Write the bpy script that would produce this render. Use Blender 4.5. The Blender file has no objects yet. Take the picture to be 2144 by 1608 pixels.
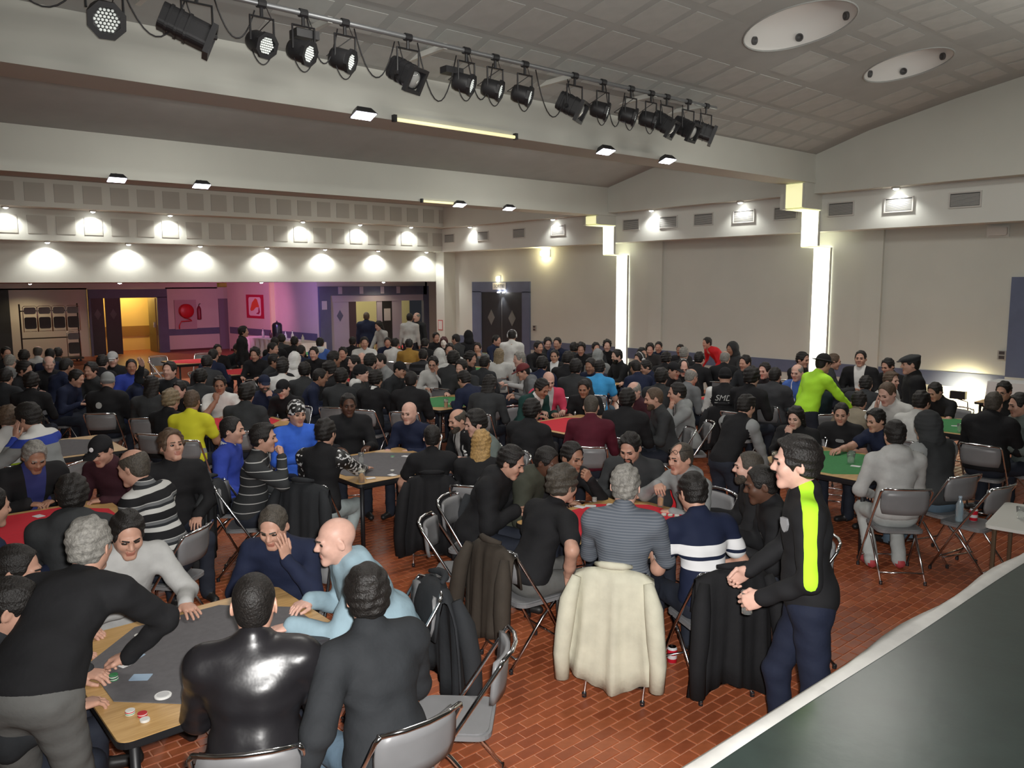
import bpy, math, random
import numpy as np
from math import sin, cos, pi, radians, atan2, sqrt
from mathutils import Vector, Matrix, Euler

random.seed(7)
scene = bpy.context.scene
COL = scene.collection

# ------------------------------------------------------------------ camera
F_PX, YAW, PITCH, ROLL, EYE = 1692.77, radians(40.67), radians(7.10), radians(0.26), 2.55
cam_d = bpy.data.cameras.new('camera')
cam = bpy.data.objects.new('camera', cam_d)
COL.objects.link(cam)
cam_d.sensor_width = 36.0
cam_d.lens = F_PX * 36.0 / 2144.0
cam_d.clip_start, cam_d.clip_end = 0.05, 200
_f = Vector((sin(YAW) * cos(PITCH), cos(YAW) * cos(PITCH), -sin(PITCH)))
_r = Vector((cos(YAW), -sin(YAW), 0)); _d = _f.cross(_r)
_r2 = cos(ROLL) * _r + sin(ROLL) * _d
_d2 = -sin(ROLL) * _r + cos(ROLL) * _d
_m = Matrix((_r2, -_d2, -_f)).transposed().to_4x4()
_m.translation = Vector((0, 0, EYE))
cam.matrix_world = _m
scene.camera = cam

# ------------------------------------------------------------------ world and exposure
world = bpy.data.worlds.new('night'); scene.world = world; world.use_nodes = True
world.node_tree.nodes['Background'].inputs[0].default_value = (0.8, 0.85, 1, 1)
world.node_tree.nodes['Background'].inputs[1].default_value = 0.02
vs = scene.view_settings
vs.view_transform = 'Standard'; vs.look = 'None'; vs.exposure = 0.0; vs.gamma = 1.0
vs.use_curve_mapping = False

# ------------------------------------------------------------------ lights of the hall
def lamp(name, kind, loc, power, color=(1, 1, 1), size=0.1, spot=None, blend=0.5, aim=None, size_y=None):
    d = bpy.data.lights.new(name, kind); d.energy = power; d.color = color
    if kind == 'AREA':
        d.size = size
        if size_y: d.shape = 'RECTANGLE'; d.size_y = size_y
    else:
        d.shadow_soft_size = size
    if kind == 'SPOT':
        d.spot_size = radians(spot); d.spot_blend = blend
    o = bpy.data.objects.new(name, d); COL.objects.link(o); o.location = loc
    if aim is not None:
        o.rotation_euler = (Vector(aim) - Vector(loc)).to_track_quat('-Z', 'Y').to_euler()
    return o

FLASH = 95.0         # the photographer's own flash, beside the lens
lamp('camera_flash', 'SPOT', (0.04, -0.03, 2.60), FLASH * 13, (1, 0.98, 0.95), 0.03, 100, 0.9,
     aim=Vector((0.04, -0.03, 2.60)) + _f)
HALL = 0.85
# ambient area lamps added under the ceiling bays, facing down on the crowd
for (x, y, z, e) in ((4, 5.6, 5.6, 100), (10.8, 5.0, 5.65, 110), (4.5, 11.6, 5.3, 72), (11, 11.6, 5.3, 78), (5, 18.2, 5.0, 48), (11, 18.2, 5.0, 52)):
    lamp('ceiling_lamp', 'AREA', (x, y, z), e * HALL, (1, 0.97, 0.9), 1.2, aim=(x, y, 0))
# uplights in the beam troughs, plus one added over the stage edge, washing ceilings
for (y, z, e, tilt) in ((1.8, 4.6, 150, 2.2), (9.15, 4.75, 100, 1.6), (14.65, 4.5, 75, 1.6)):
    o = lamp('ceiling_uplight', 'AREA', (7.5, y, z), e * HALL, (1, 0.98, 0.92), 12.0, size_y=0.12, aim=(7.5, y + tilt, z + 1.4))
# ------------------------------------------------------------------ materials
_mats = {}
def mat(name, color, rough=0.6, metal=0.0, spec=0.5, bump=0.0, bscale=60.0, var=0.0, vscale=6.0,
        emit=None, estr=0.0, trans=0.0, sheen=0.0, coat=0.0, coords='Object'):
    if name in _mats: return _mats[name]
    m = bpy.data.materials.new(name); m.use_nodes = True
    nt = m.node_tree; b = nt.nodes['Principled BSDF']
    b.inputs['Base Color'].default_value = (*color, 1)
    b.inputs['Roughness'].default_value = rough
    b.inputs['Metallic'].default_value = metal
    b.inputs['Specular IOR Level'].default_value = spec
    if trans: b.inputs['Transmission Weight'].default_value = trans
    if sheen: b.inputs['Sheen Weight'].default_value = sheen
    if coat: b.inputs['Coat Weight'].default_value = coat
    if emit:
        b.inputs['Emission Color'].default_value = (*emit, 1)
        b.inputs['Emission Strength'].default_value = estr
    tc = None
    if var or bump:
        tc = nt.nodes.new('ShaderNodeTexCoord')
    if var:
        n = nt.nodes.new('ShaderNodeTexNoise'); n.inputs['Scale'].default_value = vscale
        n.inputs['Detail'].default_value = 4
        nt.links.new(tc.outputs[coords], n.inputs['Vector'])
        r = nt.nodes.new('ShaderNodeMapRange')
        r.inputs['From Min'].default_value = 0.3; r.inputs['From Max'].default_value = 0.7
        r.inputs['To Min'].default_value = 1 - var; r.inputs['To Max'].default_value = 1 + var
        nt.links.new(n.outputs['Fac'], r.inputs['Value'])
        mx = nt.nodes.new('ShaderNodeMix'); mx.data_type = 'RGBA'; mx.blend_type = 'MULTIPLY'
        mx.inputs['Factor'].default_value = 1
        mx.inputs['A'].default_value = (*color, 1)
        nt.links.new(r.outputs['Result'], mx.inputs['B'])
        nt.links.new(mx.outputs['Result'], b.inputs['Base Color'])
    if bump:
        n = nt.nodes.new('ShaderNodeTexNoise'); n.inputs['Scale'].default_value = bscale
        n.inputs['Detail'].default_value = 3
        nt.links.new(tc.outputs[coords], n.inputs['Vector'])
        bp = nt.nodes.new('ShaderNodeBump'); bp.inputs['Strength'].default_value = bump
        bp.inputs['Distance'].default_value = 0.01
        nt.links.new(n.outputs['Fac'], bp.inputs['Height'])
        nt.links.new(bp.outputs['Normal'], b.inputs['Normal'])
    _mats[name] = m
    return m

def stripes(name, stops, period, axis='Z', rough=0.8, offset=0.0):
    """knitted or printed stripes: stops = [(pos, colour), ...] repeating each `period` metres along an object axis"""
    if name in _mats: return _mats[name]
    m = bpy.data.materials.new(name); m.use_nodes = True
    nt = m.node_tree; b = nt.nodes['Principled BSDF']; b.inputs['Roughness'].default_value = rough
    b.inputs['Specular IOR Level'].default_value = 0.2
    tc = nt.nodes.new('ShaderNodeTexCoord'); sp = nt.nodes.new('ShaderNodeSeparateXYZ')
    nt.links.new(tc.outputs['Object'], sp.inputs[0])
    a = nt.nodes.new('ShaderNodeMath'); a.operation = 'ADD'; a.inputs[1].default_value = offset
    nt.links.new(sp.outputs[axis], a.inputs[0])
    d = nt.nodes.new('ShaderNodeMath'); d.operation = 'DIVIDE'; d.inputs[1].default_value = period
    nt.links.new(a.outputs[0], d.inputs[0])
    fr = nt.nodes.new('ShaderNodeMath'); fr.operation = 'FRACT'; nt.links.new(d.outputs[0], fr.inputs[0])
    cr = nt.nodes.new('ShaderNodeValToRGB'); cr.color_ramp.interpolation = 'CONSTANT'
    els = cr.color_ramp.elements
    while len(els) > 1: els.remove(els[-1])
    els[0].position = stops[0][0]; els[0].color = (*stops[0][1], 1)
    for p, c in stops[1:]:
        e = els.new(p); e.color = (*c, 1)
    nt.links.new(fr.outputs[0], cr.inputs[0]); nt.links.new(cr.outputs[0], b.inputs['Base Color'])
    _mats[name] = m
    return m

# ------------------------------------------------------------------ mesh building
class MB:
    def __init__(s): s.v = []; s.f = []; s.m = []
    def add(s, vs, fs, mi=0):
        o = len(s.v); s.v += [tuple(v) for v in vs]; s.f += [tuple(i + o for i in f) for f in fs]; s.m += [mi] * len(fs)
        return s
    def box(s, x0, x1, y0, y1, z0, z1, mi=0, M=None):
        vs = [(x, y, z) for z in (z0, z1) for y in (y0, y1) for x in (x0, x1)]
        if M is not None: vs = [M @ Vector(v) for v in vs]
        return s.add(vs, [(0, 2, 3, 1), (4, 5, 7, 6), (0, 1, 5, 4), (2, 6, 7, 3), (0, 4, 6, 2), (1, 3, 7, 5)], mi)
    def tube(s, pts, r, n=8, mi=0, cap=True, closed=False):
        pts = [Vector(p) for p in pts]; N = len(pts)
        rs = r if isinstance(r, (list, tuple)) else [r] * N
        vs = []; prev = None
        for i, p in enumerate(pts):
            if closed: t = (pts[(i + 1) % N] - pts[i - 1])
            else: t = (pts[min(i + 1, N - 1)] - pts[max(i - 1, 0)])
            t.normalize()
            if prev is None:
                a = Vector((0, 0, 1)) if abs(t.z) < 0.9 else Vector((1, 0, 0))
                u = t.cross(a).normalized()
            else:
                u = (prev - t * prev.dot(t)).normalized()
            prev = u; w = t.cross(u)
            for k in range(n):
                a = 2 * pi * k / n
                vs.append(p + (u * cos(a) + w * sin(a)) * rs[i])
        fs = []
        for i in range(N if closed else N - 1):
            j = (i + 1) % N
            for k in range(n):
                fs.append((i * n + k, i * n + (k + 1) % n, j * n + (k + 1) % n, j * n + k))
        if cap and not closed:
            fs.append(tuple(range(n))[::-1]); fs.append(tuple((N - 1) * n + k for k in range(n)))
        return s.add(vs, fs, mi)
    def lathe(s, prof, n=16, M=None, mi=0, cap=True):
        """prof: list of (radius, z)"""
        vs = []
        for r, z in prof:
            for k in range(n):
                a = 2 * pi * k / n; v = Vector((r * cos(a), r * sin(a), z))
                vs.append(M @ v if M is not None else v)
        fs = []
        for i in range(len(prof) - 1):
            for k in range(n):
                fs.append((i * n + k, i * n + (k + 1) % n, (i + 1) * n + (k + 1) % n, (i + 1) * n + k))
        if cap:
            fs.append(tuple(range(n))[::-1]); fs.append(tuple((len(prof) - 1) * n + k for k in range(n)))
        return s.add(vs, fs, mi)
    def prism(s, poly, z0, z1, mi=0, M=None):
        n = len(poly)
        vs = [Vector((x, y, z0)) for x, y in poly] + [Vector((x, y, z1)) for x, y in poly]
        if M is not None: vs = [M @ v for v in vs]
        fs = [tuple(range(n))[::-1], tuple(range(n, 2 * n))] + [(i, (i + 1) % n, n + (i + 1) % n, n + i) for i in range(n)]
        return s.add(vs, fs, mi)
    def mesh(s, name, mats, smooth=False):
        me = bpy.data.meshes.new(name); me.from_pydata(s.v, [], s.f)
        for m in (mats if isinstance(mats, (list, tuple)) else [mats]): me.materials.append(m)
        if any(s.m): me.polygons.foreach_set('material_index', s.m)
        if smooth: me.polygons.foreach_set('use_smooth', [True] * len(s.f))
        me.update(); return me
    def build(s, name, mats, parent=None, smooth=False, loc=None, rot=None, **props):
        return obj(name, s.mesh(name, mats, smooth), parent, loc, rot, **props)

def obj(name, me, parent=None, loc=None, rot=None, **props):
    o = bpy.data.objects.new(name, me); COL.objects.link(o)
    if parent is not None: o.parent = parent
    if loc is not None: o.location = loc
    if rot is not None: o.rotation_euler = rot
    for k, v in props.items(): o[k] = v
    return o
def empty(name, loc, rz=0.0, **props):
    o = obj(name, None, None, loc, (0, 0, rz), **props); o.empty_display_size = 0.1; return o
def copy_tree(o, parent=None, **props):
    c = o.copy(); COL.objects.link(c)
    if parent is not None: c.parent = parent
    for ch in o.children: copy_tree(ch, c)
    for k, v in props.items(): c[k] = v
    return c
def rrect(x0, x1, y0, y1, r, n=5):
    out = []
    for cx, cy, a0 in ((x1 - r, y1 - r, 0), (x0 + r, y1 - r, pi / 2), (x0 + r, y0 + r, pi), (x1 - r, y0 + r, 1.5 * pi)):
        for k in range(n + 1):
            a = a0 + pi / 2 * k / n; out.append((cx + r * cos(a), cy + r * sin(a)))
    return out
def text_obj(name, body, size, m, parent=None, loc=None, rot=None, extrude=0.002, align='CENTER', **props):
    cu = bpy.data.curves.new(name, 'FONT'); cu.body = body; cu.size = size; cu.extrude = extrude
    cu.align_x = align; cu.align_y = 'CENTER'
    t = bpy.data.objects.new('tmp', cu); COL.objects.link(t)
    dg = bpy.context.evaluated_depsgraph_get()
    me = bpy.data.meshes.new_from_object(t.evaluated_get(dg)); me.name = name
    bpy.data.objects.remove(t); me.materials.clear(); me.materials.append(m)
    return obj(name, me, parent, loc, rot, **props)
# ------------------------------------------------------------------ the hall itself
M_wall = mat('painted_wall', (0.53, 0.535, 0.485), 0.75, var=0.03, vscale=1.2, bump=0.03, bscale=80)
M_white = mat('white_paint', (0.62, 0.63, 0.59), 0.7, var=0.02, vscale=1.0)
M_ceil = mat('ceiling_board', (0.37, 0.38, 0.365), 0.9, var=0.05, vscale=2.5)
M_tile = mat('ceiling_tile', (0.43, 0.44, 0.42), 0.9, var=0.05, vscale=5)
M_blue = mat('blue_grey_paint', (0.105, 0.125, 0.20), 0.6, var=0.06, vscale=4)
M_dark = mat('dark_door', (0.02, 0.022, 0.026), 0.45, var=0.1)
M_black = mat('black_metal', (0.012, 0.012, 0.014), 0.45, 0.0)
M_panel = mat('acoustic_panel', (0.40, 0.39, 0.35), 0.95, bump=0.1, bscale=200)
M_chrome = mat('chrome', (0.75, 0.76, 0.78), 0.16, 1.0)
S = dict(kind='structure')

def floor_mat():
    m = bpy.data.materials.new('terracotta_floor'); m.use_nodes = True
    nt = m.node_tree; b = nt.nodes['Principled BSDF']; b.inputs['Roughness'].default_value = 0.45
    tc = nt.nodes.new('ShaderNodeTexCoord'); br = nt.nodes.new('ShaderNodeTexBrick')
    br.inputs['Scale'].default_value = 1.0
    br.inputs['Color1'].default_value = (0.33, 0.088, 0.034, 1); br.inputs['Color2'].default_value = (0.29, 0.076, 0.031, 1)
    br.inputs['Mortar'].default_value = (0.56, 0.25, 0.15, 1)
    br.inputs['Mortar Size'].default_value = 0.0075; br.inputs['Brick Width'].default_value = 0.15; br.inputs['Row Height'].default_value = 0.075
    nt.links.new(tc.outputs['Object'], br.inputs['Vector']); nt.links.new(br.outputs['Color'], b.inputs['Base Color'])
    return m
M_floor = floor_mat()
M_mortar = mat('mortar', (0.56, 0.25, 0.15), 0.7, var=0.15, vscale=20)
M_brick = [mat('brick_%d' % i, c, 0.36, bump=0.04, bscale=120, var=0.12, vscale=14) for i, c in
           enumerate([(0.33, 0.088, 0.034), (0.29, 0.076, 0.031), (0.36, 0.104, 0.042)])]

fl = MB(); fl.add([(-4, 8.96, 0), (19, 8.96, 0), (19, 34, 0), (-4, 34, 0)], [(0, 1, 2, 3)])
fl.add([(-4, 1.5, -0.004), (19, 1.5, -0.004), (19, 9.0, -0.004), (-4, 9.0, -0.004)], [(0, 1, 2, 3)], 1)
floor = fl.build('floor', [M_floor, M_mortar], **S)
# terracotta tiles, one by one where they can be told apart
BX, BY, GAP = 0.15, 0.075, 0.0075
def tile_mesh(i):
    b = MB(); x, y, c = BX - GAP, BY - GAP, 0.0025
    b.add([(0, 0, -0.004), (x, 0, -0.004), (x, y, -0.004), (0, y, -0.004), (c, c, 0.001), (x - c, c, 0.001), (x - c, y - c, 0.001), (c, y - c, 0.001)],
          [(4, 5, 6, 7), (0, 1, 5, 4), (1, 2, 6, 5), (2, 3, 7, 6), (3, 0, 4, 7)])
    return b
_tm = [tile_mesh(i).mesh('brick', M_brick[i]) for i in range(3)]
_proj = cam.matrix_world.inverted()
def pix(p):
    q = _proj @ Vector(p); return (1072 + F_PX * q.x / -q.z, 804 - F_PX * q.y / -q.z, -q.z)
cells = []
for j in range(int((8.97 - 1.56) / BY)):
    y = 1.56 + j * BY; off = (j % 2) * BX / 2
    for i in range(int(-1 / BX), int(13 / BX)):
        x = i * BX + off
        u, v, d = pix((x, y, 0))
        if -60 < u < 2200 and v < 1680 and d > 0: cells.append((d, x, y))
def in_open(x, y):
    u, v, d = pix((x, y, 0))
    return 960 < u < 1700 and 1400 < v < 1608 and (v + 0.63 * (u - 1450)) < 1600
vis = sorted(c for c in cells if in_open(c[1], c[2]))
own = set((x, y) for _, x, y in vis[:300])
rest = MB(); rb = [tile_mesh(i) for i in range(3)]
for d, x, y in cells:
    k = random.randrange(3)
    if (x, y) in own: obj('brick', _tm[k], floor, (x, y, 0))
    else: rest.add([(a + x, b_ + y, c) for a, b_, c in rb[k].v], rb[k].f, k)
rest.build('brick_paving', M_brick, floor, kind='stuff')

# stage the photograph is taken from
M_stage = mat('dark_green_stage_lino', (0.030, 0.046, 0.041), 0.30, var=0.12, vscale=9, bump=0.05, bscale=25)
st = MB(); st.box(-4, 16, -6, 1.52, 0, 0.955)
stage = st.build('stage_platform', M_stage, kind='structure')
e = MB(); N = 90; vs = []
for i in range(N + 1):
    x = -1 + 17 * i / N
    w = 0.012 * sin(x * 2.1) + 0.010 * sin(x * 5.3 + 1)
    if x > 4.2: w += 0.05 * min(1, (x - 4.2) / 1.5) * (0.6 + 0.4 * sin(x * 3.1))
    vs += [(x, 1.470 + 0.004 * sin(x * 3.0), 0.9565), (x, 1.485, 0.964), (x, 1.520, 0.963), (x, 1.535 + max(0, w), 0.955 + 0.4 * max(0, w)), (x, 1.530 + max(0, w), 0.91)]
fs = [(5 * i + k, 5 * i + 5 + k, 5 * i + 6 + k, 5 * i + 1 + k) for i in range(N) for k in range(4)]
e.add(vs, fs)
e.build('trim_1', mat('white_edge_tape', (0.60, 0.59, 0.56), 0.5, var=0.12, vscale=7), **S, smooth=True)

# right wall with soffit
w = MB(); w.box(16, 16.3, -6, 21.9, 0, 3.65)
wall_right = w.build('wall_right', M_wall, **S)
w = MB(); w.box(16.3, 16.5, -6, 21.9, 0, 6.6); w.build('wall_outer', M_wall, **S)
w = MB(); w.box(15.985, 16.0, -6, 18.0, 0.60, 0.87); w.box(15.985, 16.0, 20.45, 21.6, 0.60, 0.87)
w.build('trim_2', M_blue, **S)
w = MB(); w.box(15.46, 16.3, -6, 21.9, 3.555, 4.29); w.build('wall_soffit', M_white, **S)
w = MB(); w.box(15.15, 16.3, -6, 21.9, 4.28, 6.3); w.build('wall_upper', M_wall, **S)
# front and unseen walls
w = MB(); w.box(-4.3, -4, -6, 34, 0, 6.5); w.build('wall_left', M_wall, **S)
w = MB(); w.box(-4, 16.3, -6.3, -6, 0, 6.5); w.build('wall_front', M_wall, **S)

# beams across the hall and the sloping ceiling bays between them
def beam(name, y, zb, zt, th=0.55):
    b = MB(); b.box(-4, 15.9, y, y + th, zb, zt)
    b.box(-4, 15.9, y - 0.02, y, zb, zb + 0.085)
    b.build(name, M_wall, **S)
beam('beam_1', 8.45, 4.48, 5.09)
beam('beam_2', 13.95, 4.21, 4.97)
for y, zt in ((8.45, 4.48), (13.95, 4.21)):
    w = MB(); w.box(14.82, 16.3, y + 0.004, y + 0.55, 3.985, zt); w.build('beam_bracket', M_wall, **S)
def bay(name, prof, holes=()):
    b = MB(); n = len(prof)
    xs = [-4, 15.9]
    for x in xs: b.add([(x, y, z) for y, z in prof], [])
    b.f = [(i, i + 1, n + i + 1, n + i) for i in range(n - 1)]; b.m = [0] * (n - 1)
    return b
P1 = [(8.45, 5.03), (7.42, 5.34), (5.93, 5.66), (4.9, 5.84), (3.0, 6.02), (1.0, 6.10), (-6, 6.10)]
P2 = [(13.95, 4.89), (12.6, 5.20), (11.2, 5.46), (10.0, 5.62), (8.95, 5.74), (8.5, 5.76)]
P3 = [(20.9, 4.92), (19.2, 5.15), (17.2, 5.34), (15.4, 5.46), (14.0, 5.50)]
def prof_z(P, y):
    for (y0, z0), (y1, z1) in zip(P, P[1:]):
        if y1 <= y <= y0: return z0 + (z1 - z0) * (y - y0) / (y1 - y0)
    return P[-1][1]
from mathutils.geometry import delaunay_2d_cdt
DOMES = [(9.6, 5.65, 0.67), (12.55, 5.6, 0.60)]
vs2 = [Vector((x, y)) for y, z in P1 for x in (-4, 15.9)]
ed = [(2 * i, 2 * i + 1) for i in range(len(P1))] + [(2 * i, 2 * i + 2) for i in range(len(P1) - 1)] + [(2 * i + 1, 2 * i + 3) for i in range(len(P1) - 1)]
for cx, cy, r in DOMES:
    o0 = len(vs2)
    for k in range(40): vs2.append(Vector((cx + r * cos(2 * pi * k / 40), cy + r * sin(2 * pi * k / 40))))
    ed += [(o0 + k, o0 + (k + 1) % 40) for k in range(40)]
res = delaunay_2d_cdt(vs2, ed, [], 0, 1e-4)
b = MB(); vv = [(p.x, p.y, prof_z(P1, p.y)) for p in res[0]]
ff = []
for f in res[2]:
    c = sum((res[0][i] for i in f), Vector((0, 0))) / len(f)
    if all((c.x - cx) ** 2 + (c.y - cy) ** 2 > r * r for cx, cy, r in DOMES): ff.append(tuple(f)[::-1])
b.add(vv, ff)
ceiling = b.build('ceiling', M_ceil, **S)
bay('', P2).build('ceiling_middle', M_ceil, **S)
bay('', P3).build('ceiling_rear', M_ceil, **S)
# acoustic tiles on the near bay
tm = {}
for (yA, zA), (yB, zB) in zip(P1[:4], P1[1:5]):
    L = sqrt((yB - yA) ** 2 + (zB - zA) ** 2); k = max(1, round(L / 0.62)); a = atan2(zB - zA, yA - yB)
    for q in range(k):
        t = (q + 0.5) / k; y = yA + (yB - yA) * t; z = zA + (zB - zA) * t; h = 0.5 * L / k - 0.07
        key = round(h, 3)
        if key not in tm: tm[key] = MB().box(-0.25, 0.25, -h, h, -0.005, 0.004).mesh('ceiling_tile', M_tile)
        for i in range(19):
            x = 3.9 + i * 0.62
            if x > 15.0 or any((x - cx) ** 2 + (y - cy) ** 2 < (r + 0.42) ** 2 for cx, cy, r in DOMES): continue
            u, v, d = pix((x, y, z))
            if d > 0 and -80 < u < 2230 and v > -60:
                obj('ceiling_tile', tm[key], ceiling, (x, y, z), (-a, 0, 0))
# round light recesses in the ceiling
M_rec = mat('recess_white', (0.72, 0.71, 0.68), 0.8)
for cx, cy, r in DOMES:
    b = MB(); n = 40
    ring = lambda rr, dz: [(cx + rr * cos(2 * pi * k / n), cy + rr * sin(2 * pi * k / n), prof_z(P1, cy + rr * sin(2 * pi * k / n)) + dz) for k in range(n)]
    b.add(ring(r, 0) + ring(r * 0.93, 0.26) + [(cx, cy, prof_z(P1, cy) + 0.30)],
          [(k, n + k, n + (k + 1) % n, (k + 1) % n) for k in range(n)] + [(n + k, 2 * n, n + (k + 1) % n) for k in range(n)])
    rec = b.build('ceiling_recess', M_rec, ceiling, smooth=True)
    b = MB(); b.tube(ring(r, 0), 0.012, 6, closed=True); b.build('rim', M_ceil, rec, smooth=True)
    for k in range(6):
        a = radians(30 + 60 * k); ca, sa = cos(a), sin(a); zz = prof_z(P1, cy + r * sa) + 0.10
        Mx = Matrix.Translation((cx + r * 0.94 * ca, cy + r * 0.94 * sa, zz)) @ Vector((-ca, -sa, -0.2)).to_track_quat('Z', 'Y').to_matrix().to_4x4()
        b = MB(); b.lathe([(0.052, -0.03), (0.052, 0.012), (0.040, 0.016), (0.036, -0.01)], 14, Mx)
        b.build('spot_socket', mat('dark_socket', (0.08, 0.08, 0.08), 0.5), rec, smooth=True)

# rear tiers with their acoustic panels
w = MB(); w.box(-4, 15.7, 21.9, 22.3, 2.62, 3.60); w.box(-4, 15.7, 21.4, 22.3, 3.58, 4.32); w.box(-4, 15.7, 20.9, 22.3, 4.30, 5.3)
wall_back = w.build('wall_back', M_wall, **S)
pm = MB().box(-0.20, 0.20, -0.012, 0.0, -0.205, 0.205).mesh('acoustic_panel', M_panel)
for i in range(21):
    x = 3.35 + 0.592 * i
    obj('acoustic_panel', pm, wall_back, (x, 20.9, 4.62)); obj('acoustic_panel', pm, wall_back, (x + 0.1, 21.4, 3.94))
w = MB(); w.box(-4, 16.3, 22.3, 34, 2.62, 2.8); w.build('ceiling_foyer', mat('foyer_ceiling', (0.55, 0.5, 0.45), 0.85), **S)
# corner pillar
w = MB(); w.box(15.55, 16.0, 21.45, 21.9, 0, 3.555); w.build('pillar', M_wall, **S)

# stepped lit wall slots where the beams meet the wall
M_slot = mat('lit_slot', (1, 1, 0.9), 0.6, emit=(1.0, 0.98, 0.86), estr=6.0)
M_slot2 = mat('lit_slot_warm', (1, 1, 0.7), 0.6, emit=(0.85, 0.82, 0.42), estr=0.75)
def slot(y0, lab, zc):
    t = empty('wall_slot_light', (16, y0, 0), label=lab, category='wall light', group='stepped wall lights on the right wall')
    segs = [(-0.065, 0.30, 3.25, M_slot), (-0.585, 3.27, 3.96, M_slot), (-1.225, 4.0, zc, M_slot2)]
    fr = MB()
    for x, z0, z1, mm in segs:
        MB().box(x, x + 0.03, -0.18, 0.18, z0, z1).build('diffuser', mm, t)
        for sy in (-0.20, 0.18): fr.box(x - 0.012, x + 0.045, sy, sy + 0.02, z0, z1)
    for z, xa, xb in ((3.26, -0.585, -0.03), (3.975, -1.225, -0.55)):
        MB().box(xa, xb, -0.18, 0.18, z - 0.012, z).build('diffuser', M_slot2, t)
    fr.build('frame', M_wall, t)
slot(8.67, 'tall stepped white light slot nearer the stage', 4.46)
slot(14.16, 'stepped white light slot farther from the stage', 4.19)
# pilasters under the beams beside each slot
for y in (7.6, 13.05):
    w = MB(); w.box(15.93, 16.0, y - 0.2, y + 0.2, 0, 3.555); w.build('pilaster', M_wall, **S)
# ------------------------------------------------------------------ foyer behind the rear tiers
M_foyer = mat('foyer_wall', (0.60, 0.56, 0.52), 0.75, var=0.03, vscale=1.5)
def wall_quad(b, p, q, z0, z1, th=0.12, mi=0):
    p, q = Vector((p[0], p[1], 0)), Vector((q[0], q[1], 0)); n = Vector((-(q - p).y, (q - p).x, 0)).normalized() * th
    vs = [p, q, q + n, p + n]; b.prism([(v.x, v.y) for v in vs], z0, z1, mi)
w = MB(); wall_quad(w, (12.15, 32), (4.0, 32), 2.40, 2.7, -0.15); wall_quad(w, (7.45, 32), (4.0, 32), 0, 2.45, -0.15); wall_quad(w, (13.2, 32), (10.17, 32), 0, 2.45, -0.15)
w.build('wall_foyer_rear', M_foyer, **S)
w = MB(); wall_quad(w, (12.5, 24.3), (12.15, 31.0), 0, 2.65, -0.12); w.build('wall_foyer_side', M_foyer, **S)
w = MB(); wall_quad(w, (12.5, 24.3), (16.85, 24.3), 2.47, 2.65); wall_quad(w, (16.77, 24.3), (18.0, 24.3), 0, 2.65); w.build('wall_foyer_doors', M_foyer, **S)
w = MB(); wall_quad(w, (16.0, 21.9), (17.9, 24.3), 0, 2.65, -0.1); w.build('wall_foyer_corner', M_foyer, **S)
w = MB()
w.box(10.17, 12.15, 31.985, 32.0, 0.62, 0.87)
wall_quad(w, (12.49, 24.36), (12.16, 30.9), 0.68, 0.93, 0.012); w.build('trim_3', M_blue, **S)
w = MB(); w.box(10.2, 12.1, 31.98, 32.0, 0, 0.08); wall_quad(w, (12.49, 24.36), (12.16, 30.9), 0, 0.08, 0.015)
w.build('baseboard_rear', mat('dark_red_skirting', (0.10, 0.03, 0.03), 0.6), **S)
w = MB(); w.box(-4, 19, 33.9, 34, 0, 2.7); w.build('wall_far', mat('corridor_wall', (0.75, 0.58, 0.22), 0.8), **S)
w = MB(); w.box(-4, 19, 33.86, 33.9, 0.55, 0.95); w.build('trim_4', mat('corridor_band', (0.30, 0.17, 0.05), 0.7), **S)
w = MB(); w.box(12.2, 18.0, 27.2, 27.3, 0, 2.7); w.build('wall_lobby', mat('lobby_wall', (0.72, 0.68, 0.42), 0.8), **S)
lamp('corridor_lamp', 'POINT', (9.2, 33.0, 2.35), 75, (1, 0.72, 0.28), 0.1)
lamp('lobby_lamp', 'POINT', (14.6, 25.9, 2.4), 30, (1, 0.92, 0.55), 0.1)
lamp('lobby_lamp', 'POINT', (16.6, 25.6, 2.4), 32, (1, 0.93, 0.6), 0.1)
lamp('foyer_wash_pink', 'SPOT', (9.2, 25.2, 2.35), 330, (1, 0.30, 0.62), 0.08, 85, 0.9, aim=(12.3, 28.6, 1.2))
lamp('foyer_wash_violet', 'SPOT', (10.2, 22.8, 2.35), 170, (0.55, 0.32, 1.0), 0.08, 80, 0.9, aim=(12.7, 25.6, 1.7))
lamp('foyer_wash_red', 'SPOT', (9.0, 26.5, 2.4), 110, (1, 0.3, 0.42), 0.08, 100, 0.9, aim=(10.9, 31.8, 0.8))

def door_leaf(name, x0, x1, z1, m, parent, y=0.0, diamond=True, dm=None):
    d = MB().box(x0, x1, y, y + 0.045, 0.02, z1).build(name, m, parent)
    if diamond:
        cx = (x0 + x1) / 2; cz = 1.5
        MB().prism([(cx - 0.12, cz), (cx, cz - 0.19), (cx + 0.12, cz), (cx, cz + 0.19)], 0, 0.006, M=Matrix.Translation((0, y, 0)) @ Matrix(((1, 0, 0, 0), (0, 0, -1, 0), (0, 1, 0, 0), (0, 0, 0, 1)))).build('diamond_window', dm or M_glassd, d)
    return d
M_glassd = mat('dark_glass', (0.10, 0.11, 0.12), 0.2)
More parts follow.
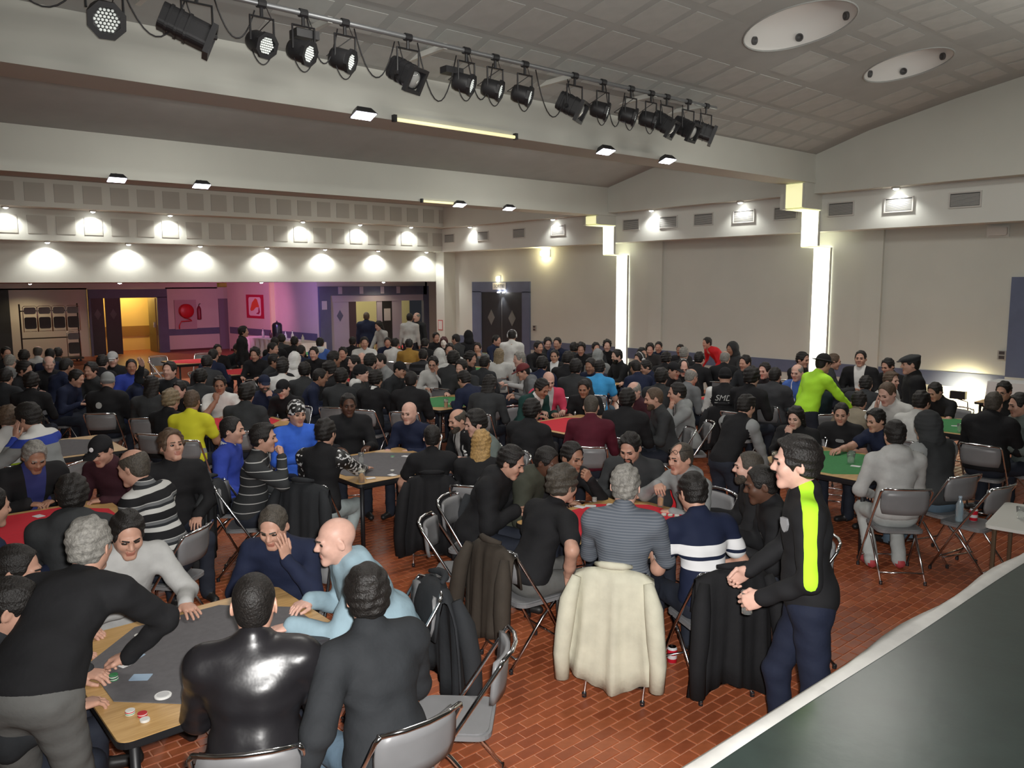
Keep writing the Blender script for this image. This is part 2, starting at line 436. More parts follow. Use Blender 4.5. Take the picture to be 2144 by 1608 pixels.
# left foyer double door: one leaf shut, the other open on the yellow corridor
t = empty('door_1', (0, 31.9, 0), **S)
f = MB(); f.box(7.45, 10.17, -0.06, 0.06, 2.08, 2.40); f.box(9.80, 10.17, -0.06, 0.06, 0, 2.10); f.box(7.45, 7.52, -0.06, 0.06, 0, 2.1)
f.build('door_frame', M_blue, t)
door_leaf('door_leaf', 7.52, 7.95, 2.08, M_dark, t, dm=mat('dull_glass', (0.05, 0.055, 0.06), 0.3)); door_leaf('door_leaf', 8.0, 8.52, 2.08, M_dark, t, dm=_mats['dull_glass'])
d = MB().box(9.76, 9.80, 0.1, 0.95, 0.02, 2.06).build('door_leaf', mat('open_leaf', (0.16, 0.13, 0.06), 0.5), t)
MB().box(9.70, 9.76, 0.2, 0.24, 0.95, 1.15).build('door_handle', M_chrome, d)
# dark door at the far left
t = empty('door_2', (4.4, 31.9, 0), **S); MB().box(-0.4, 0.62, 0.0, 0.06, 0, 2.40).build('door_leaf', M_dark, t)
# grey service door in the corner
t = empty('door_3', (12.4, 31.95, 0), **S); d = MB().box(-0.25, 0.45, -0.04, 0.03, 0, 2.0).build('door_leaf', mat('grey_violet_door', (0.22, 0.20, 0.25), 0.5), t)
MB().lathe([(0.10, 0), (0.10, 0.01)], 20, Matrix.Translation((0.25, -0.045, 1.5)) @ Matrix.Rotation(pi / 2, 4, 'X')).build('round_sign', M_blue, d)
# right foyer entrance: blue portal with doors and lit rooms behind
t = empty('door_4', (0, 24.25, 0), **S); f = MB()
f.box(12.53, 12.93, -0.06, 0.08, 0, 2.47); f.box(12.93, 16.77, -0.06, 0.08, 2.17, 2.47); f.box(16.62, 16.85, -0.06, 0.08, 0, 2.47)
f.build('door_frame', M_blue, t)
M_lilac = mat('lilac_door', (0.42, 0.40, 0.50), 0.6)
MB().box(12.93, 16.65, -0.03, 0.05, 1.96, 2.17).build('lintel', M_lilac, t)
door_leaf('door_leaf', 12.95, 13.62, 1.96, M_lilac, t, dm=M_blue)
door_leaf('door_leaf', 15.32, 15.58, 1.96, M_lilac, t, diamond=False); door_leaf('door_leaf', 14.72, 14.92, 1.96, M_lilac, t, diamond=False)
d = door_leaf('door_leaf', 14.92, 15.32, 1.96, M_dark, t, diamond=False)
MB().box(14.99, 15.25, -0.012, 0.0, 1.28, 1.70).build('notice', mat('notice_paper', (0.5, 0.5, 0.52), 0.7), d)
MB().box(13.62, 13.90, 0.0, 0.04, 0, 1.96).build('door_leaf', mat('dark_wine_panel', (0.07, 0.045, 0.06), 0.5), t)
MB().box(15.58, 15.72, 0.0, 0.04, 0, 1.96).build('door_leaf', M_lilac, t)
for i, x in enumerate((13.28, 14.08, 14.9, 15.55)):
    tag_ = MB().box(x - 0.07, x + 0.07, -0.08, -0.06, 2.22, 2.46).build('sign_plate', M_lilac, t)
MB().box(12.60, 12.78, -0.075, -0.06, 1.72, 2.0).build('notice', mat('notice_paper', (0.5, 0.5, 0.52), 0.7), t)
# speaker on the wall beside it
t = empty('wall_speaker', (16.55, 23.0, 2.3), radians(-52), label='black loudspeaker mounted high beside the blue entrance portal', category='speaker')
MB().prism(rrect(-0.15, 0.15, -0.14, 0.14, 0.03), -0.24, 0.24).build('cabinet', M_black, t)
MB().box(-0.13, 0.13, -0.155, -0.14, -0.21, 0.21).build('grille', mat('speaker_grille', (0.02, 0.02, 0.022), 0.9, bump=0.4, bscale=300), t)
# red and white printed banner on the side wall
ang = atan2(31.0 - 24.3, 12.15 - 12.5)
t = empty('poster', (12.262, 28.7, 1.75), ang, label='red framed poster with an orange peaked shape on pink wall', category='poster')
def card(w_, h_, off): return lambda pts, dz: [(x * w_, dz, y * h_) for x, y in pts]
pst = MB().box(-0.68, 0.68, 0.0, 0.012, -0.43, 0.43).build('backing', mat('poster_red', (0.45, 0.01, 0.06), 0.6), t)
MY = Matrix(((-1, 0, 0, 0), (0, 0, 1, 0.0), (0, 1, 0, 0), (0, 0, 0, 1)))
pr = MB().prism([(x, y) for x, y in rrect(-0.48, 0.48, -0.34, 0.34, 0.1)], 0.012, 0.016, M=MY).build('print_ground', mat('poster_pink', (0.75, 0.62, 0.66), 0.6), t)
MB().prism([(-0.36, -0.12), (-0.20, 0.14), (0.06, 0.30), (0.20, 0.26), (0.34, 0.02), (0.36, -0.02), (0.10, -0.03), (-0.10, -0.14), (-0.28, -0.17)], 0.016, 0.019, M=MY).build('print_shape', mat('poster_orange', (0.72, 0.10, 0.05), 0.6), t)
MB().prism([(0.36, -0.02), (0.40, -0.2), (0.30, -0.28), (0.08, -0.26), (0.27, -0.20), (0.30, -0.04)], 0.016, 0.019, M=MY).build('print_tail', mat('poster_wine', (0.35, 0.02, 0.08), 0.6), t)
# fire hose cabinet and extinguisher
t = empty('fire_hose_reel', (10.85, 31.95, 1.55), label='red fire hose reel in a wall cabinet beside the yellow doorway', category='hose reel')
RX = Matrix.Rotation(pi / 2, 4, 'X')
MB().box(-0.40, 0.42, -0.02, 0.04, -0.70, 0.42).build('cabinet', mat('hose_cabinet', (0.45, 0.34, 0.36), 0.6), t)
MB().lathe([(0.06, -0.02), (0.26, 0.0), (0.27, 0.03), (0.25, 0.05), (0.10, 0.06), (0.09, 0.16), (0.26, 0.17), (0.27, 0.19), (0.25, 0.21), (0.05, 0.22)], 24, RX).build('reel', mat('fire_red', (0.50, 0.012, 0.02), 0.4), t, smooth=True)
MB().tube([(-0.1, -0.1, -0.25), (0.15, -0.1, -0.33), (0.2, -0.1, -0.38), (-0.2, -0.1, -0.40), (-0.28, -0.1, -0.55), (-0.28, -0.1, -0.68)], 0.022, 8).build('hose', _mats['fire_red'], t, smooth=True)
t = empty('fire_extinguisher', (11.36, 31.9, 1.2), label='slim red fire extinguisher hung right of the hose reel', category='extinguisher')
MB().lathe([(0.02, 0), (0.075, 0.01), (0.08, 0.05), (0.08, 0.42), (0.05, 0.5), (0.02, 0.53)], 14).build('bottle', mat('dark_fire_red', (0.22, 0.02, 0.04), 0.4), t, smooth=True)
MB().tube([(0, 0, 0.53), (0, -0.03, 0.6), (0.05, -0.04, 0.62)], 0.015, 6).build('valve', M_black, t)
# trolley with hung folding chairs at the far left
t = empty('chair_trolley', (5.05, 30.4, 0), label='dark metal chair trolley against the rear wall, far left', category='trolley')
M_rack = mat('rack_metal', (0.05, 0.045, 0.04), 0.5)
for x in (0, 1.7):
    MB().tube([(x, 0, 0), (x, 0, 1.95)], 0.025, 6).build('upright', M_rack, t)
for z in (0.82, 1.72):
    MB().tube([(0, 0, z), (1.7, 0, z)], 0.022, 6).build('rail', M_rack, t)
MB().box(-0.05, 1.75, -0.25, 0.35, 0.08, 0.14).build('base', M_rack, t)
for x in (0.05, 1.65):
    for y in (-0.2, 0.3): MB().lathe([(0.04, -0.015), (0.04, 0.015)], 10, Matrix.Translation((x, y, 0.04)) @ RX).build('castor', M_black, t)
M_pad = mat('grey_chair_pad', (0.23, 0.23, 0.235), 0.42, var=0.05, vscale=8)
def folded(x, z, i, lab):
    c = empty('folded_chair', (x, 30.28, z), label=lab, category='chair', group='folded chairs on the trolley')
    fr = MB(); fr.tube([(-0.2, 0, 0), (-0.2, 0, 0.80), (-0.16, 0, 0.84), (0.16, 0, 0.84), (0.2, 0, 0.80), (0.2, 0, 0)], 0.012, 6)
    fr.tube([(-0.17, 0.02, 0.02), (0.17, 0.02, 0.02)], 0.01, 6); fr.build('frame', M_chrome, c, smooth=True)
    MB().prism(rrect(-0.17, 0.17, 0.10, 0.48, 0.06), -0.012, 0.012, M=RX).build('seat', mat('dark_seat', (0.06, 0.055, 0.055), 0.5), c)
    MB().prism(rrect(-0.17, 0.17, 0.58, 0.80, 0.06), -0.012, 0.012, M=RX).build('backrest', M_pad, c)
for i, nm in enumerate(('leftmost', 'second', 'third', 'rightmost')):
    folded(5.32 + 0.42 * i, 1.04, i, 'folded chair hung on the trolley top rail, %s of four' % nm)
folded(6.55, 0.16, 4, 'folded chair hanging low on the trolley, alone below the others')

# ------------------------------------------------------------------ right wall: double door, sign, exit lamps
t = empty('door_5', (16, 0, 0), **S)
f = MB(); f.box(-0.05, 0.0, 17.76, 20.5, 2.28, 2.60); f.box(-0.05, 0, 17.76, 18.1, 0, 2.3); f.box(-0.05, 0, 20.05, 20.5, 0, 2.3); f.build('door_frame', M_blue, t)
for y0, y1 in ((18.1, 19.06), (19.09, 20.05)):
    d = MB().box(-0.02, 0.0, y0, y1, 0.02, 2.28).build('door_leaf', M_dark, t); cy = (y0 + y1) / 2
    MB().add([(-0.026, cy - 0.17, 1.5), (-0.026, cy, 1.26), (-0.026, cy + 0.17, 1.5), (-0.026, cy, 1.74), (-0.02, cy - 0.17, 1.5), (-0.02, cy, 1.26), (-0.02, cy + 0.17, 1.5), (-0.02, cy, 1.74)],
             [(3, 2, 1, 0), (0, 1, 5, 4), (1, 2, 6, 5), (2, 3, 7, 6), (3, 0, 4, 7)]).build('diamond_window', mat('faint_glass', (0.16, 0.16, 0.15), 0.25), d)
t = empty('exit_sign', (15.93, 19.13, 2.46), -pi / 2, label='pale sign plate over the dark double door', category='sign')
MB().box(-0.31, 0.31, 0.0, 0.03, -0.10, 0.11).build('plate', mat('sign_plate_pale', (0.50, 0.50, 0.52), 0.6), t)
text_obj('lettering', 'SORTIE', 0.15, mat('sign_ink', (0.12, 0.13, 0.14), 0.6), t, (0, -0.002, 0), (pi / 2, 0, 0))
M_warmglow = mat('warm_bulb', (1, 1, 0.8), 0.5, emit=(1, 0.95, 0.7), estr=14)
M_coolglow = mat('cool_bulb', (1, 1, 1), 0.5, emit=(1, 0.99, 0.95), estr=40)
def bulkhead(name, loc, rz, lab, power, col=(1, 0.85, 0.45), w_=0.16, lit=True):
    t = empty(name, loc, rz, label=lab, category='wall lamp')
    MB().box(-w_ - 0.02, w_ + 0.02, -0.0, 0.03, -0.10, 0.10).build('housing', M_white, t)
    MB().prism(rrect(-w_, w_, -0.07, 0.07, 0.03), 0.0, 0.06, M=Matrix.Rotation(pi / 2, 4, 'X')).build('diffuser', M_warmglow if lit else mat('unlit_diffuser', (0.62, 0.60, 0.56), 0.4), t)
    if not lit: return
    a = Matrix.Rotation(rz, 3, 'Z') @ Vector((0, -0.16, -0.02))
    lamp(name + '_light', 'POINT', Vector(loc) + a, power, col, 0.05)
bulkhead('emergency_lamp', (15.98, 17.1, 3.40), -pi / 2, 'glowing yellow bulkhead lamp high on the right wall', 16)
bulkhead('emergency_lamp', (15.98, 19.2, 2.68), -pi / 2, 'small lit lamp just above the pale exit sign', 4, w_=0.06)
t = empty('door_spot', (15.9, 19.0, 2.29), label='pair of small white spots under the exit sign', category='lamp')
for dy in (-0.12, 0.12): MB().lathe([(0.03, 0), (0.045, 0.03)], 12, Matrix.Translation((0, dy, -0.03))).build('bulb', M_coolglow, t)
lamp('door_spot_light', 'SPOT', (15.88, 19.0, 2.25), 30, (1, 1, 1), 0.02, 80, 0.8, aim=(15.98, 19.0, 1.0))
bulkhead('emergency_lamp', (15.98, 5.4, 3.42), -pi / 2, 'unlit pale bulkhead lamp near the top right of the wall', 0, lit=False)
# blue panel door at the right edge of the view
t = empty('door_6', (16, 0, 0), **S); MB().box(-0.05, 0.0, 3.4, 5.12, 0.86, 2.62).build('door_panel', M_blue, t)
MB().box(-0.05, 0.0, 3.4, 5.12, 0.0, 0.86).build('door_panel', M_wall, t)
for y, lab in ((17.58, 'small wall switch right of the dark double door'), (5.2, 'dark double wall switch left of the blue panel')):
    t = empty('wall_switch', (15.985, y, 1.24), label=lab, category='switch')
    MB().box(-0.012, 0, -0.07, 0.07, -0.08, 0.08).build('plate', mat('switch_plate', (0.35, 0.33, 0.3), 0.5), t)
    for dz in (-0.04, 0.04): MB().box(-0.018, -0.01, -0.045, 0.045, dz - 0.028, dz + 0.028).build('rocker', mat('switch_dark', (0.06, 0.05, 0.05), 0.4), t)
# notices on the pillar
t = empty('notice', (15.545, 21.68, 1.2), label='red bordered notice on the corner pillar', category='notice')
MB().box(-0.006, 0, -0.13, 0.13, -0.17, 0.17).build('border', mat('notice_red', (0.45, 0.10, 0.10), 0.7), t)
MB().box(-0.008, 0, -0.10, 0.10, -0.14, 0.14).build('sheet', mat('notice_white', (0.6, 0.57, 0.55), 0.7), t)

# air vents in the soffit
vb = MB()
for k in range(9): vb.box(-0.014, 0.0, -0.235, 0.235, -0.10 + 0.022 * k, -0.088 + 0.022 * k)
vslat = vb.mesh('louvre', mat('vent_louvre', (0.40, 0.40, 0.38), 0.6))
vfr = MB(); vfr.box(-0.02, 0, -0.27, 0.27, 0.115, 0.14); vfr.box(-0.02, 0, -0.27, 0.27, -0.14, -0.115); vfr.box(-0.02, 0, -0.27, -0.245, -0.115, 0.115); vfr.box(-0.02, 0, 0.245, 0.27, -0.115, 0.115)
vfrm = vfr.mesh('frame', mat('vent_frame', (0.52, 0.51, 0.48), 0.6)); vback = MB().box(-0.004, 0, -0.25, 0.25, -0.12, 0.12).mesh('backing', mat('vent_dark', (0.13, 0.13, 0.125), 0.8))
ords = ['first', 'second', 'third', 'fourth', 'fifth', 'sixth', 'seventh', 'eighth', 'ninth', 'tenth', 'eleventh', 'twelfth']
for i, y in enumerate([21.0, 19.3, 17.65, 16.05, 13.45, 12.3, 11.3, 10.25, 9.25, 8.05, 6.93, 5.78]):
    t = empty('air_vent', (15.458, y, 3.97), label='grey louvred air vent on the right soffit, %s from the corner' % ords[i], category='air vent', group='air vents along the soffit')
    for m_, n_ in ((vfrm, 'frame'), (vback, 'backing'), (vslat, 'louvre')): obj(n_, m_, t)

# downlights under the ledges
hous = MB().lathe([(0.055, 0.0), (0.075, 0.0), (0.08, 0.03), (0.05, 0.06)], 16).mesh('housing', M_white, True)
bulbm = MB().lathe([(0.008, -0.022), (0.04, -0.012), (0.055, 0.004), (0.05, 0.02)], 16).mesh('bulb', M_coolglow, True)
def downlight(x, y, z, lab, grp, power, aim, spot=95, col=(1, 0.99, 0.93)):
    t = empty('downlight', (x, y, z), label=lab, category='downlight', group=grp)
    obj('housing', hous, t); obj('bulb', bulbm, t)
    lamp('downlight_beam', 'SPOT', (x, y, z - 0.035), power, col, 0.03, spot, 0.6, aim=aim)
for i, x in enumerate([4.28, 6.07, 7.84, 9.68, 11.46, 13.25, 15.04]):
    downlight(x, 21.68, 3.545, 'lit downlight in the lower rear row, %s from the left' % ords[i], 'downlights of the lower rear row', 75, (x, 21.82, 2.6), 130)
for i, x in enumerate([3.41, 5.18, 6.95, 10.54, 12.35, 14.14]):
    downlight(x, 21.18, 4.265, 'lit downlight in the upper rear row, %s from the left' % ords[i], 'downlights of the upper rear row', 55, (x, 21.34, 3.3), 130)
for i, y in enumerate([19.75, 16.1, 12.7, 10.25, 6.93]):
    downlight(15.31, y, 4.245, 'lit downlight over the right soffit, %s from the corner' % ords[i], 'downlights over the right soffit', 38, (15.40, y, 3.3), 130)
downlight(15.31, 3.55, 4.245, 'lit downlight over the right soffit at the picture edge', 'downlights over the right soffit', 38, (15.40, 3.55, 3.3), 130)
for i, (x, y) in enumerate([(10.4, 23.8), (14.6, 23.6), (6.4, 23.9), (5.5, 30.9)]):
    downlight(x, y, 2.60, 'warm ceiling lamp of the foyer, ' + ['before the poster wall', 'before the blue entrance portal', 'left, before the yellow doorway', 'over the chair trolley'][i], 'foyer ceiling lamps', [24, 26, 30, 60][i], (x, y + 0.1, 0), 140, (1, 0.8, 0.45))

# small LED floodlights clipped under the beams
def flood(x, y, z, lab):
    t = empty('floodlight', (x, y - 0.06, z - 0.03), label=lab, category='floodlight', group='floodlights under the beams')
    b = MB(); b.add([(-0.17, -0.10, -0.03), (0.17, -0.10, -0.03), (0.17, 0.10, -0.03), (-0.17, 0.10, -0.03), (-0.11, -0.06, 0.07), (0.11, -0.06, 0.07), (0.11, 0.06, 0.07), (-0.11, 0.06, 0.07)],
               [(0, 3, 2, 1), (4, 5, 6, 7), (0, 1, 5, 4), (1, 2, 6, 5), (2, 3, 7, 6), (3, 0, 4, 7)])
    b.build('housing', M_black, t)
    MB().box(-0.155, 0.155, -0.09, 0.09, -0.038, -0.03).build('lens', mat('violet_white_led', (1, 1, 1), 0.4, emit=(0.85, 0.82, 1.0), estr=22), t)
    MB().box(-0.02, 0.02, -0.01, 0.12, 0.07, 0.10).build('bracket', M_black, t)
    t.rotation_euler = (radians(-20), 0, 0); t.scale = (0.82, 0.82, 0.82)
    lamp('floodlight_beam', 'SPOT', (x, y - 0.1, z - 0.12), 38, (0.93, 0.93, 1.0), 0.1, 130, 0.8, aim=(x, y - 0.6, 0))
for i, (x, y, z) in enumerate([(4.92, 8.36, 4.50), (8.95, 8.36, 4.50), (10.37, 8.36, 4.50)]):
    flood(x, y, z, 'black floodlight under the near beam, %s from the left' % ords[i])
for i, (x, y, z) in enumerate([(3.75, 13.86, 4.23), (5.06, 13.86, 4.23), (10.43, 13.86, 4.23), (11.79, 13.86, 4.23)]):
    flood(x, y, z, 'black floodlight under the far beam, %s from the left' % ords[i])
# yellow fluorescent tubes at the beam edges
for i, (x, L, y, z, lab) in enumerate([(6.35, 1.9, 8.40, 4.485, 'yellow fluorescent tube along the near beam edge'), (10.0, 0.9, 13.9, 4.215, 'short yellow fluorescent tube along the far beam edge')]):
    t = empty('tube_light', (x, y, z), label=lab, category='tube light')
    MB().tube([(-L / 2, 0, 0), (L / 2, 0, 0)], 0.022, 8).build('tube', mat('yellow_tube', (1, 0.95, 0.6), 0.5, emit=(0.75, 0.68, 0.36), estr=1.1), t, smooth=True)
    for sx in (-L / 2, L / 2): MB().box(sx - 0.02, sx + 0.02, -0.03, 0.03, -0.03, 0.05).build('socket', M_black, t)

# ------------------------------------------------------------------ stage lighting bar
PY, PZ = 7.50, 5.14
t = empty('lighting_bar', (0, PY, PZ), label='grey steel lighting bar hung along the near beam', category='lighting bar')
M_steel = mat('grey_steel', (0.30, 0.31, 0.32), 0.4, 0.6)
MB().tube([(0.5, 0, 0), (10.5, 0, 0)], 0.026, 10).build('pipe', M_steel, t, smooth=True)
for x in (1.15, 2.5, 4.1, 5.5, 7.5, 9.1, 10.2):
    MB().box(x - 0.025, x + 0.025, 0.0, 0.95, -0.03, 0.03).build('bracket_arm', M_white, t)
M_can = mat('lamp_black', (0.018, 0.018, 0.02), 0.5, bump=0.05, bscale=60)
M_led = mat('led_lens', (0.75, 0.78, 0.75), 0.18, emit=(0.9, 0.95, 0.9), estr=0.35)
M_lens = mat('spot_lens', (0.35, 0.36, 0.35), 0.08, coat=1.0)
def yoke(t, w_, drop):
    MB().tube([(-w_, 0, -drop), (-w_, 0, -0.12), (w_, 0, -0.12), (w_, 0, -drop)], 0.011, 6).build('yoke', M_can, t)
    c = MB(); c.tube([(0, 0, 0), (0, 0, -0.12)], 0.016, 6); c.tube([(-0.04, 0, 0.0), (0.04, 0, 0.0)], 0.040, 10); c.build('clamp', M_can, t)
def cables(t, pts):
    MB().tube(pts, 0.006, 5).build('cable', M_can, t, smooth=True)
def sag(a, b, s, n=9):
    a, b = Vector(a), Vector(b); return [a.lerp(b, k / n) - Vector((0, 0, s * 4 * (k / n) * (1 - k / n))) for k in range(n + 1)]
def par_led(x, aim, lab, big=1.0, cab=None):
    t = empty('par_lamp', (x, PY, PZ), label=lab, category='stage light', group='round LED stage lamps on the bar')
    yoke(t, 0.115 * big, 0.34)
    h = Vector((0, 0, -0.36 * (0.5 + 0.5 * big))); q = Vector(aim).to_track_quat('Z', 'Y').to_matrix().to_4x4()
    Mx = Matrix.Translation(h) @ q @ Matrix.Scale(big, 4)
    cn = MB().lathe([(0.03, -0.17), (0.09, -0.15), (0.102, -0.11), (0.105, 0.02), (0.098, 0.05)], 18, Mx).build('can', M_can, t, smooth=True)
    n = 8; r0, r1 = 0.125, 0.088
    o_ = [(r0 * cos(2 * pi * (k + .5) / n), r0 * sin(2 * pi * (k + .5) / n)) for k in range(n)]; i_ = [(r1 * cos(2 * pi * (k + .5) / n), r1 * sin(2 * pi * (k + .5) / n)) for k in range(n)]
    fr = MB(); vs = [Mx @ Vector((a, b_, z)) for z in (0.04, 0.075) for a, b_ in o_ + i_]
    fr.add(vs, [(k, (k + 1) % n, 16 + (k + 1) % n, 16 + k) for k in range(n)] + [(8 + (k + 1) % n, 8 + k, 24 + k, 24 + (k + 1) % n) for k in range(n)] + [(16 + k, 16 + (k + 1) % n, 24 + (k + 1) % n, 24 + k) for k in range(n)] + [((k + 1) % n, k, 8 + k, 8 + (k + 1) % n) for k in range(n)])
    fr.build('front_ring', M_can, cn)
    ln = MB(); ln.lathe([(0.088, 0.045), (0.088, 0.05)], 16, Mx)
    ln.build('lens_plate', mat('led_plate', (0.25, 0.25, 0.25), 0.4), cn)
    ld = MB()
    for i in range(-3, 4):
        for j in range(-3, 4):
            a, b_ = i * 0.024 + (j % 2) * 0.012, j * 0.021
            if a * a + b_ * b_ < 0.0062: ld.lathe([(0.010, 0.05), (0.008, 0.06), (0.002, 0.062)], 6, Mx @ Matrix.Translation((a, b_, 0)))
    ld.build('led_array', M_led, cn)
    s = MB().tube([Mx @ Vector((0, 0, -0.17)), Mx @ Vector((0.05, 0, -0.24)), Vector((0.12, 0.05, -0.1)), Vector((0.05, 0.02, 0))], 0.005, 5); s.build('cable', M_can, t)
    cables(t, sag((-0.1, 0.02, -0.42), (0.1, 0.02, -0.42), 0.12))
    return t
def pc_spot(x, aim, lab, long=1.0):
    t = empty('theatre_spot', (x, PY, PZ), label=lab, category='stage light', group='square-fronted theatre spots on the bar')
    yoke(t, 0.135, 0.36)
    Mx = Matrix.Translation((0, 0, -0.40)) @ Vector(aim).to_track_quat('Z', 'Y').to_matrix().to_4x4()
    b = MB(); b.prism(rrect(-0.11, 0.11, -0.10, 0.13, 0.06), -0.22 * long, 0.08, M=Mx); hs_ = b.build('housing', M_can, t)
    for k in range(3): MB().prism(rrect(-0.118, 0.118, -0.108, 0.138, 0.06), -0.18 * long + 0.08 * k, -0.165 * long + 0.08 * k, M=Mx).build('cooling_rib', M_can, hs_)
    fr = MB(); fr.box(-0.135, 0.135, -0.135, -0.10, 0.08, 0.13, M=Mx); fr.box(-0.135, 0.135, 0.10, 0.135, 0.08, 0.13, M=Mx); fr.box(-0.135, -0.10, -0.10, 0.10, 0.08, 0.13, M=Mx); fr.box(0.10, 0.135, -0.10, 0.10, 0.08, 0.13, M=Mx)
    fr.build('filter_frame', M_can, hs_)
    MB().lathe([(0.10, 0.075), (0.085, 0.095), (0.05, 0.11), (0.012, 0.115)], 18, Mx).build('lens', M_lens, hs_, smooth=True)
    for sx in (-1, 1): MB().lathe([(0.025, 0), (0.025, 0.03)], 8, Matrix.Translation((0.135 * sx, 0, -0.38)) @ Matrix.Rotation(sx * pi / 2, 4, 'Y')).build('tilt_knob', M_can, t)
    cables(t, sag((-0.1, 0.03, -0.05), (0.12, 0.03, -0.45), 0.10))
    return t
A1, A2, A3 = (0.25, -1.0, -0.45), (0.55, -1.0, -0.42), (0.75, -1.0, -0.40)
par_led(2.03, (-0.15, -1, -0.45), 'large round LED stage lamp at the upper left of the bar', 1.25)
pc_spot(2.79, (1.0, -0.35, -0.45), 'long black theatre spot seen from the side, second on the bar', 1.5)
par_led(3.39, A1, 'round LED stage lamp just right of the long black spot')
par_led(3.81, A2, 'round LED stage lamp with a black box above, left half of bar')
par_led(4.26, A3, 'round LED stage lamp left of the first square-fronted spot')
pc_spot(5.01, (0.35, -1, -0.6), 'square-fronted theatre spot standing alone near the bar middle')
par_led(5.79, A3, 'left of the three LED lamps in the bar middle')
par_led(6.21, A3, 'middle of the three LED lamps in the bar middle')
par_led(6.67, A3, 'right of the three LED lamps in the bar middle')
pc_spot(7.51, (0.55, -1, -0.6), 'square-fronted theatre spot right of the middle LED lamps')
par_led(8.03, A3, 'first LED lamp of the right-hand cluster')
par_led(8.58, A3, 'second LED lamp of the right-hand cluster')
par_led(9.00, A3, 'third LED lamp of the right-hand cluster, half hidden')
pc_spot(9.34, (0.4, -1, -0.7), 'theatre spot tilted down, third from the bar right end')
pc_spot(9.83, (0.2, -1, -0.55), 'theatre spot with a bright lens, second from the bar right end')
pc_spot(10.26, (0.8, -1, -0.5), 'theatre spot at the very right end of the bar')
for i, (a, b_, s_, lab) in enumerate([(1.24, 1.91, 0.35, 'left of the large LED lamp'), (2.15, 2.72, 0.42, 'before the long spot'), (2.96, 3.34, 0.30, 'after the long spot'), (3.87, 4.20, 0.38, 'between the left LED lamps'),
                                 (4.39, 4.87, 0.42, 'left of the lone square spot'), (5.16, 5.68, 0.55, 'right of the lone square spot'), (5.83, 6.21, 0.45, 'among the middle LED lamps'), (6.88, 7.45, 0.5, 'left of the right square spot'), (8.12, 8.50, 0.48, 'in the right-hand cluster')]):
    MB().tube(sag((a, PY + 0.04, PZ - 0.02), (b_, PY + 0.04, PZ - 0.06), s_, 12), 0.007, 5).build('lamp_cable', M_can, None, smooth=True, label='black cable drooping from the lighting bar, ' + lab, category='cable', group='cables drooping from the bar')
t = empty('adapter_box', (3.87, PY + 0.1, PZ - 0.17), label='flat black box strapped to the bar above an LED lamp', category='box')
MB().box(-0.12, 0.12, -0.08, 0.08, -0.04, 0.04).build('case', M_can, t)
t = empty('adapter_box', (5.68, PY + 0.1, PZ - 0.22), label='black socket box hanging left of the middle LED lamps', category='box')
MB().box(-0.14, 0.1, -0.06, 0.06, -0.035, 0.035).build('case', M_can, t)
# halogen work lamp by the right wall
t = empty('work_lamp', (15.55, 5.72, 0), label='halogen work lamp lighting the wall below the blue band', category='lamp')
MB().box(-0.05, 0.05, -0.13, 0.13, 0.44, 0.58).build('housing', M_black, t)
MB().box(0.05, 0.055, -0.11, 0.11, 0.45, 0.57).build('lens', mat('halogen', (1, 1, 0.8), 0.4, emit=(1, 0.9, 0.6), estr=30), t)
MB().tube([(0, -0.2, 0.01), (0, -0.16, 0.40), (0, 0, 0.44)], 0.012, 6).build('stand', M_black, t)
MB().tube([(-0.15, -0.2, 0.012), (0.15, -0.2, 0.012)], 0.012, 6).build('foot', M_black, t)
lamp('work_lamp_light', 'SPOT', (15.63, 5.72, 0.52), 75, (1, 0.86, 0.5), 0.05, 150, 0.5, aim=(16, 5.75, 0.45))
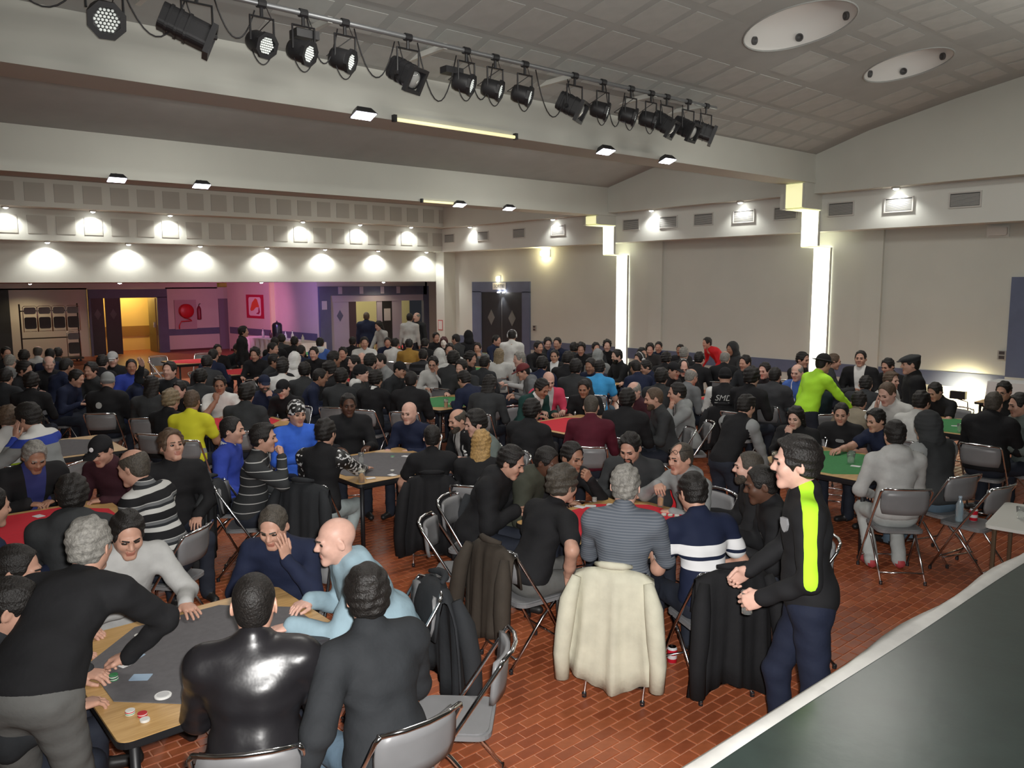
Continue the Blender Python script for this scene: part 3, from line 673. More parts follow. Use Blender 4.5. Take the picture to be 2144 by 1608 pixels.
# ------------------------------------------------------------------ figure modelling: smooth implicit bodies, meshed once each
f32 = np.float32
def V3(*a): return np.array(a, dtype=np.float64)
def unit(v): v = np.asarray(v, float); return v / (np.linalg.norm(v) + 1e-12)
def rotm(axis, ang):
    x, y, z = np.asarray(axis, float) / np.linalg.norm(axis); c, s = cos(ang), sin(ang); C = 1 - c
    return np.array([[c + x * x * C, x * y * C - z * s, x * z * C + y * s], [y * x * C + z * s, c + y * y * C, y * z * C - x * s], [z * x * C - y * s, z * y * C + x * s, c + z * z * C]])
class Sdf:
    """list of smooth-blended shapes; op: 0 union, 1 subtract, 2 intersect"""
    def __init__(s): s.p = []
    def cone(s, a, b, ra, rb, k=0.03, reg=0, op=0):
        s.p.append(('c', np.array(a, f32), np.array(b, f32), ra, rb, k, reg, op)); return s
    def ell(s, c, r, R=None, k=0.03, reg=0, op=0):
        s.p.append(('e', np.array(c, f32), np.array(r, f32), None if R is None else np.array(R, f32), 0, k, reg, op)); return s
    def plane(s, n, d, k=0.004):            # keep the side where dot(n,p) < d
        s.p.append(('h', np.array(n, f32), d, 0, 0, k, 0, 2)); return s
    def raw(s, q, P):
        if q[0] == 'c':
            a, b, ra, rb = q[1:5]; ba = b - a
            t = np.clip(((P - a) @ ba) / max(float(ba @ ba), 1e-9), 0, 1)
            return np.linalg.norm(P - a - t[:, None] * ba, axis=1) - (ra + (rb - ra) * t)
        if q[0] == 'e':
            c, r, R = q[1:4]; X = P - c
            if R is not None: X = X @ R
            k0 = np.linalg.norm(X / r, axis=1); k1 = np.linalg.norm(X / (r * r), axis=1)
            return np.where(k0 < 1e-4, -r.min(), k0 * (k0 - 1) / np.maximum(k1, 1e-6))
        return P @ q[1] - q[2]
    def __call__(s, P):
        D = None
        for q in s.p:
            d = s.raw(q, P); k, op = q[5], q[7]
            if D is None: D = d; continue
            if op == 0:
                h = np.maximum(k - np.abs(D - d), 0) / k; D = np.minimum(D, d) - h * h * k * 0.25
            else:
                if op == 1: d = -d
                h = np.maximum(k - np.abs(D - d), 0) / k; D = np.maximum(D, d) + h * h * k * 0.25
        return D
    def region(s, P):
        best = np.full(len(P), 1e9, f32); reg = np.zeros(len(P), np.int32)
        for q in s.p:
            if q[0] == 'h' or q[7]: continue
            d = s.raw(q, P); m = d < best; best[m] = d[m]; reg[m] = q[6]
        return reg
    def bounds(s):
        lo, hi = np.full(3, 1e9), np.full(3, -1e9)
        for q in s.p:
            if q[7]: continue
            if q[0] == 'c':
                for c, r in ((q[1], q[3]), (q[2], q[4])): lo = np.minimum(lo, c - r); hi = np.maximum(hi, c + r)
            elif q[0] == 'e':
                r = q[2] if q[3] is None else np.full(3, q[2].max()); lo = np.minimum(lo, q[1] - r); hi = np.maximum(hi, q[1] + r)
        return lo - 0.02, hi + 0.02

_CO = np.array([(i, j, k) for i in (0, 1) for j in (0, 1) for k in (0, 1)])
_ED = [(a, b) for a in range(8) for b in range(a + 1, 8) if abs(_CO[a] - _CO[b]).sum() == 1]
def mesh_sdf(S, h, noise=0.0, nreg=None):
    lo, hi = S.bounds(); lo = lo - 2 * h
    n = (np.ceil((hi - lo) / (2 * h)).astype(int) + 2)
    ax = [lo[i] + 2 * h * (np.arange(n[i]) + 0.25) for i in range(3)]
    G = np.stack(np.meshgrid(*ax, indexing='ij'), -1).reshape(-1, 3).astype(f32)
    C = S(G).reshape(n)
    Fu = np.repeat(np.repeat(np.repeat(C, 2, 0), 2, 1), 2, 2).astype(f32)
    m = np.abs(Fu) < 4.4 * h
    idx = np.argwhere(m)
    P = (lo + h * idx).astype(f32)
    Fu[m] = S(P)
    F = Fu; ins = F < 0
    cnt = sum(ins[a:F.shape[0] - 1 + a, b:F.shape[1] - 1 + b, c:F.shape[2] - 1 + c].astype(np.int8) for a, b, c in _CO)
    act = (cnt > 0) & (cnt < 8); ci = np.argwhere(act)
    vid = np.full(act.shape, -1, np.int64); vid[act] = np.arange(len(ci))
    cv = np.stack([F[ci[:, 0] + a, ci[:, 1] + b, ci[:, 2] + c] for a, b, c in _CO], 1)
    acc = np.zeros((len(ci), 3)); w = np.zeros(len(ci))
    for a, b in _ED:
        x = (cv[:, a] < 0) != (cv[:, b] < 0)
        t = np.where(x, cv[:, a] / np.where(x, cv[:, a] - cv[:, b], 1), 0)
        acc += np.where(x[:, None], _CO[a] + t[:, None] * (_CO[b] - _CO[a]), 0); w += x
    v = lo + h * (ci + acc / w[:, None])
    quads = []
    for axi in range(3):
        o1, o2 = [(1, 2), (2, 0), (0, 1)][axi]
        sl0 = [slice(1, -1)] * 3; sl0[axi] = slice(0, -1); sl1 = list(sl0); sl1[axi] = slice(1, None)
        A, B = ins[tuple(sl0)], ins[tuple(sl1)]; ch = np.argwhere(A != B)
        if not len(ch): continue
        off = np.ones(3, int); off[axi] = 0; g = ch + off
        flip = A[tuple(ch.T)]
        def at(d1, d2):
            q = g.copy(); q[:, o1] -= d1; q[:, o2] -= d2; return vid[q[:, 0], q[:, 1], q[:, 2]]
        q = np.stack([at(1, 1), at(0, 1), at(0, 0), at(1, 0)], 1)
        q[~flip] = q[~flip][:, ::-1]
        quads.append(q)
    quads = np.concatenate(quads); quads = quads[(quads >= 0).all(1)]
    e = 0.5 * h; vf = v.astype(f32)
    for _ in range(2):
        d = S(vf); gr = np.stack([S(vf + np.eye(3, dtype=f32)[i] * e) - S(vf - np.eye(3, dtype=f32)[i] * e) for i in range(3)], 1) if _ == 0 else gr
        nn = gr / np.maximum(np.linalg.norm(gr, axis=1, keepdims=True), 1e-6)
        vf = vf - nn * np.clip(d, -h, h)[:, None]
    fc = vf[quads].mean(1); reg = S.region(fc)
    if noise:
        rv = S.region(vf); cl = (rv == 1) | (rv == 2) | (rv == 7)
        a = vf @ np.array([[31., 17, -22], [12, -27, 19], [-15, 23, 33]], f32)
        dn = (np.sin(a[:, 0] + 1.7 * np.sin(a[:, 1] * 0.6)) + 0.6 * np.sin(a[:, 1] * 1.7 + a[:, 2]) + 0.5 * np.sin(a[:, 2] * 1.3 + 2))
        vf = vf + nn * (np.where(cl, dn, 0) * noise)[:, None]
    return vf.astype(np.float64), quads, reg

# ---- templates (head frame: origin between the ears, +y out of the face; hand frame: wrist origin, +y along fingers, palm -z)
HV = {0: 0.0068, 1: 0.0115, 2: 0.0165}; PV = {0: 0.0048, 1: 0.0085, 2: 0.014}; BV = {0: 0.0155, 1: 0.0255, 2: 0.035}
_tpl = {}
def concat(parts):
    vs, fs, rs = [], [], []; o = 0
    for v, q, r in parts:
        vs.append(v); fs.append(q + o); rs.append(r); o += len(v)
    return np.concatenate(vs), np.concatenate(fs), np.concatenate(rs)
def head_tpl(kind, lod):
    key = ('head', kind, lod)
    if key in _tpl: return _tpl[key]
    w = {'m': 1.0, 'broad': 1.08, 'slim': 0.94, 'f': 0.93}[kind]; jaw = {'m': 1.0, 'broad': 1.1, 'slim': 0.95, 'f': 0.86}[kind]
    S = Sdf()
    S.ell((0, -0.012, 0.03), (0.076 * w, 0.097, 0.089))
    S.ell((0, 0.028, -0.034), (0.062 * w, 0.064, 0.082), k=0.03)
    S.ell((0, 0.005, -0.045), (0.064 * w * jaw, 0.055, 0.052), k=0.03)
    S.cone((-0.012, 0.074, -0.099), (0.012, 0.074, -0.099), 0.020 * jaw, 0.020 * jaw, k=0.03)
    for s in (-1, 1):
        S.ell((s * 0.036 * w, 0.062, -0.022), (0.026, 0.026, 0.028), k=0.02)
        S.cone((s * 0.030, 0.102, 0.006), (s * 0.034, 0.100, 0.004), 0.015, 0.014, k=0.016, op=1)
        S.cone((s * 0.012, 0.090, 0.026), (s * 0.042 * w, 0.076, 0.024), 0.010, 0.008, k=0.015)
    S.cone((0, 0.086, 0.016), (0, 0.108, -0.020), 0.008, 0.0125, k=0.014)
    for s in (-1, 1): S.ell((s * 0.012, 0.098, -0.024), (0.010, 0.011, 0.008), k=0.008)
    S.cone((-0.017, 0.0885, -0.056), (0.017, 0.0885, -0.056), 0.0058, 0.0058, k=0.008, reg=5)
    S.cone((-0.013, 0.088, -0.0645), (0.013, 0.088, -0.0645), 0.0060, 0.0060, k=0.007, reg=5)
    for s in (-1, 1):
        R = rotm((0, 0, 1), s * 0.35) @ rotm((1, 0, 0), -0.2)
        S.ell((s * 0.080 * w, -0.010, -0.006), (0.007, 0.019, 0.033), R, k=0.010)
        S.ell((s * 0.088 * w, -0.006, 0.0), (0.006, 0.010, 0.016), R, k=0.006, op=1)
    S.cone((0, -0.022, -0.07), (0, -0.042, -0.20), 0.053 * w, 0.060 * w, k=0.03)
    v, q, r = mesh_sdf(S, HV[lod])
    parts = [(v, q, r)]
    if lod < 2:
        E = Sdf(); E.cone((0.024, 0.078, 0.005), (0.036, 0.076, 0.005), 0.0115, 0.0105, reg=6)
        B = Sdf(); B.cone((0.014, 0.0985, 0.026), (0.042 * w, 0.085, 0.027), 0.0055, 0.004, reg=4)
        for T, hh in ((E, 0.0045), (B, 0.0035)):
            v, q, r = mesh_sdf(T, hh if lod == 0 else hh * 1.4)
            parts.append((v, q, r)); parts.append((v * (-1, 1, 1), q[:, ::-1], r))
    _tpl[key] = concat(parts); return _tpl[key]
def hand_tpl(kind, lod, right):
    key = ('hand', kind, lod, right)
    if key in _tpl: return _tpl[key]
    if not right:
        v, q, r = hand_tpl(kind, lod, True); _tpl[key] = (v * (-1, 1, 1), q[:, ::-1], r); return _tpl[key]
    curl, spread, thumb = {'relax': (32, 4, 0.5), 'flat': (9, 6, 1.0), 'fist': (82, 1, 0.2), 'grip': (56, 3, 0.3), 'cards': (45, 5, 0.6)}[kind]
    S = Sdf()
    S.cone((0, -0.028, 0), (0, 0.01, 0), 0.0250, 0.0265)
    S.ell((0.0, 0.047, -0.001), (0.041, 0.052, 0.0155), k=0.02)
    S.ell((-0.022, 0.028, -0.010), (0.018, 0.026, 0.014), k=0.015)
    for i, (bx, by, L) in enumerate([(-0.030, 0.088, 0.070), (-0.0095, 0.094, 0.079), (0.0115, 0.090, 0.073), (0.0305, 0.080, 0.057)]):
        p = V3(bx, by, 0.0); a = radians(curl * 0.7 * (1 + 0.1 * i)); yaw = radians(spread * (i - 1.3))
        S.cone((bx * 0.6, 0.04, 0.002), p, 0.010, 0.0098, k=0.012)
        for fr, ka in ((0.45, 1.0), (0.31, 2.05), (0.24, 2.9)):
            d = V3(sin(yaw) * cos(a * ka), cos(yaw) * cos(a * ka), -sin(a * ka)); e = p + d * L * fr
            S.cone(p, e, 0.0093 - 0.0006 * ka, 0.0088 - 0.0007 * ka, k=0.003); p = e
    t0 = V3(-0.022, 0.022, -0.008); t1 = V3(-0.046 - 0.010 * thumb, 0.052, -0.014 - 0.006 * (1 - thumb)); t2 = t1 + V3(-0.010 * thumb + 0.012 * (1 - thumb), 0.030, -0.006); t3 = t2 + V3(-0.002 + 0.014 * (1 - thumb), 0.022, -0.004)
    S.cone(t0, t1, 0.014, 0.0115, k=0.012); S.cone(t1, t2, 0.0112, 0.0102, k=0.004); S.cone(t2, t3, 0.0102, 0.0085, k=0.003)
    _tpl[key] = mesh_sdf(S, PV[lod]); return _tpl[key]

def ik(a, b, L1, L2, pole):
    a, b = np.array(a), np.array(b); d = b - a; D = np.linalg.norm(d); D2 = min(D, (L1 + L2) * 0.999); u = d / D
    b = a + u * D2; x = (L1 * L1 - L2 * L2 + D2 * D2) / (2 * D2); hgt = sqrt(max(L1 * L1 - x * x, 1e-6))
    p = np.array(pole, float); p = p - u * (p @ u); p = unit(p)
    return a + u * x + p * hgt, b

HS = 1.035
POSE0 = dict(kind='sit', lean=8, side=0, twist=0, hy=0, hp=8, hr=0, rh='table', lh='table', head='m', girth=1.0, bulk=0.0,
             sleeve='long', hood=False, legs='norm', skirt=0.0, collar=True, sleeves_accent=False, shrug=0.0)
def hand_target(name, side, J):
    """returns wrist position, finger direction, palm normal, hand kind, elbow pole"""
    s = side
    if name == 'table': return V3(s * 0.17, 0.40, 0.79), V3(-s * 0.5, 0.85, -0.05), V3(0, 0, -1), 'relax', V3(s * 0.45, -0.4, -1)
    if name == 'table_in': return V3(s * 0.10, 0.36, 0.79), V3(-s * 0.85, 0.5, -0.05), V3(0, 0, -1), 'relax', V3(s * 0.75, -0.3, -0.8)
    if name == 'table_far': return V3(s * 0.16, 0.55, 0.80), V3(-s * 0.1, 1, -0.1), V3(0, 0, -1), 'flat', V3(s * 0.8, -0.5, -0.7)
    if name == 'cards': return V3(s * 0.07, 0.33, 0.86), V3(-s * 0.6, 0.6, 0.35), V3(-s * 0.5, -0.3, -0.6), 'cards', V3(s * 0.6, -0.3, -1)
    if name == 'lap': return V3(s * 0.13, 0.24, 0.66), V3(-s * 0.4, 0.9, -0.3), V3(0, 0, -1), 'relax', V3(s * 0.8, -0.7, -0.2)
    if name == 'chin':
        c = J['head'] + J['Rh'] @ V3(s * 0.030, 0.088, -0.135); return c + V3(s * 0.02, 0.02, -0.055), unit(J['Rh'] @ V3(-s * 0.1, -0.25, 1)), J['Rh'] @ V3(0, -1, -0.2), 'fist', V3(s * 0.5, 0.5, -1)
    if name == 'cheek':
        c = J['head'] + J['Rh'] @ V3(s * 0.075, 0.060, -0.085); return c + V3(s * 0.02, 0.03, -0.09), unit(J['Rh'] @ V3(-s * 0.15, -0.25, 1)), unit(J['Rh'] @ V3(-s * 1, -0.5, 0)), 'flat', V3(s * 0.6, 0.6, -1)
    if name == 'mouth':
        c = J['head'] + J['Rh'] @ V3(s * 0.015, 0.135, -0.075); return c + V3(s * 0.06, 0.03, -0.08), unit(J['Rh'] @ V3(-s * 0.7, -0.1, 0.7)), J['Rh'] @ V3(-0.2 * s, -1, 0), 'fist', V3(s * 0.6, 0.4, -1)
    if name == 'down': return V3(s * 0.27, 0.05, 0.80), V3(0, 0.15, -1), V3(-s, 0, 0), 'relax', V3(s * 0.3, -1, 0)
    if name == 'hang': return V3(s * 0.30, -0.02, 0.50), V3(0, 0.1, -1), V3(-s, 0, 0), 'relax', V3(s * 0.3, -1, 0)
    if name == 'raise': return J['sh'][0 if s > 0 else 1] + V3(s * 0.1, 0.25, 0.30), V3(0, 0.2, 1), V3(0, 1, 0), 'relax', V3(s * 1, 0, -0.5)
    if name == 'drink': return V3(s * 0.10, 0.36, 0.98), V3(-s * 0.8, 0.5, -0.2), V3(-s * 0.3, -0.2, -1), 'grip', V3(s * 1, -0.1, -0.7)
    p = name   # explicit tuple: (pos, dir, palm, kind[, pole])
    return V3(*p[0]), V3(*p[1]), V3(*p[2]), p[3], V3(*(p[4] if len(p) > 4 else (s * 0.8, -0.5, -0.7)))

def build_body(pose, lod):
    p = dict(POSE0); p.update(pose); g = p['girth'] * 1.05; bk = p['bulk'] + (0.009 if p['sleeve'] == 'long' else 0.004); S = Sdf(); J = {}
    up = V3(0, 0, 1)
    ln, sd, tw = radians(p['lean']), radians(p['side']), radians(p['twist'])
    stand = p['kind'] == 'stand'
    z0 = 0.93 if stand else 0.545
    P0 = V3(0, 0, z0)
    def dr(f): return unit(V3(sin(sd * f), sin(ln * f) , cos(ln * f) * cos(sd * f)))
    D1, D2, D3, D4 = dr(0.75), dr(1.05), dr(1.25), dr(1.2 if not stand else 0.9)
    W = P0 + 0.165 * D1; C = W + 0.19 * D2; N = C + 0.175 * D3
    yawm = rotm(up, tw)
    def frame(D, tw_):
        y = rotm(up, tw_) @ V3(0, 1, 0); y = unit(y - D * (y @ D)); x = np.cross(y, D); return np.stack([x, y, D], 1)
    Fp, Fw, Fc = frame(unit(D1 * 0.5 + up * 0.5), tw * 0.15), frame(D1, tw * 0.45), frame(D2, tw)
    X = Fc[:, 0]
    sh = [C + 0.105 * D3 + s * X * (0.172 + 0.014 * g) * p.get('shw', 1.0) + up * p['shrug'] * 0.03 for s in (1, -1)]
    J['sh'] = sh
    Rh = rotm(up, tw + radians(p['hy'])) @ rotm((1, 0, 0), -radians(p['hp'])) @ rotm((0, 1, 0), radians(p['hr']))
    nk = N + 0.024 * D4
    Hc = nk - Rh @ V3(0, -0.032, -0.128)
    J['head'] = Hc; J['Rh'] = Rh; J['N'] = N; J['C'] = C; J['Fc'] = Fc; J['W'] = W
    # trunk
    B = Sdf(); arms = []
    B.ell(P0 + V3(0, -0.01, 0.0), (0.165 * g, 0.125 * g, 0.125), Fp, k=0.05, reg=2)
    S.ell(W + Fw @ V3(0, 0.012 * g, -0.02), ((0.150 * g + bk), (0.110 * g * g + bk), 0.155), Fw, k=0.06, reg=1)
    S.ell(C + Fc @ V3(0, 0.0, 0.0), (0.165 * (0.6 + 0.4 * g) + bk, 0.112 * (0.6 + 0.4 * g) + bk, 0.175), Fc, k=0.06, reg=1)
    S.cone(sh[0] * 0.85 + sh[1] * 0.15, sh[1] * 0.85 + sh[0] * 0.15, 0.066 + bk, 0.066 + bk, k=0.06, reg=1)
    for s in sh: S.cone(N - 0.02 * D3, s, 0.050 + bk * 0.6, 0.056 + bk, k=0.05, reg=1)
    if p['collar']: S.cone(N - 0.02 * D4, N + 0.022 * D4 + Rh @ V3(0, -0.006, 0), 0.070 + bk * 0.5, 0.064 + bk * 0.5, k=0.02, reg=1)
    if p['hood']:
        S.ell(N + Fc @ V3(0, -0.085, -0.02), (0.115, 0.05, 0.075), Fc, k=0.03, reg=1); S.cone(N + Fc @ V3(-0.07, -0.02, 0.015), N + Fc @ V3(0.07, -0.02, 0.015), 0.055, 0.055, k=0.03, reg=1)
    S.ell(P0 + 0.03 * D1 + Fp @ V3(0, -0.008, 0), ((0.172 * g + bk + 0.006) * (0.93 if stand else 1), (0.132 * g + bk + 0.006) * (0.93 if stand else 1), 0.15), Fp, k=0.05, reg=1)
    # arms
    hands = []
    for i, s in enumerate((1, -1)):
        tgt = p['rh'] if s > 0 else p['lh']
        wpos, fdir, palm, hk, pole = hand_target(tgt, s, J)
        el, wr = ik(sh[i], wpos, 0.285, 0.255, pole)
        long_ = p['sleeve'] == 'long'; r_up = 0.054 * (0.7 + 0.3 * g) + bk * 0.8; acc = 7 if p['sleeves_accent'] else 1
        S.cone(sh[i], el, r_up + 0.006, r_up - 0.004 if long_ else 0.047, k=0.04, reg=acc if p['sleeves_accent'] else 1)
        if long_:
            S.cone(el, wr, 0.046 + bk * 0.7, 0.036 + bk * 0.6, k=0.025, reg=acc)
        else:
            mid = sh[i] + 0.62 * (el - sh[i])
            S.p.pop(); S.cone(sh[i], mid, r_up + 0.008, r_up + 0.010, k=0.04, reg=acc)
            Am = Sdf(); Am.cone(sh[i] * 0.5 + mid * 0.5, el, 0.052, 0.042); Am.cone(el, wr * 0.6 + el * 0.4, 0.043, 0.038, k=0.03); Am.cone(wr * 0.6 + el * 0.4, wr, 0.038, 0.0265, k=0.02)
            arms.append(Am)
        hands.append((wr, fdir, palm, hk, s, el))
    J['hands'] = hands
    # legs
    if stand:
        st = p.get('stance', ((0.10, 0.02), (-0.10, -0.02)))
        for i, s in enumerate((1, -1)):
            hip = P0 + V3(s * 0.088, 0, -0.03); fx, fy = st[i]; an = V3(fx, fy - 0.02, 0.09 + (p.get('lift', (0, 0))[i]))
            kn, an = ik(hip, an, 0.425, 0.41, V3(s * 0.15, 1, 0))
            B.cone(hip, kn, 0.092 * g, 0.066, k=0.05, reg=2); B.cone(kn, an, 0.066, 0.054, k=0.03, reg=2); B.cone(kn * 0.3 + an * 0.7, an + V3(0, 0.015, -0.035), 0.058, 0.062, k=0.02, reg=2)
            B.cone(an + V3(0, -0.02, -0.045), an + V3(s * 0.02, 0.155, -0.055), 0.040, 0.034, k=0.02, reg=3)
    else:
        L = p['legs']
        for i, s in enumerate((1, -1)):
            hip = P0 + V3(s * 0.090, 0.0, -0.02)
            kx, ky, kz, ax_, ay, az = {'norm': (0.14, 0.43, 0.505, 0.13, 0.42, 0.09), 'wide': (0.25, 0.38, 0.50, 0.24, 0.36, 0.09), 'back': (0.14, 0.42, 0.48, 0.12, 0.16, 0.09), 'fwd': (0.13, 0.43, 0.50, 0.12, 0.60, 0.09)}[L]
            kn, an = V3(s * kx, ky, kz), V3(s * ax_, ay, az)
            B.cone(hip, kn, 0.088 * g, 0.066, k=0.05, reg=2); B.cone(kn, an, 0.064, 0.050, k=0.03, reg=2); B.cone(kn * 0.35 + an * 0.65, an + V3(0, 0.01, -0.02), 0.055, 0.058, k=0.02, reg=2)
            B.cone(an + V3(0, -0.02, -0.045), an + V3(s * 0.02, 0.15, -0.055), 0.040, 0.034, k=0.02, reg=3)
    if lod is None: return J
    hem = P0 + (p.get('hem', -0.03 if not stand else -0.08)) * D1
    S.plane(-D1, float(-D1 @ hem), 0.012)
    nz = (0.0026, 0.0030, 0.003)[lod]
    parts = [mesh_sdf(S, BV[lod], noise=nz), mesh_sdf(B, BV[lod] * 1.15, noise=nz)] + [mesh_sdf(a, BV[lod]) for a in arms]
    hv, hq, hr = head_tpl(p['head'], lod); parts.append((hv * HS @ Rh.T + Hc, hq, hr))
    for wr, fd, pn, hk, s, el in hands:
        y = unit(fd); z = -unit(pn - y * (pn @ y)); x = np.cross(y, z); R = np.stack([x, y, z], 1)
        hv, hq, hr = hand_tpl(hk, lod, s > 0); parts.append((hv @ R.T + wr, hq, hr))
    v, q, r = concat(parts)
    J['S'] = S
    return v, q, r, J

def np_mesh(name, v, q, reg=None, smooth=True, nslots=1):
    me = bpy.data.meshes.new(name); nq = len(q)
    me.vertices.add(len(v)); me.vertices.foreach_set('co', np.asarray(v, f32).ravel())
    me.loops.add(nq * 4); me.loops.foreach_set('vertex_index', np.asarray(q, np.int32).ravel())
    me.polygons.add(nq); me.polygons.foreach_set('loop_start', np.arange(nq, dtype=np.int32) * 4)
    if reg is not None: me.polygons.foreach_set('material_index', np.asarray(reg, np.int32))
    if smooth: me.polygons.foreach_set('use_smooth', np.ones(nq, bool))
    for _ in range(nslots): me.materials.append(None)
    me.update(calc_edges=True); return me

# ---- hair, hats, beards (head frame)
def hair_tpl(style, lod):
    key = ('hair', style, lod)
    if key in _tpl: return _tpl[key]
    S = Sdf(); nz = 0; h = {0: 0.0072, 1: 0.010, 2: 0.014}[lod]
    def scalp(e, hl=0.016, nape=-0.072):
        S.ell((0, -0.013, 0.032), (0.0765 + e, 0.098 + e, 0.090 + e * 1.2)); S.ell((0, -0.045, -0.02), (0.062 + e, 0.050 + e, 0.07), k=0.02)
        S.plane(unit((0, 0.80, -0.60)), hl + 0.020, 0.010); S.ell((0, 0.112, hl * 1.2 + 0.006), (0.080, 0.085, 0.080), k=0.010, op=1); S.plane((0, 0, -1), -nape, 0.01)
        for sx in (-1, 1): S.ell((sx * 0.09, 0.004, -0.030), (0.030, 0.022, 0.036), k=0.008, op=1)
    if style == 'short': scalp(0.010); nz = 0.0028
    elif style == 'buzz': scalp(0.0045)
    elif style == 'crop': scalp(0.007, 0.014); nz = 0.0012
    elif style == 'quiff':
        S.ell((0, 0.040, 0.098), (0.050, 0.045, 0.024), k=0.03); scalp(0.010); nz = 0.0028
    elif style == 'curly': scalp(0.022, 0.022, -0.085); nz = 0.005
    elif style == 'thick': scalp(0.018, 0.020, -0.08); nz = 0.003
    elif style == 'receding':
        scalp(0.008, 0.020); S.ell((0, 0.07, 0.11), (0.052, 0.075, 0.055), k=0.02, op=1)
    elif style == 'ring':
        scalp(0.006, 0.004); S.ell((0, 0.01, 0.135), (0.080, 0.105, 0.085), k=0.02, op=1)
    elif style in ('long', 'pony'):
        S.ell((0, -0.013, 0.032), (0.090, 0.112, 0.104))
        if style == 'long':
            S.ell((0, -0.050, -0.09), (0.095, 0.065, 0.16), k=0.04); S.ell((0, -0.06, -0.19), (0.085, 0.045, 0.12), k=0.04)
        else:
            S.ell((0, -0.045, -0.02), (0.07, 0.055, 0.07), k=0.02); S.cone((0, -0.11, 0.03), (0, -0.13, -0.12), 0.03, 0.02, k=0.02)
        S.plane(unit((0, 0.86, -0.5)), 0.030, 0.015); S.ell((0, 0.105, 0.0), (0.066, 0.075, 0.09), k=0.01, op=1); nz = 0.003
    elif style == 'cap':
        S.ell((0, -0.010, 0.040), (0.087, 0.108, 0.092)); S.plane((0, 0, -1), -0.030, 0.006)
        S.ell((0, 0.125, 0.036), (0.066, 0.075, 0.007), rotm((1, 0, 0), -0.2), k=0.008)
    elif style == 'cap_back':
        S.ell((0, -0.010, 0.040), (0.087, 0.108, 0.092)); S.plane((0, 0, -1), -0.030, 0.006)
        S.ell((0, -0.125, 0.036), (0.060, 0.065, 0.007), k=0.008)
    elif style == 'beanie':
        S.ell((0, -0.016, 0.045), (0.087, 0.108, 0.098)); S.ell((0, -0.018, 0.012), (0.091, 0.112, 0.040), k=0.01); S.plane(unit((0, 0.35, -0.94)), 0.016, 0.008)
    elif style == 'flatcap':
        S.ell((0, 0.005, 0.075), (0.100, 0.128, 0.042), rotm((1, 0, 0), -0.16)); S.ell((0, 0.115, 0.052), (0.066, 0.048, 0.008), rotm((1, 0, 0), -0.25), k=0.01); S.ell((0, -0.012, 0.06), (0.084, 0.104, 0.06), k=0.015)
        S.plane((0, 0, -1), -0.028, 0.005)
    elif style == 'fedora':
        S.ell((0, -0.008, 0.045), (0.083, 0.104, 0.095)); S.ell((0, -0.008, 0.040), (0.135, 0.155, 0.012), k=0.012); S.plane((0, 0, -1), -0.026, 0.005)
    elif style == 'hood':
        S.ell((0, -0.025, 0.02), (0.108, 0.128, 0.135)); S.ell((0, -0.05, -0.12), (0.12, 0.10, 0.10), k=0.05)
        S.ell((0, 0.085, -0.02), (0.075, 0.09, 0.115), k=0.02, op=1); nz = 0.002
    elif style == 'beard':
        S.ell((0, 0.032, -0.050), (0.066, 0.068, 0.072)); S.cone((-0.012, 0.076, -0.104), (0.012, 0.076, -0.104), 0.024, 0.024, k=0.03)
        S.plane(unit((0, -0.35, 1)), -0.050, 0.012); S.ell((0, 0.095, -0.060), (0.026, 0.022, 0.014), k=0.006, op=1); S.plane((0, -1, 0), -0.012, 0.01)
    elif style == 'goatee':
        S.cone((-0.014, 0.080, -0.098), (0.014, 0.080, -0.098), 0.021, 0.021); S.cone((-0.022, 0.092, -0.046), (0.022, 0.092, -0.046), 0.007, 0.007, k=0.004); S.cone((-0.027, 0.082, -0.06), (-0.020, 0.085, -0.09), 0.008, 0.010, k=0.01); S.cone((0.027, 0.082, -0.06), (0.020, 0.085, -0.09), 0.008, 0.010, k=0.01)
        S.ell((0, 0.11, -0.060), (0.020, 0.03, 0.012), k=0.004, op=1)
    v, q, r = mesh_sdf(S, h)
    if nz:
        a = v @ np.array([[95., 40, -60], [35, -85, 50], [-45, 70, 90]]) * (0.8 if style == 'curly' else 1)
        n = unit(v - V3(0, -0.012, 0.02).reshape(1, 3)) if False else (v - V3(0, -0.012, 0.02)) / np.linalg.norm(v - V3(0, -0.012, 0.02), axis=1, keepdims=True)
        v = v + n * ((np.sin(a[:, 0]) + np.sin(a[:, 1] + a[:, 2]))[:, None] * nz)
    _tpl[key] = (v, q, r); return _tpl[key]
# ------------------------------------------------------------------ folding chairs
M_seat = mat('grey_vinyl_seat', (0.19, 0.19, 0.195), 0.40, var=0.06, vscale=7)
def curved_pad(w_, z0, z1, bow, th, y0, n=9):
    b = MB(); nz = 5
    vs = []
    for side in (0, 1):
        for k in range(nz):
            t = k / (nz - 1); e = 1 - 0.10 * (abs(2 * t - 1) ** 3)
            for i in range(n):
                s = 2 * i / (n - 1) - 1; x = s * w_ * e
                y = y0 - bow * (1 - s * s) - 0.02 * t + (th if side else 0)
                vs.append((x, y, z0 + (z1 - z0) * t))
    fs = []
    o = nz * n
    for k in range(nz - 1):
        for i in range(n - 1):
            a = k * n + i; fs.append((a, a + 1, a + n + 1, a + n)); fs.append((o + a, o + a + n, o + a + n + 1, o + a + 1))
    for i in range(n - 1):
        fs.append((i, o + i, o + i + 1, i + 1)); a = (nz - 1) * n + i; fs.append((a, a + 1, o + a + 1, o + a))
    for k in range(nz - 1):
        a = k * n; fs.append((a, a + n, o + a + n, o + a)); a = k * n + n - 1; fs.append((a, o + a, o + a + n, a + n))
    return b.add(vs, fs)
def seat_pad():
    b = MB(); b.prism(rrect(-0.19, 0.19, -0.19, 0.20, 0.07), 0.425, 0.448); b.prism(rrect(-0.175, 0.175, -0.175, 0.185, 0.06), 0.448, 0.455); return b
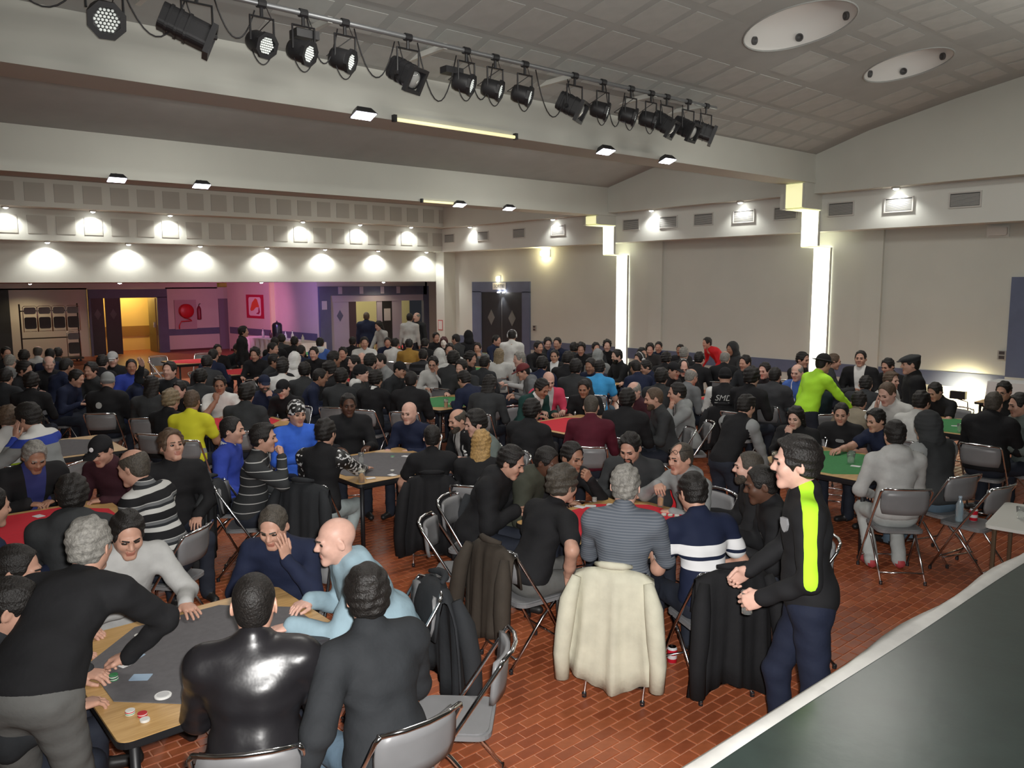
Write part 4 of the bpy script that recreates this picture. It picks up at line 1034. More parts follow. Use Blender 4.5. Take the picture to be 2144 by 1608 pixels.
def rail_pts(s):   # long side tube: front foot up to the back top
    return [(0.215 * s, 0.235, 0.012), (0.21 * s, 0.02, 0.40), (0.205 * s, -0.235, 0.80), (0.19 * s, -0.25, 0.825)]
def chair_parts():
    P = [('seat', seat_pad(), M_seat, False), ('backrest', curved_pad(0.195, 0.60, 0.81, 0.045, 0.022, -0.205), M_seat, True)]
    for s in (-1, 1):
        P.append(('leg', MB().tube(rail_pts(s), 0.011, 8), M_chrome, True))
        P.append(('leg', MB().tube([(0.18 * s, -0.27, 0.012), (0.185 * s, 0.0, 0.34), (0.185 * s, 0.10, 0.425)], 0.011, 8), M_chrome, True))
    P.append(('top_rail', MB().tube([(-0.19, -0.25, 0.825), (-0.1, -0.285, 0.832), (0, -0.297, 0.834), (0.1, -0.285, 0.832), (0.19, -0.25, 0.825)], 0.011, 8), M_chrome, True))
    P.append(('crossbar', MB().tube([(-0.21, 0.18, 0.12), (0.21, 0.18, 0.12)], 0.008, 6), M_chrome, True))
    P.append(('crossbar', MB().tube([(-0.18, -0.22, 0.09), (0.18, -0.22, 0.09)], 0.008, 6), M_chrome, True))
    return P
CH = [(n, b.mesh(n, m, sm)) for n, b, m, sm in chair_parts()]
FOOT = {}
for n, m in CH:
    if n == 'leg':
        p = min(m.vertices, key=lambda v: v.co.z).co
        FOOT[m.name] = MB().lathe([(0.013, 0), (0.015, 0.004), (0.015, 0.028), (0.012, 0.032)], 8, Matrix.Translation((p.x, p.y + (0.008 if p.y > 0 else -0.004) * 0, 0.0))).mesh('foot_cap', M_black)
_j = MB(); 
for n, b, m, sm in chair_parts(): _j.add(b.v, b.f, 1 if m is M_chrome else 0)
CHAIR_FAR = _j.mesh('folding_chair', [M_seat, M_chrome])
def chair(x, y, rz, label, group=None, full=True):
    pr = dict(label=label, category='chair')
    if group: pr['group'] = group
    if not full: return obj('folding_chair', CHAIR_FAR, None, (x, y, 0), (0, 0, rz), **pr)
    t = empty('folding_chair', (x, y, 0), rz, **pr)
    for n, m in CH:
        c = obj(n, m, t)
        if n == 'leg': obj('foot_cap', FOOT[m.name], c)
    return t

# ------------------------------------------------------------------ card tables
def wood_mat():
    m = bpy.data.materials.new('beech_laminate'); m.use_nodes = True; nt = m.node_tree; b = nt.nodes['Principled BSDF']; b.inputs['Roughness'].default_value = 0.35
    tc = nt.nodes.new('ShaderNodeTexCoord'); mp = nt.nodes.new('ShaderNodeMapping'); mp.inputs['Scale'].default_value = (2, 26, 26)
    n = nt.nodes.new('ShaderNodeTexNoise'); n.inputs['Scale'].default_value = 3; n.inputs['Detail'].default_value = 5
    cr = nt.nodes.new('ShaderNodeValToRGB'); cr.color_ramp.elements[0].position = 0.35; cr.color_ramp.elements[0].color = (0.46, 0.27, 0.10, 1); cr.color_ramp.elements[1].position = 0.7; cr.color_ramp.elements[1].color = (0.60, 0.38, 0.16, 1)
    nt.links.new(tc.outputs['Object'], mp.inputs[0]); nt.links.new(mp.outputs[0], n.inputs['Vector']); nt.links.new(n.outputs['Fac'], cr.inputs[0]); nt.links.new(cr.outputs[0], b.inputs['Base Color'])
    return m
M_wood = wood_mat()
FELT = {'grey': mat('grey_felt', (0.115, 0.11, 0.115), 0.95, bump=0.15, bscale=400, var=0.08, vscale=30), 'red': mat('red_felt', (0.55, 0.012, 0.028), 0.9, bump=0.15, bscale=400, var=0.05, vscale=20), 'green': mat('green_felt', (0.045, 0.22, 0.07), 0.95, bump=0.15, bscale=400, var=0.08, vscale=30)}
HS_T, TZ = 0.60, 0.75
top_me = MB().prism(rrect(-HS_T, HS_T, -HS_T, HS_T, 0.05), TZ - 0.022, TZ).mesh('tabletop', M_wood)
band_me = MB(); 
for a, b_ in ((HS_T + 0.004, HS_T - 0.004),):
    o_, i_ = rrect(-a, a, -a, a, 0.054), rrect(-b_, b_, -b_, b_, 0.046); n = len(o_)
    vs = [(x, y, TZ - 0.032) for x, y in o_] + [(x, y, TZ - 0.002) for x, y in o_] + [(x, y, TZ - 0.032) for x, y in i_]
    band_me.add(vs, [(k, (k + 1) % n, n + (k + 1) % n, n + k) for k in range(n)] + [((k + 1) % n, k, 2 * n + k, 2 * n + (k + 1) % n) for k in range(n)])
band_me = band_me.mesh('edge_band', M_black)
c_ = 0.30; s_ = 0.525
octo = [(s_, -s_ + c_), (s_, s_ - c_), (s_ - c_, s_), (-s_ + c_, s_), (-s_, s_ - c_), (-s_, -s_ + c_), (-s_ + c_, -s_), (s_ - c_, -s_)]
felt_me = {k: MB().prism(octo, TZ, TZ + 0.004).mesh('felt', m) for k, m in FELT.items()}
def tleg(sx, sy):
    b = MB(); b.tube([(0.53 * sx, 0.53 * sy, 0.0), (0.53 * sx, 0.53 * sy, TZ - 0.022)], 0.020, 10)
    return b.mesh('leg', M_black, True), MB().lathe([(0.028, 0), (0.028, 0.03), (0.02, 0.035)], 10, Matrix.Translation((0.53 * sx, 0.53 * sy, 0.0))).mesh('foot', M_black)
leg_me = [tleg(a, b_) for a in (-1, 1) for b_ in (-1, 1)]
apr_me = [MB().box(-0.53, 0.53, y - 0.012, y + 0.012, TZ - 0.07, TZ - 0.023).mesh('apron', M_black) for y in (-0.53, 0.53)] + [MB().box(x - 0.012, x + 0.012, -0.53, 0.53, TZ - 0.07, TZ - 0.023).mesh('apron', M_black) for x in (-0.53, 0.53)]
def card_table(x, y, felt, label, rz=0.0):
    t = empty('card_table', (x, y, 0), rz, label=label, category='table', group='felt-covered card tables')
    obj('tabletop', top_me, t); obj('edge_band', band_me, t); obj('felt', felt_me[felt], t)
    for m, fm in leg_me: l_ = obj('leg', m, t); obj('foot', fm, l_)
    for m in apr_me: obj('apron', m, t)
    return t
TABLES = [(1.37,3.88,'grey'),(4.50,3.92,'red'),(7.68,3.92,'green'),(10.75,3.95,'green'),(13.7,4.0,'green'),
 (1.15,6.75,'red'),(4.20,6.92,'grey'),(7.30,7.15,'red'),(10.5,7.1,'red'),(13.6,7.2,'grey'),
 (1.9,10.0,'grey'),(4.05,10.3,'red'),(7.25,9.95,'green'),(10.4,10.2,'green'),(13.5,10.3,'red'),
 (4.2,13.3,'red'),(7.2,13.4,'red'),(10.3,13.3,'green'),(13.4,13.4,'red'),
 (3.6,16.4,'green'),(6.6,16.4,'red'),(9.6,16.4,'red'),(12.6,16.5,'green'),
 (6.75,19.4,'red'),(9.9,19.4,'green'),(13.0,19.6,'red')]
TLAB = ['front left table with grey felt and beech edge', 'front middle table with red felt near the stage', 'green felt table at the right, near the stage', 'green felt table farther right, by the big black jacket', 'green felt table nearest the right wall lamp',
        'red felt table at the left edge of the room', 'grey felt table left of centre, a beer on its corner', 'red felt table before the maroon sweater', 'red felt table by the lettered club jacket', 'card table below the open-jacket man by the wall',
        'card table beside the hi-vis jacket, left', 'red felt table before the white-shirted man', 'green felt table before the pale grey sweater', 'card table amid the middle crowd, right of the green one', 'card table between the two wall slots',
        'card table in the left rear crowd, third row', 'red felt table before the dark beanie', 'card table in the third row right of the beanie', 'card table below the far wall slot', 'card table at the far left, fourth row', 'card table before the standing woman', 'card table before the buffet cloth', 'card table before the corner pillar',
        'empty red felt table near the yellow doorway', 'card table in the last row before the portal', 'card table in the last row by the dark double door']
for (x, y, c), lab in zip(TABLES, TLAB): card_table(x, y, c, lab)
# ------------------------------------------------------------------ the players
C_ = dict(blk=(.0115, .0115, .013), dkg=(.032, .034, .036), dkg2=(.035, .036, .04), chr=(.022, .024, .027), gry=(.24, .25, .25), gry2=(.13, .135, .14), lgr=(.42, .42, .41), wht=(.62, .62, .60), wht2=(.50, .50, .48), wht3=(.75, .75, .76),
          nvy=(.012, .017, .042), nvy2=(.03, .035, .14), nvyp=(.012, .016, .034), roy=(.03, .055, .32), roy2=(.04, .13, .60), roy3=(.06, .13, .40), sky=(.05, .30, .60), vio=(.09, .10, .34), plb=(.27, .38, .44), red=(.55, .018, .025), mar=(.075, .008, .018), mar2=(.040, .012, .018), mar3=(.10, .02, .03),
          neon=(.42, .80, .03), yel=(.60, .58, .03), mus=(.30, .17, .035), olv=(.045, .048, .035), grn=(.012, .045, .040), ggr=(.12, .145, .135), teal=(.008, .018, .022), pnk=(.55, .05, .10), sand=(.22, .19, .14), crm=(.55, .53, .42),
          jnd=(.020, .024, .036), jnb=(.10, .15, .20), jng=(.12, .12, .115), jnl=(.38, .44, .44), lgp=(.42, .44, .43), dk=(.010, .008, .007), gb=(.055, .046, .036), gr=(.22, .21, .19), br=(.085, .055, .035), bl=(.36, .22, .08), fa=(.20, .15, .09), rb=(.07, .02, .02), brn=(.045, .036, .028), trk=(.0115, .0115, .013))
SKIN = [(.72, .66, .60), (.60, .36, .285), (.49, .275, .20), (.33, .175, .115), (.10, .047, .03)]
def cloth(k):
    if k == 'lea': return mat('black_leather', (.014, .013, .015), 0.36, bump=0.3, bscale=11, spec=0.5)
    if k == 'polo': return stripes('navy_polo_white_bands', [(0, C_['nvy']), (.376, C_['wht3']), (.408, C_['nvy']), (.418, C_['wht3']), (.455, C_['nvy'])], 2.0)
    if k == 'fstr': return stripes('blue_grey_fine_stripes', [(0, (.10, .115, .14)), (.6, (.16, .175, .20))], 0.016)
    if k == 'tstr': return stripes('dark_knit_thin_white_lines', [(0, C_['dkg']), (.90, C_['lgr'])], 0.075)
    if k == 'pstr': return stripes('grey_white_black_rugby_stripes', [(0, C_['blk']), (.32, C_['wht2']), (.56, C_['chr']), (.70, C_['gry2']), (.86, C_['lgr']), (.90, C_['blk'])], 0.125)
    if k == 'wbg': return stripes('white_blue_grey_jacket', [(0, C_['gry']), (.475, C_['roy']), (.515, C_['wht'])], 2.0)
    if k == 'hvw': return stripes('white_over_hivis', [(0, (.36, .48, .03)), (.40, C_['wht'])], 2.0)
    if k == 'bband': return stripes('dark_banded_knit', [(0, C_['blk']), (.5, C_['dkg2'])], 0.12)
    if k == 'camo': return bandana_mat()
    if k == 'trk': return mat('cloth_trk', C_['blk'], 0.7, bump=0.15, bscale=35)
    if k == 'neon': return mat('cloth_neon', C_['neon'], 0.8, bump=0.15, bscale=35)
    return mat('cloth_' + k, C_[k], 0.82, spec=0.25, bump=0.22, bscale=35, var=0.10, vscale=9)
def hairm(k): return mat('hair_' + k, C_[k], 0.55, spec=0.4, bump=0.6, bscale=110, var=0.35, vscale=60)
def skinm(i): return mat('skin_%d' % i, SKIN[i], 0.48, spec=0.35, var=0.07, vscale=30)
M_eye = mat('eye_dark', (.030, .022, .018), 0.15)
def print_mat(name, base, over, rough=0.8, emit=0.0):
    """cloth with a flat printed area where the mesh attribute 'print' is below zero"""
    key = 'print_' + name
    if key in _mats: return _mats[key]
    m = bpy.data.materials.new(key); m.use_nodes = True; nt = m.node_tree; b = nt.nodes['Principled BSDF']; b.inputs['Roughness'].default_value = rough; b.inputs['Specular IOR Level'].default_value = 0.25
    at = nt.nodes.new('ShaderNodeAttribute'); at.attribute_name = 'print'
    lt = nt.nodes.new('ShaderNodeMath'); lt.operation = 'LESS_THAN'; lt.inputs[1].default_value = 0.0
    nt.links.new(at.outputs['Fac'], lt.inputs[0])
    mx = nt.nodes.new('ShaderNodeMix'); mx.data_type = 'RGBA'; mx.inputs['A'].default_value = (*base, 1); mx.inputs['B'].default_value = (*over, 1)
    nt.links.new(lt.outputs[0], mx.inputs['Factor']); nt.links.new(mx.outputs['Result'], b.inputs['Base Color'])
    _mats[key] = m; return m
def seg_d(P, a, b):
    ba = b - a; t = np.clip(((P - a) @ ba) / (ba @ ba), 0, 1); return np.linalg.norm(P - a - t[:, None] * ba, axis=1), t
PEOPLE = [
 ('man in black leather jacket seen from behind at the front grey table', 1.21, 3.01, -0.53, 1.02, 0, dict(lean=8, hp=6, girth=1.08, bulk=0.012), 'lea', 'jnd', 'buzz', 'dk', 2, dict(), None),
 ('dark-haired man in dark blazer seen from behind, one hand hanging down', 1.70, 2.79, -0.00, 1.00, 0, dict(lean=14, hy=-25, hp=8, lh=((-0.43, -0.02, 0.58), (-0.2, -0.1, -1), (0.2, 1, 0), 'relax', (-0.5, -1, 0.2)), bulk=0.012), 'chr', 'jnb', 'thick', 'dk', 2, dict(), None),
 ('grey-haired man in black sweater leaning over the front grey table to deal', 0.53, 3.58, -0.74, 1.00, 0, dict(lean=52, hp=10, rh=((0.13, 0.52, 0.84), (-0.9, 0.25, -0.25), (0, 0, -1), 'cards', (1, 0.4, 0.25)), lh=((-0.28, 0.45, 0.8), (0, 1, -0.1), (0, 0, -1), 'flat'), kind='stand', girth=1.1), 'blk', 'jng', 'short', 'gr', 2, dict(), None),
 ('man in charcoal jacket in profile at the left picture edge, nearest', 0.36, 3.91, -1.88, 1.00, 0, dict(lean=12, hp=14, bulk=0.01), 'chr', 'jnd', 'crop', 'dk', 2, dict(), None),
 ('teenager in black tracksuit with neon yellow shoulder stripe, walking by the stage', 3.69, 2.00, 0.59, 1.03, 0, dict(lean=4, hp=4, rh=((0.2, 0.28, 0.98), (-0.2, 0.8, -0.5), (-1, 0, -0.2), 'grip'), lh=((-0.22, 0.22, 1.0), (0.1, 0.9, -0.4), (1, 0, -0.3), 'grip'), kind='stand', girth=0.94, bulk=0.0, head='slim', stance=((0.09, 0.1), (-0.09, -0.16))), 'blk', 'nvyp', 'quiff', 'dk', 1, dict(neon=True), None),
 ('bald man in pale blue hoodie leaning in from the right, front grey table', 2.31, 3.77, 1.29, 1.00, 0, dict(lean=24, hp=8, lh='table_far', girth=1.25, bulk=0.015, hood=True), 'plb', 'jnd', None, 'gb', 1, dict(hood=True), None),
 ('man with dark cropped hair in grey shirt at the left picture edge', 0.49, 4.49, -1.98, 0.98, 0, dict(lean=10, hp=15), 'gry', 'jnd', 'crop', 'dk', 2, dict(), None),
 ('grey-haired man in blue-grey fine striped sweater, seen from behind', 3.74, 3.29, -1.03, 1.04, 0, dict(lean=4, hp=4), 'fstr', 'jnd', 'short', 'gr', 1, dict(), None),
 ('man in navy polo with two broad white bands, front red table', 4.15, 2.94, -0.41, 1.00, 0, dict(lean=14, hp=16, rh='lap', sleeve='short'), 'polo', 'jnd', 'short', 'dk', 2, dict(glasses=True), None),
 ('smiling man in light grey sweater at the front grey table', 1.21, 4.97, -3.05, 1.00, 0, dict(lean=18, hy=-10, hp=24, rh='table_in', lh='table_far', girth=1.08), 'lgr', 'jnd', 'short', 'dk', 2, dict(), None),
 ('man in navy sweater resting his cheek on his hand, front grey table', 2.14, 4.65, 2.38, 0.96, 0, dict(lean=20, hp=22, rh='table_in', lh='cheek'), 'nvy', 'jnd', 'crop', 'gb', 2, dict(), None),
 ('man in black short-sleeved top bending in from the left, front red table', 3.55, 3.98, -1.68, 1.00, 0, dict(lean=26, hp=12, rh=((0.3, 0.12, 0.62), (0.1, 0.3, -1), (-1, 0, 0), 'relax'), sleeve='short'), 'blk', 'jng', 'curly', 'gb', 2, dict(), None),
 ('dark-skinned man in black jacket with small white logo, right of front red table', 4.90, 2.79, 0.73, 1.00, 0, dict(lean=16, hp=14, bulk=0.01), 'blk', 'jnd', 'crop', 'dk', 4, dict(logo=True, shoes='white'), None),
 ('dark-haired person in grey coat and scarf seen from behind, left red table', 1.11, 5.55, -0.34, 1.00, 1, dict(lean=10, hp=12, bulk=0.012, hood=True), 'dkg', 'jnd', 'thick', 'dk', 2, dict(hood=True), None),
 ('person in dark navy top cut off by the left picture edge', 0.56, 5.69, -1.35, 1.00, 1, dict(lean=10, hp=12), 'nvy', 'jnd', 'crop', 'dk', 2, dict(), None),
 ('balding man in grey, white and black striped polo, seen from behind', 1.79, 5.90, 0.70, 1.05, 1, dict(lean=16, hp=14, lh='lap', girth=1.12), 'pstr', 'jnd', 'ring', 'gb', 2, dict(), None),
 ('bearded man with grey buzz cut in black jacket, right of front red table', 5.31, 3.26, 0.71, 0.96, 0, dict(lean=10, hp=2, bulk=0.012), 'blk', 'jnd', 'buzz', 'gb', 1, dict(beard='beard'), None),
 ('man in black hooded parka in profile at the front red table', 3.90, 4.99, -2.59, 1.00, 0, dict(lean=22, hp=26, rh='table_in', lh='table_in', bulk=0.02, hood=True), 'blk', 'jnd', 'short', 'dk', 2, dict(hood=True), None),
 ('dark-skinned man in olive jacket looking down at the front red table', 4.32, 4.99, -2.81, 0.96, 0, dict(lean=24, hp=22, rh='table_in', bulk=0.015, hood=True), 'olv', 'jnd', 'crop', 'dk', 4, dict(hood=True), None),
 ('older man in grey hoodie holding a small beer, glasses pushed up', 5.35, 3.90, 1.38, 0.96, 0, dict(lean=16, hp=6, rh='drink', lh='table_in', hood=True), 'gry', 'jnd', 'receding', 'gb', 2, dict(hood=True, glassup=True), None),
 ('young man with a fist at his mouth, white collar, front red table', 4.71, 4.95, 2.97, 0.96, 0, dict(lean=24, hy=8, hp=14, rh='table_in', lh='mouth'), 'blk', 'jnd', 'short', 'dk', 3, dict(collarw=True), None),
 ('man with goatee in dark grey sweater at the far side of front red table', 5.34, 4.54, 2.08, 1.00, 0, dict(lean=18, hy=-8, hp=26, rh='table_in', lh='table_in'), 'dkg', 'jnd', 'short', 'dk', 2, dict(beard='goatee'), None),
 ('woman with long blonde hair seen from behind, middle grey table', 4.34, 5.51, -0.88, 0.93, 1, dict(lean=10, hp=12, head='f'), 'blk', 'jnd', 'long', 'bl', 1, dict(), None),
 ('man with wavy grey-brown hair in black coat looking up', 2.15, 6.86, 3.05, 1.00, 1, dict(lean=4, hy=10, hp=-10, rh='lap', lh='lap', bulk=0.012), 'blk', 'jnd', 'curly', 'br', 2, dict(), None),
 ('man in black vest with black-and-white patterned sleeves and pale jeans', 3.31, 6.50, -1.00, 1.00, 1, dict(lean=8, hp=8, rh='table_far', legs='back', sleeves_accent=True), 'blk', 'jnl', 'short', 'dk', 2, dict(sleeves='camo'), None),
 ('man in thin-striped dark sweater biting his fist', 2.77, 6.78, -2.12, 1.00, 1, dict(lean=10, hp=4, rh='mouth', lh='lap'), 'tstr', 'jnd', 'quiff', 'dk', 2, dict(), None),
 ('man in black t-shirt and grey sweatpants seen from behind, middle grey table', 4.23, 6.06, -0.64, 0.92, 1, dict(lean=4, hp=4, rh=((0.2, 0.42, 0.79), (-0.3, 1, 0), (0, 0, -1), 'relax'), lh=((-0.33, 0.28, 0.58), (-0.2, 0.6, -0.6), (0, 0, -1), 'relax'), sleeve='short', legs='wide'), 'blk', 'lgp', 'crop', 'dk', 2, dict(), None),
 ('man in light grey hoodie and pale sweatpants seen from behind, right green table', 6.98, 3.02, -0.81, 1.00, 1, dict(lean=6, hp=6, lh='lap', legs='back', hood=True), 'lgr', 'lgp', 'short', 'dk', 2, dict(hood=True, shoes='redw'), None),
 ('young man in black cap with white badge and maroon sweater', 1.91, 7.50, 2.25, 0.98, 1, dict(lean=14, hp=24, lh='table_in'), 'mar2', 'jnd', 'cap', 'dk', 2, dict(badge=True), None),
 ('man in blue jumper over a white collar, watching to the right', 2.77, 7.36, -2.26, 0.99, 1, dict(lean=6, hp=4, rh='lap', lh='lap'), 'roy', 'jnd', 'crop', 'dk', 2, dict(collarw=True), None),
 ('grey-haired man in black leather jacket with clasped hands, left red table', 1.25, 7.77, -3.07, 1.00, 1, dict(lean=20, hp=30, rh='table_in', lh='table_in', girth=1.1, bulk=0.018), 'blk', 'jnd', 'short', 'gr', 3, dict(tee='nvy2'), None),
 ('young man in black vest with grey sleeves standing over the right green table', 6.59, 4.51, -1.69, 0.88, 1, dict(lean=30, hp=16, rh=((0.16, 0.52, 0.86), (0, 1, -0.2), (0, 0, -1), 'relax'), kind='stand', sleeves_accent=True), 'blk', 'jnd', 'quiff', 'dk', 2, dict(sleeves='gry'), None),
 ('young man in grey-green tee leaning in, right of middle grey table', 5.12, 6.14, 1.22, 1.00, 1, dict(lean=20, hp=16, sleeve='short'), 'ggr', 'jnd', 'thick', 'dk', 1, dict(), None),
 ('person in dark grey hood pulled up, seen from behind', 7.75, 2.95, -0.32, 1.00, 1, dict(lean=14, hp=12, bulk=0.015, sleeves_accent=True), 'dkg', 'jnb', 'hood', 'dkg', 2, dict(sleeves='gry'), None),
 ('bald bearded man in black track jacket with white piping, middle grey table', 5.21, 6.71, 1.49, 0.94, 1, dict(lean=14, hp=14), 'trk', 'jnd', 'ring', 'gb', 2, dict(beard='beard', trk=True), None),
 ('person in black hoodie seen from behind, left of the maroon sweater', 5.64, 6.38, -1.26, 0.98, 1, dict(lean=14, hp=12, girth=1.05, bulk=0.012), 'blk', 'jnd', 'thick', 'dk', 2, dict(), None),
 ('buzz-cut man in maroon sweater seen from behind', 6.27, 6.01, -0.88, 1.00, 1, dict(lean=16, hp=20, girth=1.15), 'mar', 'jnd', 'buzz', 'gb', 2, dict(), None),
 ('man in bright blue track jacket and patterned bandana', 3.71, 7.85, 3.11, 1.00, 1, dict(lean=6, hp=8, rh='table_in', lh='lap', girth=1.08), 'roy2', 'jnd', 'band', 'dk', 2, dict(), None),
 ('person in white, blue and grey banded jacket beside the hi-vis jacket', 1.67, 8.89, 0.80, 1.06, 1, dict(lean=16, hp=14, rh='cheek', lh='cheek'), 'wbg', 'jnd', 'thick', 'dk', 2, dict(), None),
 ('bald man in navy sweater at the far side of middle grey table', 5.04, 7.53, 2.07, 0.94, 1, dict(lean=12, hp=10, lh='table_in', girth=1.12, head='broad'), 'nvy', 'jnd', None, 'gb', 1, dict(), None),
 ('dark-skinned man in black zipped jacket behind the middle grey table', 4.46, 8.05, 2.77, 1.00, 1, dict(lean=8, hp=8, bulk=0.01), 'blk', 'jnd', 'crop', 'dk', 4, dict(), None),
 ('broad dark-jacketed man seen from behind, right of the maroon sweater', 6.91, 6.10, -1.11, 1.00, 1, dict(lean=14, hp=12, girth=1.1, bulk=0.015), 'blk', 'jnd', 'thick', 'dk', 2, dict(), None),
 ('person in white and yellow hi-vis jacket at the left picture edge, from behind', 1.33, 9.18, -0.41, 1.02, 1, dict(lean=8, hp=12, girth=1.15), 'hvw', 'jnd', 'short', 'br', 1, dict(), None),
 ('man in navy t-shirt reaching a bare arm across the right green table', 8.54, 3.78, 1.17, 0.93, 1, dict(lean=16, hp=16, rh=((0.1, 0.62, 0.86), (-0.2, 1, -0.05), (0, 0, -1), 'relax'), lh='lap', sleeve='short'), 'nvy', 'jnd', 'quiff', 'dk', 2, dict(), None),
 ('dark-haired woman hiding in black with a hand at her chin', 8.16, 4.59, 1.74, 0.92, 1, dict(lean=16, hp=16, rh='chin', lh='table_in', head='f'), 'blk', 'jnd', 'long', 'dk', 1, dict(), None),
 ('bearded man with cropped fair hair in dark top, in profile', 7.57, 5.94, 0.90, 1.00, 1, dict(lean=14, hp=14), 'dkg', 'jnd', 'buzz', 'br', 2, dict(beard='beard'), None),
 ('man in black printed t-shirt facing out, right green table', 8.63, 4.37, 1.95, 0.92, 1, dict(lean=10, hp=16, rh='table_in', lh='table_in', sleeve='short', girth=1.08), 'blk', 'jnd', 'crop', 'dk', 2, dict(logo=True), None),
 ('person in yellow hi-vis vest seen from behind', 3.14, 9.33, -0.71, 1.00, 1, dict(lean=8, hp=10, sleeve='short'), 'yel', 'jnd', 'crop', 'br', 3, dict(hivis=True), None),
 ('man in white t-shirt seen from behind at the far green table', 9.17, 3.84, -1.71, 1.00, 1, dict(lean=12, hp=12, sleeve='short'), 'wht2', 'jnd', 'short', 'dk', 2, dict(), None),
 ('big man in black jacket seen from behind on the far right chair', 9.49, 3.17, -1.51, 1.01, 1, dict(lean=8, hp=12, girth=1.15, bulk=0.015, hood=True), 'blk', 'jnd', 'crop', 'gb', 2, dict(hood=True), None),
 ('young man in light grey hoodie with hand at his mouth', 8.11, 6.06, 0.83, 0.99, 1, dict(lean=12, hp=8, rh='lap', lh='chin', hood=True), 'gry', 'jnd', 'short', 'dk', 2, dict(hood=True), None),
 ('man in dark grey shirt seen from behind, behind the blue jumper man', 3.82, 9.47, -0.74, 1.01, 1, dict(lean=14, hp=12, girth=1.1), 'dkg', 'jnd', 'thick', 'dk', 2, dict(), None),
 ('person with wavy light brown hair in dark top beside the yellow vest', 3.04, 9.90, -1.01, 0.97, 1, dict(lean=10, hp=12), 'blk', 'jnd', 'curly', 'fa', 2, dict(), None),
 ('man in grey-green jacket cut by the right picture edge', 9.99, 2.90, 0.82, 1.00, 1, dict(lean=10, hp=12, bulk=0.012), 'ggr', 'jnd', 'short', 'dk', 2, dict(), None),
 ('person in a sand-coloured jacket bent low behind the black printed t-shirt', 9.31, 4.64, -1.38, 1.00, 1, dict(lean=40, hp=20), 'sand', 'jnd', 'short', 'dk', 2, dict(), None),
 ('bald-headed man with pink face behind the dark broad back', 8.18, 6.88, 1.58, 0.96, 1, dict(lean=12, hp=18), 'mar2', 'jnd', 'ring', 'gr', 1, dict(), None),
 ('close-cropped man hiding his face in his hand, pale top', 9.90, 4.26, 1.38, 1.06, 1, dict(lean=22, hp=24, rh='cheek', lh='table_in'), 'wht2', 'jnd', 'buzz', 'br', 1, dict(), None),
 ('person with long dark hair bent over, left of the red-brimmed cap', 6.77, 8.50, -1.03, 1.00, 1, dict(lean=24, hp=20), 'dkg', 'jnd', 'long', 'dk', 2, dict(), None),
 ('person in neon yellow jacket and dark hat reaching right', 9.58, 5.34, -1.95, 0.96, 1, dict(lean=20, hp=12, rh=((0.2, 0.55, 1.0), (0, 1, -0.1), (0, 0, -1), 'flat'), lh='down', kind='stand'), 'neon', 'jnd', 'fedora', 'blk', 2, dict(), None),
 ('man in a flat cap and dark coat standing in profile by the wall', 10.14, 4.23, 0.58, 0.96, 1, dict(lean=2, hp=6, rh='down', lh='down', kind='stand', bulk=0.018), 'blk', 'jnd', 'flatcap', 'dkg', 2, dict(), None),
 ('man in dark green jacket over white tee bending to the red table', 7.32, 8.27, -3.02, 1.00, 1, dict(lean=24, hp=30, bulk=0.012), 'grn', 'jnd', 'short', 'dk', 3, dict(tee='wht'), None),
 ('man in black jacket seen from behind at the green table', 6.12, 9.32, -0.85, 1.00, 1, dict(lean=12, hp=12, bulk=0.015), 'blk', 'jnd', 'receding', 'dk', 2, dict(), None),
 ('player in black left of the ruddy man', 9.42, 6.16, -1.52, 1.05, 2, dict(lean=14, hp=8), 'blk', 'jnd', 'curly', 'dk', 1, dict(), 'dark-clothed players between the wall slots'),
 ('man in black t-shirt with bare forearms at the middle red table', 8.16, 7.87, 2.13, 0.94, 1, dict(lean=18, hp=20, sleeve='short'), 'blk', 'jnd', 'crop', 'dk', 3, dict(), None),
 ('person with white collar showing at the neck, dark top, from behind', 5.82, 9.82, -1.07, 1.00, 1, dict(lean=10, hp=12), 'blk', 'jnd', 'thick', 'dk', 2, dict(collarw=True), None),
 ('man in dark teal sweater with his back turned, before the lanyard man', 10.05, 5.45, -0.55, 1.00, 1, dict(lean=6, hp=14), 'teal', 'jnb', 'crop', 'dk', 2, dict(), None),
 ('bald man in a bright pink-red cardigan', 7.84, 8.40, 2.65, 1.00, 1, dict(lean=12, hp=24), 'pnk', 'jnd', None, 'gb', 1, dict(tee='lgr'), None),
 ('player in dark grey left of the man with dark cap', 8.93, 7.24, -1.24, 1.00, 2, dict(lean=10, hp=8), 'dkg', 'jnd', 'thick', 'dk', 2, dict(), 'dark-clothed players between the wall slots'),
 ('man in dark cap with flushed face looking down left', 4.90, 10.41, 2.22, 0.96, 1, dict(lean=14, hp=20), 'blk', 'jnd', 'cap', 'dk', 1, dict(), None),
 ('man in navy sweater bending low over the green table', 7.19, 9.06, 0.05, 1.02, 1, dict(lean=30, hp=24), 'nvy', 'jnd', 'short', 'dk', 2, dict(), None),
 ('person in dark grey coat seen from behind, left of the wavy hair', 3.28, 11.21, -0.55, 1.00, 1, dict(lean=10, hp=12), 'dkg', 'jnd', 'long', 'dk', 2, dict(), None),
 ('man in black club jacket lettered SMD on the back', 9.66, 6.64, -1.00, 1.00, 1, dict(lean=14, hp=14, sleeves_accent=True), 'blk', 'jnd', 'beanie', 'blk', 2, dict(sleeves='wht', smd=True), None),
 ('player in dark grey left of the person in dark beanie and grey jacket', 5.59, 10.32, -0.85, 1.00, 2, dict(lean=10, hp=8), 'dkg', 'jnd', 'thick', 'dk', 2, dict(), 'dark-clothed players before the entrance portal'),
